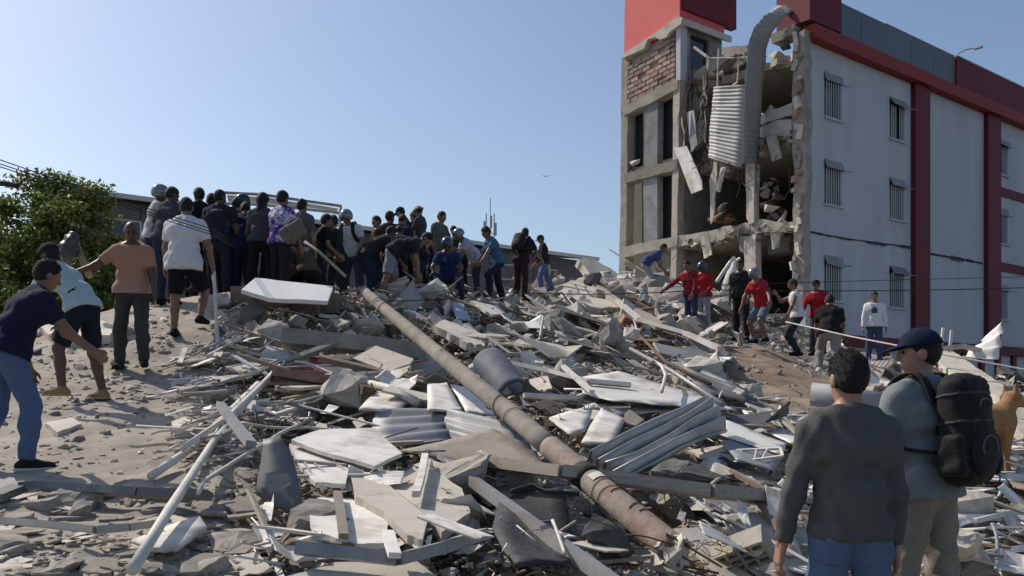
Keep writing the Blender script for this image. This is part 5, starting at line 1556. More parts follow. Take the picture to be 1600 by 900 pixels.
# overhead cables that came down with the pole
def cable(name, pts, r, label, m=CABLE, sag=0.0, cat='cable', group=None):
    P2 = [Vector(p) for p in pts]; out = []
    for a, b in zip(P2[:-1], P2[1:]):
        for i in range(8):
            t = i / 8; q = a.lerp(b, t); q.z -= sag * 4 * t * (1 - t); out.append(q)
    out.append(P2[-1]); o0 = out[0].copy()
    o = MB().tube([q - o0 for q in out], r, 6).build(name, m, None, True); o.location = o0
    return tag(o, label, cat, group)
for k, (y0, dy) in enumerate(((247, 0), (254, 5), (259, 9))):
    cable('power_cable', [P(-60, y0 - 18, 8.6), P(90, 281 + dy, 9.3), P(332, 358 + dy, 10.6), P(362, 376 + dy, 13.4), P(420, 420 + dy, 16.6), P(520, 455 + dy, 18.5)], 0.0055,
          'black overhead cable sagging past the tree into the crowd', group='cables sagging past the tree')
cable('cable_joint', [P(-40, 283, 9.0), P(10, 287, 9.0), P(29, 291, 9.0)], 0.03, 'thick black cable end hanging in front of the trees')
cable('power_cable', [P(560, 470, 15.0), P(800, 457, 15.5), P(1100, 453, 15.5), P(1700, 446, 16)], 0.009, 'thin grey cable strung low across the front of the torn building', sag=0.05)
cable('power_cable', [P(1050, 448, 17.0), P(1300, 440, 17.5), P(1700, 430, 18)], 0.007, 'second thinner cable just above the low grey one')
cable('white_cable', [P(1228, 503, 15.0), P(1330, 526, 13.5), P(1480, 555, 12.0), P(1700, 596, 11.0)], 0.013, 'pale rope stretched from the climbing men past the capped man', PIPE)

# slabs, boards and sheets one can single out
sl = plate('concrete_slab', [(377, 452), (399, 434), (521, 447), (512, 471), (420, 466)], mat('bright_white_tile', (0.84, 0.82, 0.79), 0.7, 0.05, 2, 0.05), 0.06, None, None, lift=0.48, rough=0.5)
sl['label'] = 'white topped slab block lying in front of the crowd'; sl['category'] = 'slab'
for px_, py_, e_ in ((382, 470, 0.30), (425, 478, 0.34), (470, 482, 0.34), (506, 480, 0.3)):
    q = GP(px_, py_ + 4)
    MB().box(q + Vector((0, 0.35, e_ * 0.35)) - sl.location, (0.42, 0.6, e_), Matrix.Rotation(RR.uniform(-0.1, 0.1), 3, 'Z')).build('brown_core', mat('brown_slab_core', (0.20, 0.15, 0.115), 0.95, 0.25, 4, 0.5, 25), sl)
PL = [
    ('leaning_panel', [(400, 772, 5.75), (412, 688, 6.0), (438, 681, 6.02), (458, 716, 5.92), (473, 785, 5.72), (461, 803, 5.66), (428, 790, 5.7)], 'DG', 0.02, 'smooth dark grey panel standing upright among white boards', 'panel', 0),
    ('white_board', [(455, 688), (500, 672), (588, 668), (628, 708), (584, 732)], WHITE, 0.03, 'large dusty white board below the grey ribbed sheet', 'board', 0.22),
    ('white_board', [(452, 694), (478, 700), (545, 733), (540, 760), (492, 757), (470, 728)], WHITE, 0.03, 'cracked white board beside the upright grey panel', 'board', 0.16),
    ('plaster_slab', [(545, 735), (592, 742), (668, 812), (660, 846), (636, 838), (600, 800), (556, 775)], PALE, 0.05, 'long pinkish plaster slab tilted towards the street', 'slab', 0.14),
    ('white_board', [(500, 772), (548, 775), (607, 815), (602, 846), (560, 848), (490, 830), (484, 806)], WHITE, 0.035, 'flat white board with a stick lying across it', 'board', 0.10),
    ('plaster_slab', [(430, 905), (520, 880), (640, 882), (690, 905), (560, 925)], PALE, 0.06, 'pale slab at the very foot of the heap', 'slab', 0.05),
    ('plaster_slab', [(600, 752), (662, 722), (722, 762), (735, 800), (690, 832), (650, 790)], PALE, 0.06, 'brownish plaster slab under the brown ribbed sheet', 'slab', 0.12),
    ('brown_sheet', [(622, 704, 7.35), (690, 690, 7.4), (770, 670, 7.5), (810, 692, 7.2), (862, 732, 6.75), (790, 737, 6.8), (700, 716, 7.1)], TINB, 0.012, 'dusty brown flat sheet lying against the fallen pole', 'sheet', 0),
    ('white_sheet', [(905, 592), (965, 579), (1085, 612), (1152, 640), (1080, 637), (960, 626), (912, 612)], TINW, 0.012, 'long white sheet panel behind the dark ribbed sheet', 'sheet', 0.30),
    ('white_sheet', [(905, 630), (1000, 634), (1075, 630), (1068, 642), (960, 645)], TINW, 0.012, 'narrow white sheet strip under the long white one', 'sheet', 0.2),
    ('white_sheet', [(1160, 640), (1230, 650), (1292, 682), (1240, 694), (1176, 664)], TINW, 0.02, 'white sheet with torn edge below the earth bank', 'sheet', 0.15),
    ('white_board', [(858, 652), (905, 641), (930, 628), (916, 670), (892, 676)], WHITE, 0.02, 'bright folded white board between pole and upright white board', 'board', 0.25),
    ('white_board', [(908, 690), (940, 636), (978, 652), (958, 694)], WHITE, 0.02, 'bright upright white board near the dark ribbed sheet', 'board', 0.25),
    ('concrete_slab', [(678, 507), (694, 499), (764, 528), (758, 540), (730, 536)], PALE, 0.12, 'thick white slab tipped beside the middle of the pole', 'slab', 0.2),
    ('white_board', [(735, 470), (776, 477), (790, 490), (768, 492)], WHITE, 0.05, 'small white board below the squatting man', 'board', 0.2),
    ('blue_board', [(706, 470), (724, 474), (736, 500), (714, 497)], 'BL', 0.03, 'pale blue board leaning in the shade below the squatting man', 'board', 0.2),
    ('concrete_slab', [(903, 405, 27.5), (918, 402, 27.6), (948, 416, 27.8), (992, 441, 27.6), (985, 452, 27.0), (930, 440, 26.6)], PALE, 0.25, 'big tilted slab on the skyline beside the torn building', 'slab', 0),
    ('concrete_slab', [(872, 448), (900, 440), (948, 456), (975, 478), (930, 482), (890, 468)], PALE, 0.12, 'flat pale slab with bars across it on the ridge', 'slab', 0.2),
    ('concrete_slab', [(1462, 546), (1478, 541), (1572, 606), (1562, 622), (1470, 568)], PALE, 0.15, 'long pale slab sliding down beside the capped man', 'slab', 0.25),
    ('concrete_slab', [(1560, 640), (1600, 625), (1640, 650), (1600, 680)], CONC, 0.15, 'grey slab behind the dog', 'slab', 0.1),
    ('white_board', [(206, 846), (312, 808), (323, 826), (276, 859), (240, 860)], WHITE, 0.02, 'clean white board under the long white pipe', 'board', 0.06),
    ('concrete_slab', [(196, 768), (212, 756), (285, 734), (300, 745), (290, 772)], DUST, 0.06, 'flat dusty slab next to the dark metal channel', 'slab', 0.06),
    ('concrete_slab', [(268, 658), (290, 652), (318, 660), (300, 674), (272, 672)], PALE, 0.05, 'small pale slab near the end of a pipe bundle', 'slab', 0.08),
    ('concrete_slab', [(70, 662), (112, 655), (128, 664), (90, 676)], PALE, 0.05, 'thin pale slab on the slope behind the jeans', 'slab', 0.05),
    ('concrete_slab', [(60, 510), (150, 498), (185, 508), (172, 524), (90, 530)], PALE, 0.12, 'broad pale slab between the stooping men', 'slab', 0.12),
    ('white_board', [(560, 640), (600, 600), (645, 622), (625, 640)], WHITE, 0.02, 'white board beside the concrete beam end', 'board', 0.2),
    ('white_sheet', [(668, 600), (698, 596), (722, 640), (668, 642)], TINW, 0.02, 'white ribbed door panel beside the pole', 'panel', 0.25),
    ('white_sheet', [(704, 598), (736, 604), (790, 650), (728, 642)], TINW, 0.02, 'second white ribbed door panel partly under the pole', 'panel', 0.22),
    ('white_board', [(1120, 716), (1160, 712), (1215, 760), (1190, 766), (1150, 742)], WHITE, 0.03, 'white board lying behind the man in charcoal', 'board', 0.12),
    ('grey_sheet', [(1125, 690), (1190, 684), (1225, 712), (1210, 735), (1150, 718)], 'SG', 0.015, 'blue grey flat sheet in shade behind the man in charcoal', 'sheet', 0.25),
    ('white_sheet', [(1130, 655), (1230, 690), (1222, 712), (1120, 676)], TINW, 0.015, 'white roof flashing above the blue grey sheet', 'sheet', 0.28),
    ('dark_tarpaulin', [(786, 768), (812, 752), (878, 758), (896, 830), (888, 880), (805, 890), (768, 838)], 'TP', 0.02, 'crumpled black tarpaulin, also the painted shade of a hollow, under the fallen pole', 'tarpaulin', 0.10),  # dark fabric; its black also stands in for shade in the hollow
    ('dark_board', [(1060, 545), (1118, 532), (1140, 552), (1085, 590), (1068, 580)], 'DG', 0.03, 'charcoal board beside the brown earth bank', 'board', 0.2),
    ('red_cloth', [(448, 566), (480, 558), (545, 552), (528, 590), (470, 592)], 'RC', 0.02, 'faded red cloth under the concrete beam', 'cloth', 0.14),
    ('dark_block', [(500, 556), (560, 552), (568, 590), (512, 598)], DARKC, 0.3, 'dark crumbling masonry block under the concrete beam', 'block', 0.14),
]
SPECIAL = {'DG': mat('charcoal_panel', (0.16, 0.16, 0.163), 0.55, 0.12, 2.5, 0.06, 30, rand=0.1, col2=(0.20, 0.19, 0.18), mix2=(0.55, 0.75)), 'BL': mat('pale_blue_board', (0.32, 0.38, 0.46), 0.7, 0.1, 3, 0.1), 'SG': mat('blue_grey_sheet', (0.24, 0.255, 0.28), 0.5, 0.1, 2, 0.05, metal=0.2),
           'TP': mat('tarpaulin_and_shade', (0.04, 0.04, 0.041), 0.55, 0.3, 5, 0.9, 9), 'RC': mat('faded_red_cloth', (0.26, 0.085, 0.075), 0.95, 0.25, 6, 0.5, 18, col2=(0.40, 0.30, 0.27), mix2=(0.5, 0.66), scale2=4)}
for nm, pix, m, th, lab, cat, lift in PL:
    plate(nm, pix, SPECIAL.get(m, m) if isinstance(m, str) else m, th, lab, cat, lift, 0.8 if th < 0.1 else 1.6, warp=0.06 if nm == 'dark_tarpaulin' else 0.012)

# ribbed roof sheets
TINR = mat('ribbed_steel_sheet', (0.40, 0.38, 0.35), 0.42, 0.15, 2.0, 0.05, 20, metal=0.5, rand=0.05, col2=(0.22, 0.20, 0.185), mix2=(0.5, 0.7), spec=0.5)
def Q(px, py, dy):
    p = GP(px, py, dy); return p
corrugated([P(920, 717, 7.3), P(943, 733, 7.1), P(967, 749, 6.9)], [P(1098, 620, 9.0), P(1120, 642, 8.8), P(1138, 668, 8.6)], 4, 0.055, 'corrugated_sheet', TINR, 'dark ribbed roof sheet propped up at an angle', sub=12, kink=0.02)
corrugated([P(588, 640, 8.6), P(580, 668, 8.1), P(590, 702, 7.55)], [P(706, 641, 8.7), P(700, 660, 8.3), P(716, 684, 7.9)], 4, 0.022, 'corrugated_sheet', TING, 'grey ribbed roof sheet bent over the white boards', sub=10)
corrugated([P(700, 641, 8.5), P(694, 660, 8.2), P(706, 684, 7.8)], [P(800, 662, 8.0), P(822, 690, 7.6), P(850, 724, 7.1)], 4, 0.022, 'corrugated_sheet', TING, 'second grey ribbed sheet tucked under the fallen pole', sub=10)
corrugated([GP(1150, 600, .2), GP(1170, 618, .2), GP(1195, 636, .2)], [GP(1060, 560, .25), GP(1075, 590, .25), GP(1095, 612, .25)], 5, 0.03, 'corrugated_sheet', TIND, 'dark ribbed sheet at the foot of the earth bank', sub=8)
corrugated([P(1504, 556, 18.0), P(1520, 548, 18.1), P(1540, 532, 18.3)], [P(1560, 562, 17.6), P(1564, 530, 17.8), P(1566, 502, 18.0)], 3, 0.05, 'perforated_sheet', TINW, 'torn white sheet curling up against the red based wall', sub=10)

# beams, posts, pipes
stick('concrete_beam', [(440, 527), (600, 543), (662, 553)], 0.18, 0.20, CONC, 'long grey concrete beam lying crosswise above the red cloth', 'beam', 0.35)
stick('metal_channel', [(716, 716, 7.2), (880, 737, 6.3), (1110, 768, 6.1), (1205, 776, 6.4)], 0.10, 0.085, WOODG, 'long dusty channel beam crossing over the fallen pole', 'beam')
stick('metal_channel', [(1100, 756, 7.9), (1195, 762, 7.7), (1260, 768, 7.6)], 0.12, 0.10, WOODG, 'short dusty channel continuing behind the man in charcoal', 'beam')
stick('steel_post', [(690, 716, 7.3), (800, 796, 5.75), (960, 912, 4.5)], 0.07, 0.07, STEEL, 'grey steel post slanting down past the black tarpaulin', 'post')
stick('dark_beam', [(430, 582), (560, 602), (575, 612)], 0.12, 0.10, RUST, 'dark brown beam lying under the red cloth', 'beam', 0.25)
stick('white_pipe', [(578, 600), (612, 608), (650, 628)], 0.09, 0.09, PIPE, 'thick white pipe stub beside the dark beam', 'pipe', 0.25, True)
stick('white_pipe', [(207, 890), (262, 800), (335, 688), (400, 612), (456, 553)], 0.055, 0.055, PIPE, 'longest white pipe leaning over the flat slabs', 'pipe', 0.16, True)
stick('white_pipe', [(236, 744), (300, 700), (362, 640), (404, 598)], 0.06, 0.06, PIPE, 'white pipe ending on the dusty slope', 'pipe', 0.12, True)
stick('white_pipe', [(286, 700), (356, 652), (402, 608), (438, 570)], 0.05, 0.05, PIPE, 'thin white pipe in the fan of pipes', 'pipe', 0.2, True)
stick('steel_angle', [(344, 632), (362, 656), (392, 694)], 0.07, 0.05, STEEL, 'grey bent angle iron across the pipe fan', 'bar', 0.34)
stick('black_rod', [(372, 650, 7.9), (368, 700, 7.85), (362, 765, 7.8)], 0.02, 0.02, CABLE, 'upright black rod beside the grey panel', 'rod', round_=True)
stick('black_rod', [(398, 640, 8.0), (406, 680, 7.95), (410, 735, 7.9)], 0.02, 0.02, CABLE, 'leaning black rod touching the grey panel', 'rod', round_=True)
stick('bent_wire', [(310, 770), (318, 752), (345, 735), (378, 714), (440, 676), (470, 662)], 0.03, 0.03, PIPE, 'crooked pale tube along the white boards', 'tube', 0.15, True)
stick('roof_channel', [(-20, 812), (60, 818), (150, 828), (200, 824), (246, 818)], 0.05, 0.035, TIN, 'bright bent metal channel lying over the broken paving', 'channel', 0.10)
stick('roof_channel', [(-10, 778), (30, 762), (60, 760), (130, 764), (220, 770), (328, 774)], 0.11, 0.05, TIND, 'dark bent metal channel at the feet of the stooping man', 'channel', 0.10)
stick('roof_channel', [(462, 856), (540, 864), (620, 874), (690, 856), (756, 834)], 0.07, 0.06, STEEL, 'bent grey channel along the lower edge of the white boards', 'channel', 0.14)
stick('timber_stick', [(527, 770), (532, 800), (537, 838)], 0.05, 0.03, WOODG, 'short pale stick lying on a flat white board', 'stick', 0.14)
stick('white_stick', [(606, 832), (611, 850), (617, 868)], 0.06, 0.03, WHITE, 'stubby white lath below the plaster slab', 'stick', 0.2)
stick('white_stick', [(664, 712), (658, 745), (650, 772)], 0.05, 0.04, WHITE, 'upright white lath by the brown sheet', 'stick', 0.2)
stick('white_tube', [(849, 494, 15.6), (842, 540, 15.4), (837, 578, 15.2)], 0.05, 0.05, PIPE, 'white tube standing nearly upright above the fallen pole', 'tube', round_=True)
stick('white_rail', [(790, 566), (860, 580), (920, 596), (985, 602)], 0.07, 0.05, PIPE, 'white rail running behind the fallen pole to the long sheet', 'rail', 0.35)
stick('white_rail', [(818, 618), (900, 622), (925, 612)], 0.06, 0.05, PIPE, 'white rail close behind the blue grey shell', 'rail', 0.25)
stick('white_rail', [(880, 572), (905, 595), (925, 612)], 0.06, 0.04, PIPE, 'short white rail crossing another rail', 'rail', 0.4)
stick('timber_beam', [(936, 452), (968, 475), (1010, 495), (1030, 510)], 0.16, 0.14, WOODG, 'heavy grey timber sloping down from the big tilted slab', 'beam', 0.3)
stick('timber_beam', [(965, 470), (1000, 500), (1070, 520), (1125, 545)], 0.10, 0.08, PIPE, 'long pale rafter below the men in red', 'beam', 0.4)
stick('steel_tube', [(985, 545), (1050, 580), (1130, 632)], 0.06, 0.06, STEEL, 'steel tube slanting through the rubble above the white sheet', 'tube', 0.4, True)
stick('steel_tube', [(1000, 525), (1040, 565), (1110, 600)], 0.05, 0.05, RUST, 'rusty tube beside the charcoal board', 'tube', 0.3, True)
stick('bent_pipe', [(1010, 568), (1022, 564), (1034, 572), (1040, 586), (1034, 612)], 0.04, 0.04, PIPE, 'thin white pipe bent into a hook', 'pipe', 0.5, True)
stick('white_plank', [(1500, 872), (1560, 862), (1640, 850)], 0.10, 0.05, WHITE, 'white plank beside the capped man', 'plank', 0.14)
stick('white_plank', [(1520, 815), (1580, 800), (1640, 808)], 0.08, 0.04, WHITE, 'white plank under the dangling pack', 'plank', 0.16)
stick('white_plank', [(1556, 870), (1600, 880), (1650, 894)], 0.14, 0.10, WHITE, 'thick white plank with a bare end', 'plank', 0.1)
stick('white_plank', [(1490, 826), (1530, 812), (1570, 800)], 0.06, 0.04, WOODG, 'grey lath between the white planks', 'plank', 0.12)
stick('truss_bar', [(1474, 512, 18), (1470, 545, 18)], 0.05, 0.05, PIPE, 'short upright bar near the torn white sheet', 'bar')
stick('truss_bar', [(1487, 516, 18), (1484, 550, 18)], 0.05, 0.05, PIPE, 'upright bar twin beside the torn white sheet', 'bar')
stick('truss_bar', [(1470, 545, 18), (1505, 541, 18), (1540, 550, 17.9)], 0.10, 0.07, PALE, 'rough pale bar leading to the torn white sheet', 'bar')
stick('grey_duct', [(1268, 616, 11.0), (1330, 622, 10.8), (1405, 640, 10.6)], 0.30, 0.30, mat('grey_duct', (0.27, 0.28, 0.28), 0.6, 0.1, 2, 0.05), 'fat grey pipe lying behind the head of the man in charcoal', 'pipe', round_=True)
stick('shovel_shaft', [(476, 378, 14.3), (500, 395, 14.2), (540, 432, 14.0)], 0.05, 0.05, WOODG, 'dark pole carried at a slant in the crowd', 'pole', round_=True)
stick('shovel_shaft', [(672, 475, 16.8), (700, 452, 17.0), (722, 432, 17.1)], 0.035, 0.035, WOODG, 'thin stick slanting beside the squatting man', 'stick', round_=True)
stick('timber_beam', [(1190, 500, 24), (1180, 470, 25), (1150, 430, 26)], 0.12, 0.10, WOODG, 'timber leaning against the ground floor opening', 'beam')
stick('timber_beam', [(1120, 440, 25.5), (1142, 408, 26), (1148, 402, 26)], 0.10, 0.08, PALE, 'pale rafter propping the white sheet by the opening', 'beam')
plate('white_sheet', [(1128, 446, 25.6), (1146, 404, 26.2), (1156, 402, 26.2), (1176, 440, 25.8), (1170, 462, 25.4), (1132, 462, 25.4)], WHITE, 0.02, 'white sheet hung like a tent at the ground floor opening', 'sheet')
stick('black_hose', [(800, 768), (830, 758), (852, 768), (905, 772)], 0.03, 0.03, CABLE, 'black hose looping over the tarpaulin', 'hose', 0.3, True)

# blue grey curved shell behind the pole (half of a burst tank)
def shell():
    a, b = P(764, 566, 11.5), P(806, 628, 10.3)
    d = (b - a).normalized(); up = Vector((-0.25, -0.75, 0.6)); up = (up - d * up.dot(d)).normalized(); sd = d.cross(up)
    n, m_ = 18, 12; v, f = [], []
    for j in range(m_ + 1):
        t = j / m_
        for i in range(n + 1):
            q = math.radians(-98 + 196 * i / n); r = 0.20 + 0.04 * t + 0.012 * math.sin(5 * t + i * 0.5)
            v.append(a + d * ((b - a).length * t) + (up * math.cos(q) + sd * math.sin(q)) * r - b + up * 0.05 * math.sin(3 * t))
    for j in range(m_):
        for i in range(n):
            k = j * (n + 1) + i; f.append((k, k + 1, k + n + 2, k + n + 1))
    o = obj('tank_shell', mesh(v, f, True), BLUEG, None, b)
    md = o.modifiers.new('thickness', 'SOLIDIFY'); md.thickness = 0.02
    tag(o, 'blue grey curved plastic shell lying behind the fallen pole', 'shell')
shell()

# cabinet frame tipped in the rubble
def cabinet():
    c = GP(908, 532, -0.1); M = Matrix.Rotation(-0.5, 3, 'Z') @ Matrix.Rotation(0.3, 3, 'Y') @ Matrix.Rotation(-0.15, 3, 'X')
    R = empty('cabinet', c + Vector((0, 0, 0.1)), 0); tag(R, 'open wooden cabinet carcass with a pale top lying in the rubble', 'cabinet')
    w, dp, hh = 0.85, 0.4, 0.34
    for nm, p, s, m in (('top', (0, 0, hh), (w, dp, 0.04), PALE), ('bottom', (0, 0, 0), (w, dp, 0.03), WOOD), ('side', (-w / 2 + 0.02, 0, hh / 2), (0.03, dp - 0.01, hh - 0.05), WOODG), ('side', (w / 2 - 0.02, 0, hh / 2), (0.03, dp - 0.01, hh - 0.05), WOODG), ('back', (0, dp / 2 - 0.02, hh / 2), (w - 0.08, 0.02, hh - 0.06), WOOD), ('shelf', (0, 0.02, hh * 0.5), (w - 0.09, dp - 0.08, 0.02), WOOD)):
        MB().box(M @ Vector(p), s, M).build(nm, m, R)
cabinet()

# hollow blocks: a box pierced by square cells
def hollow_block_mesh(w=0.38, d=0.19, h=0.19, nx=4, nz=3, t=0.022):
    mb = MB()
    for i in range(nx + 1):
        mb.box((-w / 2 + t / 2 + i * (w - t) / nx, 0, 0), (t, d, h))
    for k in range(nz + 1):
        for i in range(nx):
            cw = (w - t) / nx - t
            mb.box((-w / 2 + t + cw / 2 + i * (w - t) / nx, 0.001, -h / 2 + t / 2 + k * (h - t) / nz), (cw, d - 0.004, t))
    return mb.mesh()
HB = hollow_block_mesh()
hbm = {}
for key, m in (('grey', CONC), ('red', BRICK)):
    me = HB.copy(); me.materials.append(m); hbm[key] = me
for i, (px_, py_, key, lab) in enumerate(((815, 540, 'grey', 'grey hollow block upright below the cracked mound of soil'), (830, 552, 'grey', 'grey hollow block lying next to the upright one'), (800, 548, 'grey', 'grey hollow block wedged behind the white tube'),
                                          (1160, 862, 'grey', 'grey hollow block by the hand of the man in charcoal'), (730, 492, 'grey', 'hollow block in the shade of the pale blue board'), (1050, 530, 'red', 'red hollow block under the man in dark red'),
                                          (1010, 540, 'red', 'red hollow block by the timber beam'), (985, 505, 'red', 'red hollow block at the side of the cabinet'), (1120, 500, 'red', 'red hollow block between the men in red'))):
    q = GP(px_, py_, 0.1)
    o = bpy.data.objects.new('hollow_block', hbm[key]); COL.objects.link(o); o.location = q
    s = 1.15 if q.y > 12 else 0.9
    o.scale = (s, s, s); o.rotation_euler = (RR.uniform(-0.7, 0.7), RR.uniform(-0.5, 0.5), RR.uniform(-0.6, 0.6))
    tag(o, lab, 'block', 'hollow blocks in the rubble')

# waste bag hung on a leaning timber
stick('timber_post', [(140, 432, 12.6), (126, 400, 12.7), (114, 366, 12.8)], 0.10, 0.08, mat('yellow_timber', (0.34, 0.25, 0.13), 0.9, 0.2, 6, 0.3, streak=(1, 8, 8)), 'yellowish timber post leaning by the small tree', 'post')
f = Field((-0.25, -0.2, -0.32), (0.25, 0.2, 0.2), 0.02)
f.cone((0.02, 0, 0.1), (-0.03, 0, -0.1), 0.07, 0.13, 0.05).cone((-0.03, 0, -0.1), (-0.06, 0.02, -0.2), 0.12, 0.08, 0.05).wrinkle(0.012, 4)
tag(obj('plastic_bag', np_mesh([f.net()]), mat('dark_plastic_bag', (0.05, 0.052, 0.055), 0.4, 0.2, 6, 0.6, 14), None, P(111, 380, 12.6)), 'dark plastic bag hung on the leaning timber post', 'bag')
f = Field((-0.3, -0.2, -0.3), (0.3, 0.2, 0.3), 0.02)
f.rbox((0, 0, 0), np.array((0.19, 0.06, 0.13)), 0.05, [np.array([0.85, 0, 0.5]), np.array([0, 1.0, 0]), np.array([-0.5, 0, 0.85])], 0.02).wrinkle(0.006, 2)
tag(obj('shoulder_bag', np_mesh([f.net()]), mat('khaki_bag', (0.13, 0.115, 0.085), 0.9, 0.2, 9, 0.4, 30), None, P(458, 362, 13.65)), 'khaki shoulder bag slung behind the tie dye shirt', 'bag')

# far bird
def bird():
    c = P(853, 276, 140); R = empty('flying_bird', c); tag(R, 'small dark bird gliding in the open sky', 'bird')
    m = mat('dark_feathers', (0.05, 0.05, 0.055), 0.8, 0.1, 5, 0)
    MB().tube([(-0.02, -0.25, 0), (0, -0.1, 0), (0, 0.15, 0.01), (0, 0.33, 0.02)], [0.02, 0.08, 0.07, 0.02], 8).build('body', m, R, True)
    for s in (-1, 1):
        MB().prism([(s * 0.04, -0.1, 0.02), (s * 0.3, -0.14, 0.12), (s * 0.62, 0.04, 0.10), (s * 0.3, 0.05, 0.11), (s * 0.04, 0.1, 0.02)], (0, 0, 0.015)).build('wing', m, R)
bird()

# tan dog at the edge of the heap
def dog():
    base = P(1528, 668, 9.6); base.z = H(base.x, base.y) + 0.03
    s = (P(1600, 606, 9.6).z - base.z) / 0.78
    R = empty('dog', base, math.radians(-70)); tag(R, 'tan dog with pricked ears at the edge of the heap', 'dog')
    lo, hi = np.array((-0.2, -0.65, 0.0)) * s, np.array((0.2, 0.75, 0.85)) * s
    f = Field(lo, hi, 0.016)
    c = lambda a, b, ra, rb, k=0.04: f.cone(np.array(a) * s, np.array(b) * s, ra * s, rb * s, k)
    c((0, -0.30, 0.50), (0, 0.02, 0.50), 0.10, 0.115); c((0, 0.02, 0.50), (0, 0.24, 0.49), 0.12, 0.145)
    c((0, 0.26, 0.54), (0, 0.38, 0.66), 0.10, 0.07); c((0, 0.40, 0.68), (0, 0.43, 0.68), 0.075, 0.07); c((0, 0.45, 0.66), (0, 0.58, 0.63), 0.048, 0.03, 0.02)
    for x in (-1, 1):
        c((0.08 * x, 0.25, 0.42), (0.085 * x, 0.23, 0.24), 0.06, 0.034); c((0.085 * x, 0.23, 0.24), (0.085 * x, 0.25, 0.03), 0.030, 0.024); c((0.085 * x, 0.25, 0.03), (0.085 * x, 0.31, 0.025), 0.028, 0.022, 0.02)
        c((0.08 * x, -0.30, 0.45), (0.09 * x, -0.22, 0.28), 0.09, 0.05); c((0.09 * x, -0.22, 0.28), (0.09 * x, -0.38, 0.18), 0.045, 0.028); c((0.09 * x, -0.38, 0.18), (0.09 * x, -0.34, 0.03), 0.026, 0.023); c((0.09 * x, -0.34, 0.03), (0.09 * x, -0.27, 0.025), 0.027, 0.022, 0.02)
        c((0.05 * x, 0.38, 0.73), (0.062 * x, 0.37, 0.82), 0.03, 0.007, 0.015)
    c((0, -0.38, 0.54), (0, -0.52, 0.46), 0.03, 0.022, 0.03); c((0, -0.52, 0.46), (0, -0.6, 0.32), 0.022, 0.012, 0.02)
    obj('body', np_mesh([f.net()]), mat('tan_fur', (0.36, 0.20, 0.085), 0.9, 0.25, 14, 0.6, 60, col2=(0.22, 0.12, 0.06), mix2=(0.55, 0.7), scale2=4), R)
    MB().box((0, 0.585 * s, 0.645 * s), (0.03 * s, 0.025 * s, 0.025 * s)).build('nose', CABLE, R)
dog()

# wall crumbs and broken furniture left in the open rooms
def lump_mesh(rr, n=14, flat=1.0, m=None, fine=False):
    bm = bmesh.new()
    for _ in range(n):
        p = Vector((rr.gauss(0, 1), rr.gauss(0, 1), rr.gauss(0, 1))).normalized()
        p = Vector((max(-.75, min(.75, p.x)), max(-.75, min(.75, p.y)), max(-.75, min(.75, p.z)) * flat)) * rr.uniform(0.8, 1.1) * 0.66
        bm.verts.new(p)
    r = bmesh.ops.convex_hull(bm, input=bm.verts)
    bmesh.ops.delete(bm, geom=[e for e in r['geom_interior'] if isinstance(e, bmesh.types.BMVert)], context='VERTS')
    if fine:
        bmesh.ops.triangulate(bm, faces=bm.faces[:])
        for q in range(2):
            bmesh.ops.subdivide_edges(bm, edges=bm.edges[:], cuts=1, use_grid_fill=True)
            for v in bm.verts:
                v.co += Vector((rr.uniform(-1, 1), rr.uniform(-1, 1), rr.uniform(-1, 1))) * (0.035 if q == 0 else 0.014)
        bmesh.ops.triangulate(bm, faces=bm.faces[:])
    me = bpy.data.meshes.new('lump'); bm.to_mesh(me); bm.free()
    if m:
        me.materials.append(m)
    return me
rr = random.Random(41)
ROOMS = [(1113, 1152, 318, 350, 0.5, 14, [mat('brown_bedding', (0.19, 0.10, 0.06), 0.95, 0.3, 5, 0.4), INNER, WOOD], 'brown furniture scrap heaped on the middle floor', 'scraps on the middle floor'),
         (1188, 1232, 265, 342, 0.4, 18, [WOOD, INNER, mat('dark_bedding', (0.10, 0.07, 0.06), 0.95, 0.3, 5, 0.4), PALE], 'broken piece piled in the corner room of the torn end', 'scraps in the corner room'),
         (1190, 1236, 170, 212, 0.3, 9, [PALE, PALE, CONC], 'pale chunk resting on the broken upper floor', 'chunks on the upper floor'),
         (984, 1004, 250, 268, 0.15, 5, [PALE, CONC], 'small chunk resting on the sagging tower beam', 'chunks on the tower beam'),
         (1010, 1056, 405, 446, 0.2, 12, [CONC, PALE], 'chunk at the foot of the tower', 'chunks at the foot of the tower')]
for x0, x1, y0, y1, dx, n, ms, lab, grp in ROOMS:
    for k in range(n):
        q = LW(rr.uniform(x0, x1), y0 + (y1 - y0) * math.sqrt(rr.random()), 0.15 + rr.uniform(0, dx))
        o = obj('room_scrap', lump_mesh(rr, 9, 0.6, rr.choice(ms)), None, None, q, (rr.uniform(-1, 1), rr.uniform(-1, 1), rr.uniform(0, 6)))
        s = rr.uniform(0.2, 0.55); o.scale = (s * rr.uniform(0.7, 1.6), s, s * rr.uniform(0.4, 1))
        tag(o, lab, 'debris', grp)

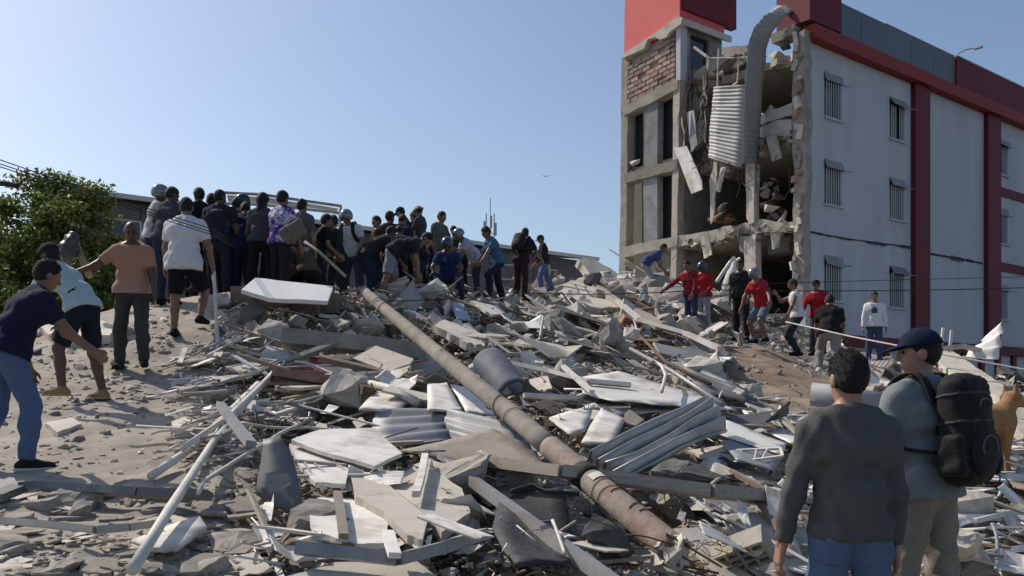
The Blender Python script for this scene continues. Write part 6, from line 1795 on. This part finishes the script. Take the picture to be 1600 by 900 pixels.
# ---------------------------------------------------------------- loose rubble: every larger piece an object, crumbs as one mass
SR = random.Random(99)
def jag_poly(rr, n, asp):
    pts = []
    for i in range(n):
        a = 2 * math.pi * (i + rr.uniform(-0.3, 0.3)) / n; r = rr.uniform(0.36, 0.56)
        pts.append((math.cos(a) * r, math.sin(a) * r * asp))
    out = []
    for i in range(n):
        a, b = pts[i], pts[(i + 1) % n]; out.append(a)
        for k in (1, 2):
            t = k / 3; out.append((a[0] + (b[0] - a[0]) * t + rr.uniform(-.025, .025), a[1] + (b[1] - a[1]) * t + rr.uniform(-.025, .025)))
    return out
def slab_mesh(rr, th, asp, m):
    pl = jag_poly(rr, rr.randint(4, 7), asp); k = len(pl); v, f = [], []
    for j, z in enumerate((-0.5, -0.1, 0.3, 0.5)):
        s = (0.95, 1.0, 1.0, 0.965)[j]
        for x, y in pl:
            q = s + rr.uniform(-0.035, 0.035) * (1 if th > 0.05 else 0.3)
            v.append((x * q, y * q, z * th + 0.02 * math.sin(4 * x + 3 * y)))
    for j in range(3):
        for i in range(k):
            f.append((j * k + i, j * k + (i + 1) % k, (j + 1) * k + (i + 1) % k, (j + 1) * k + i))
    f.append(tuple(range(k - 1, -1, -1))); f.append(tuple(range(3 * k, 4 * k)))
    me = mesh(v, f); me.materials.append(m); return me
def board_mesh(rr, th, asp, m):
    me = solid_sheet(board_outline(rr, asp) if rr.random() < 0.75 else jag_poly(rr, rr.randint(4, 6), asp), th, rr.uniform(0.001, 0.008), rr.uniform(0, 9)); me.materials.append(m); return me
def frame_mesh(rr, m):
    """wrecked window or door frame with a few bars"""
    mb = MB(); h = rr.uniform(0.35, 0.6); sk = rr.uniform(-0.12, 0.12)
    c = [Vector((-0.5, -h / 2, 0)), Vector((0.5 + sk, -h / 2, 0.04)), Vector((0.5, h / 2, 0)), Vector((-0.5 + sk, h / 2, 0.05))]
    for i in range(4):
        mb.bar(c[i], c[(i + 1) % 4], 0.04, 0.03)
    for k in range(rr.randint(1, 4)):
        t = rr.uniform(0.15, 0.85); mb.bar(c[0].lerp(c[1], t), c[3].lerp(c[2], t + rr.uniform(-.1, .1)), 0.018, 0.018)
    me = mb.mesh(); me.materials.append(m); return me
def tangle_mesh(rr, m):
    mb = MB()
    for k in range(4):
        a, b, c = rr.uniform(3, 8), rr.uniform(0, 6), rr.uniform(0.15, 0.4)
        mb.tube([(-0.5 + i / 16 + 0.06 * math.sin(a * i / 5), c * math.sin(a * i / 16 + b), 0.12 * math.sin(i * 0.7 + b) + 0.06) for i in range(17)], 0.008, 5)
    me = mb.mesh(True); me.materials.append(m); return me
def batten_mesh(rr, m, w=0.06, h=0.045):
    mb = MB(); n = 4; b = rr.uniform(-0.03, 0.03)
    prev = None
    for i in range(n):
        a, c = -0.5 + i / n, -0.5 + (i + 1) / n
        mb.bar((a, 0, b * math.sin(math.pi * (a + .5))), (c, 0, b * math.sin(math.pi * (c + .5))), w, h)
    me = mb.mesh()
    for v in me.vertices:
        if abs(abs(v.co.x) - 0.5) < 1e-3:
            v.co.x += rr.uniform(-0.04, 0.04)
    me.materials.append(m); return me
def tube_mesh(rr, m, r=0.022):
    k = rr.uniform(-0.12, 0.12); q = rr.random() < 0.35
    pts = [(-0.5 + i / 8, k * math.sin(math.pi * i / 8) + (0.18 * max(0, i - 5) / 3 if q else 0), 0.02 * math.sin(i)) for i in range(9)]
    me = MB().tube(pts, r, 7).mesh(True); me.materials.append(m); return me
def sheet_mesh(rr, m, fold=0.06, ribs=0):
    """bent sheet: straight edges, one or two sharp creases, perhaps a turned-up corner"""
    soft = fold > 0.09
    nx, ny = 26, 16; v, f = [], []
    asp = rr.uniform(0.22, 0.62)
    cr = [(rr.uniform(-0.35, 0.35), rr.uniform(-1.6, 1.6), rr.uniform(0.15, 0.8) * rr.choice([-1, 1])) for _ in range(rr.randint(1, 2))]
    a, b, c = rr.uniform(5, 9), rr.uniform(5, 9), rr.uniform(0, 6)
    tx, ty, cut = rr.choice([-1, 1]), rr.choice([-1, 1]), rr.uniform(0.0, 0.35)
    skew = rr.uniform(-0.15, 0.15)
    for j in range(ny + 1):
        for i in range(nx + 1):
            x, y = i / nx - 0.5, (j / ny - 0.5) * asp
            z = 0.0
            for p, sl, k in cr:
                z += k * max(0.0, x + sl * y - p) * (0.55 if not soft else 0.3)
            z += (fold * 0.12 if not soft else fold) * (math.sin(a * x + c) * math.cos(b * y * 1.5 + c))
            corner = max(0.0, x * tx + y * ty / asp - 0.7)
            z += corner * 0.7
            if ribs:
                z += 0.016 * math.sin(2 * math.pi * ribs * (y / asp + 0.5))
            w = 1 - cut * max(0.0, x * tx)
            v.append((x + skew * y + (rr.uniform(-.012, .012) if i in (0, nx) else 0), y * w, z))
    for j in range(ny):
        for i in range(nx):
            k = j * (nx + 1) + i; f.append((k, k + 1, k + nx + 2, k + nx + 1))
    n0 = len(v); up = [(p[0], p[1], p[2] + 0.006) for p in v]; v2 = v + up
    f2 = [tuple(reversed(q)) for q in f] + [tuple(i + n0 for i in q) for q in f]
    edge = [i for i in range(nx)] + [nx + (nx + 1) * j for j in range(ny)] + [(nx + 1) * ny + nx - i for i in range(nx)] + [(nx + 1) * (ny - j) for j in range(ny)]
    for q in range(len(edge)):
        a_, b_ = edge[q], edge[(q + 1) % len(edge)]; f2.append((a_, b_, b_ + n0, a_ + n0))
    me = mesh(v2, f2, True); me.materials.append(m); return me

def board_outline(rr, asp):
    """board with straight sawn sides and one or two snapped ends"""
    w = asp / 2; k = rr.uniform(-0.12, 0.12)
    A = [(-0.5, -w), (0.5 + k, -w * rr.uniform(0.6, 1)), (0.5 - k, w), (-0.5 + rr.uniform(-.1, .25), w * rr.uniform(0.6, 1))]
    out = []
    for i in range(4):
        p, q = A[i], A[(i + 1) % 4]; out.append(p)
        if i in (1, 3):
            for t in (0.25, 0.5, 0.75):
                out.append((p[0] + (q[0] - p[0]) * t + rr.uniform(-.09, .09), p[1] + (q[1] - p[1]) * t + rr.uniform(-.02, .02)))
        else:
            out.append((p[0] + (q[0] - p[0]) * 0.5 + rr.uniform(-.05, .05), p[1] + (q[1] - p[1]) * 0.5 + rr.uniform(-.006, .006)))
    return out

LIB = {
    'chunk_grey': [lump_mesh(SR, 16, SR.uniform(0.45, 0.9), CONC, True) for _ in range(12)],
    'chunk_pale': [lump_mesh(SR, 14, SR.uniform(0.4, 0.8), PALE, True) for _ in range(8)],
    'chunk_dark': [lump_mesh(SR, 14, SR.uniform(0.4, 0.8), DARKC, True) for _ in range(6)],
    'slab_grey': [slab_mesh(SR, SR.uniform(0.08, 0.16), SR.uniform(0.5, 0.9), CONC) for _ in range(10)],
    'slab_dusty': [slab_mesh(SR, SR.uniform(0.06, 0.12), SR.uniform(0.5, 0.95), DUST) for _ in range(10)],
    'board_white': [board_mesh(SR, SR.uniform(0.018, 0.04), SR.uniform(0.14, 0.65), WHITE) for _ in range(16)],
    'board_pale': [board_mesh(SR, SR.uniform(0.025, 0.05), SR.uniform(0.25, 0.8), PALE) for _ in range(14)],
    'batten_brown': [batten_mesh(SR, WOOD) for _ in range(6)],
    'batten_grey': [batten_mesh(SR, WOODG) for _ in range(6)],
    'strip_white': [batten_mesh(SR, TINW, 0.05, 0.015) for _ in range(6)],
    'tube_steel': [tube_mesh(SR, STEEL) for _ in range(6)],
    'tube_white': [tube_mesh(SR, PIPE) for _ in range(6)],
    'rebar': [tube_mesh(SR, RUST, 0.008) for _ in range(8)],
    'sheet_tin': [sheet_mesh(SR, TIN, 0.06) for _ in range(6)] + [sheet_mesh(SR, TIN, 0.03, 4) for _ in range(4)],
    'sheet_white': [sheet_mesh(SR, TINW, 0.05) for _ in range(8)] + [sheet_mesh(SR, TINW, 0.02, 4) for _ in range(4)],
    'sheet_dark': [sheet_mesh(SR, TIND, 0.05) for _ in range(3)] + [sheet_mesh(SR, TIND, 0.02, 4) for _ in range(3)],
    'frame_white': [frame_mesh(SR, PIPE) for _ in range(5)],
    'frame_steel': [frame_mesh(SR, STEEL) for _ in range(5)],
    'tangle': [tangle_mesh(SR, CABLE) for _ in range(5)],
    'cloth_red': [sheet_mesh(SR, mat('torn_red_cloth', (0.24, 0.07, 0.06), 0.95, 0.3, 5, 0.5, 18), 0.11) for _ in range(3)],
    'cloth_blue': [sheet_mesh(SR, mat('torn_blue_cloth', (0.09, 0.12, 0.20), 0.95, 0.3, 5, 0.5, 18), 0.11) for _ in range(3)],
    'cloth_beige': [sheet_mesh(SR, mat('torn_beige_cloth', (0.42, 0.35, 0.26), 0.95, 0.2, 5, 0.5, 18), 0.11) for _ in range(3)],
    'brick_red': [bevel(MB().box((0, 0, 0), (0.9, 0.42, 0.3)).mesh(), 0.04) for _ in range(1)],
}
for me in LIB['brick_red']:
    me.materials.append(BRICK)
WORDS = {'chunk_grey': ('concrete_chunk', 'grey broken concrete chunk', 'chunk'), 'chunk_pale': ('plaster_chunk', 'pale plaster chunk', 'chunk'), 'chunk_dark': ('rubble_chunk', 'dark rubble chunk', 'chunk'),
         'slab_grey': ('slab_fragment', 'jagged grey slab fragment', 'slab'), 'slab_dusty': ('slab_fragment', 'flat dusty slab fragment', 'slab'), 'board_white': ('board_fragment', 'thin white board fragment', 'board'),
         'board_pale': ('plaster_fragment', 'flat beige plaster fragment', 'plaster'), 'batten_brown': ('timber_batten', 'broken brown timber batten', 'timber'), 'batten_grey': ('timber_batten', 'dusty grey timber batten', 'timber'),
         'strip_white': ('metal_strip', 'thin white metal strip', 'strip'), 'tube_steel': ('steel_tube', 'bent grey steel tube', 'tube'), 'tube_white': ('plastic_pipe', 'dusty white pipe length', 'pipe'), 'rebar': ('steel_bar', 'thin rusty bar', 'bar'),
         'sheet_tin': ('metal_sheet', 'crumpled grey metal sheet', 'metal sheet'), 'sheet_white': ('metal_sheet', 'crumpled white metal sheet', 'metal sheet'), 'sheet_dark': ('metal_sheet', 'crumpled dark metal sheet', 'metal sheet'), 'frame_white': ('wrecked_frame', 'wrecked white window frame', 'frame'), 'frame_steel': ('wrecked_frame', 'wrecked steel window frame', 'frame'), 'tangle': ('wire_tangle', 'tangle of black wire', 'wire'), 'cloth_red': ('torn_cloth', 'torn dull red cloth', 'cloth'), 'cloth_blue': ('torn_cloth', 'torn blue cloth', 'cloth'), 'cloth_beige': ('torn_cloth', 'torn beige cloth', 'cloth'), 'brick_red': ('loose_brick', 'loose red brick', 'brick')}
LONG = {'batten_brown', 'batten_grey', 'strip_white', 'tube_steel', 'tube_white', 'rebar'}
FLAT = {'slab_grey', 'slab_dusty', 'board_white', 'board_pale', 'sheet_tin', 'sheet_white', 'sheet_dark'}

KEEP = [([(560, 445), (600, 470), (860, 690), (1080, 840), (1075, 880), (1000, 850), (800, 690), (570, 480)], 0.92), ([(765, 750), (890, 745), (915, 830), (900, 905), (770, 905), (735, 830)], 0.85),
        ([(915, 712), (1095, 615), (1145, 665), (970, 752)], 0.9), ([(620, 700), (770, 664), (865, 728), (700, 720)], 0.9), ([(578, 636), (800, 655), (850, 724), (590, 706)], 0.85), ([(396, 780), (412, 680), (440, 676), (478, 800)], 0.9),
        ([(445, 686), (590, 664), (670, 812), (660, 850), (490, 835)], 0.72), ([(735, 545), (790, 552), (820, 640), (790, 640)], 0.8), ([(905, 590), (970, 578), (1150, 640), (960, 645)], 0.7), ([(375, 430), (525, 440), (515, 490), (375, 475)], 0.9)]
EARTH_AREA = [(1118, 560), (1150, 538), (1205, 532), (1290, 556), (1315, 600), (1300, 645), (1215, 640), (1150, 606)]
KEEP.append((EARTH_AREA, 0.95))
def inside(p, poly):
    r = False; j = len(poly) - 1
    for i in range(len(poly)):
        (x0, y0), (x1, y1) = poly[i], poly[j]
        if (y0 > p[1]) != (y1 > p[1]) and p[0] < (x1 - x0) * (p[1] - y0) / (y1 - y0) + x0:
            r = not r
        j = i
    return r
PIECES = []
def scatter(zone, count, weights, size, tilt, lift, where, seed, smax=1.6, smin=0.08, low=0.0, dirn=None):
    rr = random.Random(seed)
    keys = list(weights); ws = [weights[k] for k in keys]
    x0, y0, x1, y1 = zone
    PX = np.array([rr.uniform(x0, x1) for _ in range(count)]); PY = np.array([rr.uniform(y0, y1) for _ in range(count)])
    YY = Gv(PX, PY)
    XX = (PX - 800) / FPX * YY
    ok = ~np.isnan(YY)
    REL = np.zeros(count); REL[ok] = mound_relief(XX[ok], YY[ok]) - HOLLOW * low * roughness(XX[ok], YY[ok])
    for n_ in range(count):
        px_, py_ = PX[n_], PY[n_]
        if not ok[n_] or YY[n_] > 32:
            continue
        g_ = P(px_, py_, YY[n_])
        if math.hypot(g_.x - 1.6, g_.y - 4.2) < 0.7 or math.hypot(g_.x - 2.26, g_.y - 4.9) < 0.5:
            continue
        if inside((px_, py_), EARTH_AREA) and rr.random() < 0.95:
            continue
        k = rr.choices(keys, ws)[0]
        s = rr.uniform(*size) * rr.uniform(0.6, 1.3) * g_.y / FPX
        s = min(max(s, smin), smax)
        if k in LONG:
            s = min(s * 2.0, 2.4)
        if k == 'brick_red':
            s = rr.uniform(0.2, 0.26)
        ext = 0.3 * s * FPX / g_.y
        if low < 0.5 and any(rr.random() < q and (inside((px_, py_), pl) or inside((px_ - ext, py_), pl) or inside((px_ + ext, py_), pl) or inside((px_, py_ - ext * 0.7), pl)) for pl, q in KEEP):
            continue
        nr = normal_at(g_.x, g_.y)
        q = nr.to_track_quat('Z', 'Y')
        tl = tilt * (1.0 if k not in FLAT else 0.8)
        az = rr.uniform(0, 6.283) if dirn is None else dirn + rr.gauss(0, 0.35)
        q = Quaternion((0, 0, 1), az) if dirn is not None else q @ Quaternion((0, 0, 1), az)
        if dirn is not None:
            q = nr.rotation_difference(Vector((0, 0, 1))).inverted() @ q
        q = q @ Quaternion((1, 0, 0), rr.gauss(0, tl)) @ Quaternion((0, 1, 0), rr.gauss(0, tl * (0.6 if k in LONG else 1)))
        loc = g_ + Vector((0, 0, REL[n_] + rr.uniform(0.0, lift) * min(1, s * 2.5)))
        if k in LONG:
            t = min(1.6, max(0.5, s / 1.2)); w = min(t, 1.3) * rr.uniform(0.7, 1.2)
            scl = (s, w, w)
        else:
            scl = (s, s * rr.uniform(0.75, 1.2), s * rr.uniform(0.7, 1.2))
        PIECES.append((WORDS[k][0], s / g_.y * (0.45 if k in LONG else 1) * (0.3 if low > 0.5 else 1), rr.choice(LIB[k]), q, loc, scl, WORDS[k][1] + ' ' + where, WORDS[k][2], WORDS[k][1] + 's ' + where))

def settle(limit=290):
    """the largest of each kind become objects of their own; what is left over is one mass of that kind"""
    by = {}
    for p in PIECES:
        by.setdefault(p[0], []).append(p)
    for name, ps in by.items():
        ps.sort(key=lambda p: -p[1])
        for p in ps[:limit]:
            o = bpy.data.objects.new(name, p[2]); COL.objects.link(o)
            o.rotation_mode = 'QUATERNION'; o.rotation_quaternion = p[3]; o.location = p[4]; o.scale = p[5]
            tag(o, p[6], p[7], p[8])
        rest = {}
        for p in ps[limit:]:
            rest.setdefault(p[2].materials[0].name, []).append(p)
        for mn, rs in rest.items():
            V, F, n = [], [], 0
            for p in rs:
                M = p[3].to_matrix() @ Matrix.Diagonal(p[5])
                V += [M @ v.co + p[4] for v in p[2].vertices]; F += [tuple(i + n for i in f_.vertices) for f_ in p[2].polygons]; n = len(V)
            o = obj('small_' + name + '_mass', mesh(V, F), bpy.data.materials[mn]); o['kind'] = 'stuff'
            o['label'] = 'remaining small pieces like the ' + name.replace('_', ' ') + ' in the mound'; o['category'] = 'rubble'

HEAP = dict(board_white=10, board_pale=7, sheet_white=7, sheet_tin=5, sheet_dark=2, strip_white=8, tube_white=3, tube_steel=2, batten_grey=5, batten_brown=3, chunk_grey=2, chunk_pale=2, slab_grey=2, rebar=2, frame_white=2, tangle=1.5, cloth_beige=1)
BEAMS = dict(board_white=6, board_pale=3, sheet_white=8, sheet_tin=6, sheet_dark=4, strip_white=9, tube_white=3, tube_steel=4, batten_grey=7, batten_brown=5, chunk_grey=2, chunk_pale=2, chunk_dark=1, slab_grey=2, rebar=3, frame_white=2, frame_steel=2, tangle=2.5, cloth_blue=0.7, cloth_beige=1)
UPPER = dict(chunk_grey=9, chunk_pale=7, chunk_dark=3, slab_grey=7, board_pale=6, board_white=4, batten_grey=5, batten_brown=7, tube_steel=3, rebar=5, brick_red=5, strip_white=5, sheet_tin=3, sheet_white=2, frame_white=1, frame_steel=1.5, tangle=2, cloth_red=1, cloth_beige=1, cloth_blue=0.7)
FAN = dict(strip_white=9, tube_white=5, tube_steel=5, batten_grey=6, board_white=6, board_pale=3, sheet_white=2, slab_grey=3, chunk_grey=2, frame_steel=2)
LOWER = dict(chunk_grey=8, chunk_dark=6, slab_grey=6, batten_brown=6, batten_grey=5, board_pale=3, sheet_dark=3, sheet_tin=3, tube_steel=3, tangle=2)
PAVE = dict(slab_dusty=16, slab_grey=5, chunk_grey=3, board_pale=3)
SLOPE = dict(chunk_grey=7, slab_dusty=5, slab_grey=2, chunk_pale=2, chunk_dark=1)
scatter((0, 765, 470, 905), 210, PAVE, (30, 84), 0.10, 0.04, 'in the broken paving at the foot of the slope', 1, 0.5)
scatter((-20, 480, 440, 770), 100, SLOPE, (7, 24), 0.22, 0.0, 'on the dusty slope the men climb', 2, 0.4, 0.04)
scatter((390, 575, 800, 905), 300, HEAP, (36, 120), 0.22, 0.24, 'among the white boards beside the fallen pole', 3, 1.2)
scatter((270, 560, 500, 730), 110, FAN, (26, 64), 0.20, 0.22, 'around the fan of pipes', 4, 0.8, dirn=1.0)
scatter((780, 570, 1260, 905), 400, BEAMS, (36, 120), 0.26, 0.30, 'between the fallen pole and the man in charcoal', 5, 1.3)
scatter((340, 462, 620, 575), 150, UPPER, (14, 46), 0.30, 0.14, 'just below the crowd', 6, 0.7)
scatter((560, 452, 900, 600), 260, UPPER, (16, 58), 0.32, 0.16, 'around the upper end of the fallen pole', 7, 0.9)
scatter((840, 418, 1130, 600), 340, UPPER, (16, 58), 0.32, 0.18, 'on the ridge between crowd and torn building', 8, 1.0)
scatter((1040, 440, 1330, 560), 190, UPPER, (12, 38), 0.32, 0.16, 'at the foot of the torn building', 9, 0.8)
scatter((1240, 560, 1640, 720), 140, HEAP, (16, 54), 0.28, 0.16, 'along the red based wall', 10, 1.0)
scatter((1420, 700, 1640, 905), 130, BEAMS, (34, 110), 0.22, 0.2, 'beside the capped man', 11, 0.9)
scatter((1000, 560, 1340, 700), 80, BEAMS, (20, 60), 0.28, 0.16, 'below the earth bank', 12, 0.9)
BIG = dict(sheet_white=4, sheet_tin=3, board_white=6, board_pale=7, slab_grey=3, sheet_dark=1, strip_white=3, batten_grey=4, batten_brown=2)
scatter((420, 600, 800, 890), 34, BIG, (90, 150), 0.16, 0.22, 'lying broad over the white boards', 31, 1.6)
scatter((800, 590, 1240, 890), 52, BIG, (90, 160), 0.18, 0.26, 'lying broad beyond the pole', 32, 1.7)
scatter((700, 470, 1130, 600), 46, BIG, (60, 110), 0.3, 0.3, 'lying broad on the upper heap', 33, 1.6)
scatter((1430, 620, 1640, 890), 18, BIG, (90, 160), 0.24, 0.25, 'lying broad near the dog', 34, 1.5)
scatter((400, 560, 1640, 905), 420, LOWER, (26, 80), 0.4, 0.05, 'deep in the gaps of the heap', 13, 1.0, low=1.0)
scatter((500, 440, 1330, 570), 260, LOWER, (14, 40), 0.4, 0.05, 'deep in the gaps of the ridge', 14, 0.8, low=1.0)
settle()

def crumbs(name, n, zone_list, m, smin, smax, seed, long_=False, label='small crumbs of concrete strewn over the rubble mound'):
    """small stones too many to count"""
    rng = np.random.default_rng(seed)
    cube = np.array([(x, y, z) for x in (-1, 1) for y in (-1, 1) for z in (-1, 1)], float) * 0.5
    quad = np.array([(0, 1, 3, 2), (4, 6, 7, 5), (0, 4, 5, 1), (2, 3, 7, 6), (0, 2, 6, 4), (1, 5, 7, 3)])
    tot = sum(z[4] for z in zone_list); VV = []
    for x0, y0, x1, y1, w in zone_list:
        k = int(n * w / tot)
        px_, py_ = rng.uniform(x0, x1, k), rng.uniform(y0, y1, k)
        y = Gv(px_, py_); ok = ~np.isnan(y)
        px_, py_, y = px_[ok], py_[ok], y[ok]; x = (px_ - 800) / FPX * y
        keep = fbm(x * 1.1, y * 1.1, seed + 5, 3) + rng.normal(size=len(x)) * 0.06 > -0.02
        keep &= np.array([not inside(q_, EARTH_AREA) or rng.random() < 0.12 for q_ in zip(px_, py_)])
        x, y, py_ = x[keep], y[keep], py_[keep]; k = len(x)
        z = EYE + (HOR - py_) / FPX * y + mound_relief(x, y) - HOLLOW * roughness(x, y) * (rng.random(k) < 0.6)
        s = (smin + (smax - smin) * rng.random(k) ** 2.2) * (0.5 + 0.09 * y)
        d = np.stack([rng.uniform(0.6, 1.5, k), rng.uniform(0.5, 1.1, k), rng.uniform(0.3, 0.7, k)], 1) * s[:, None]
        if long_:
            d = np.stack([rng.uniform(4, 14, k), rng.uniform(0.25, 0.8, k), rng.uniform(0.15, 0.4, k)], 1) * s[:, None]; z = z + rng.uniform(0, 0.16, k)
        q = cube[None] * d[:, None, :] * (rng.uniform(0.55, 1.2, (k, 8, 1)) if not long_ else rng.uniform(0.9, 1.05, (k, 8, 1))) + rng.normal(size=(k, 8, 3)) * s[:, None, None] * 0.06
        a = rng.uniform(0, 6.28, k); t = rng.normal(size=k) * 0.35
        ca, sa, ct, st = np.cos(a)[:, None], np.sin(a)[:, None], np.cos(t)[:, None], np.sin(t)[:, None]
        qx, qz = q[..., 0] * ct - q[..., 2] * st, q[..., 0] * st + q[..., 2] * ct
        VV.append(np.stack([qx * ca - q[..., 1] * sa + x[:, None], qx * sa + q[..., 1] * ca + y[:, None], qz + z[:, None]], -1))
    V = np.concatenate(VV); k = len(V)
    F = (quad[None] + 8 * np.arange(k)[:, None, None]).reshape(-1, 4)
    o = obj(name, np_mesh([(V.reshape(-1, 3), F)], smooth=False), m); o['kind'] = 'stuff'
    o['label'] = label; o['category'] = 'rubble'
    return o
crumbs('rubble_crumbs', 22000, [(330, 450, 1330, 640, 4), (400, 600, 1640, 905, 3), (0, 740, 480, 905, 1.6), (0, 480, 420, 760, 0.7)], CONC, 0.012, 0.07, 3)
crumbs('pale_rubble_crumbs', 12000, [(330, 450, 1330, 640, 4), (400, 600, 1640, 905, 3), (0, 480, 480, 905, 0.6)], PALE, 0.012, 0.06, 4)
for nm_, n_, m_, lab_, sd_ in (('timber_splinters', 1500, WOODG, 'grey wood splinters strewn through the heap', 21), ('brown_splinters', 1500, WOOD, 'brown wood splinters strewn through the heap', 22), ('white_slivers', 1500, TINW, 'thin white sheet slivers strewn through the heap', 23), ('dark_slivers', 900, STEEL, 'dark metal slivers strewn through the heap', 24)):
    crumbs(nm_, n_, [(380, 455, 1330, 640, 4), (400, 600, 1640, 905, 4), (280, 560, 480, 740, 0.6)], m_, 0.014, 0.034, sd_, True, lab_)
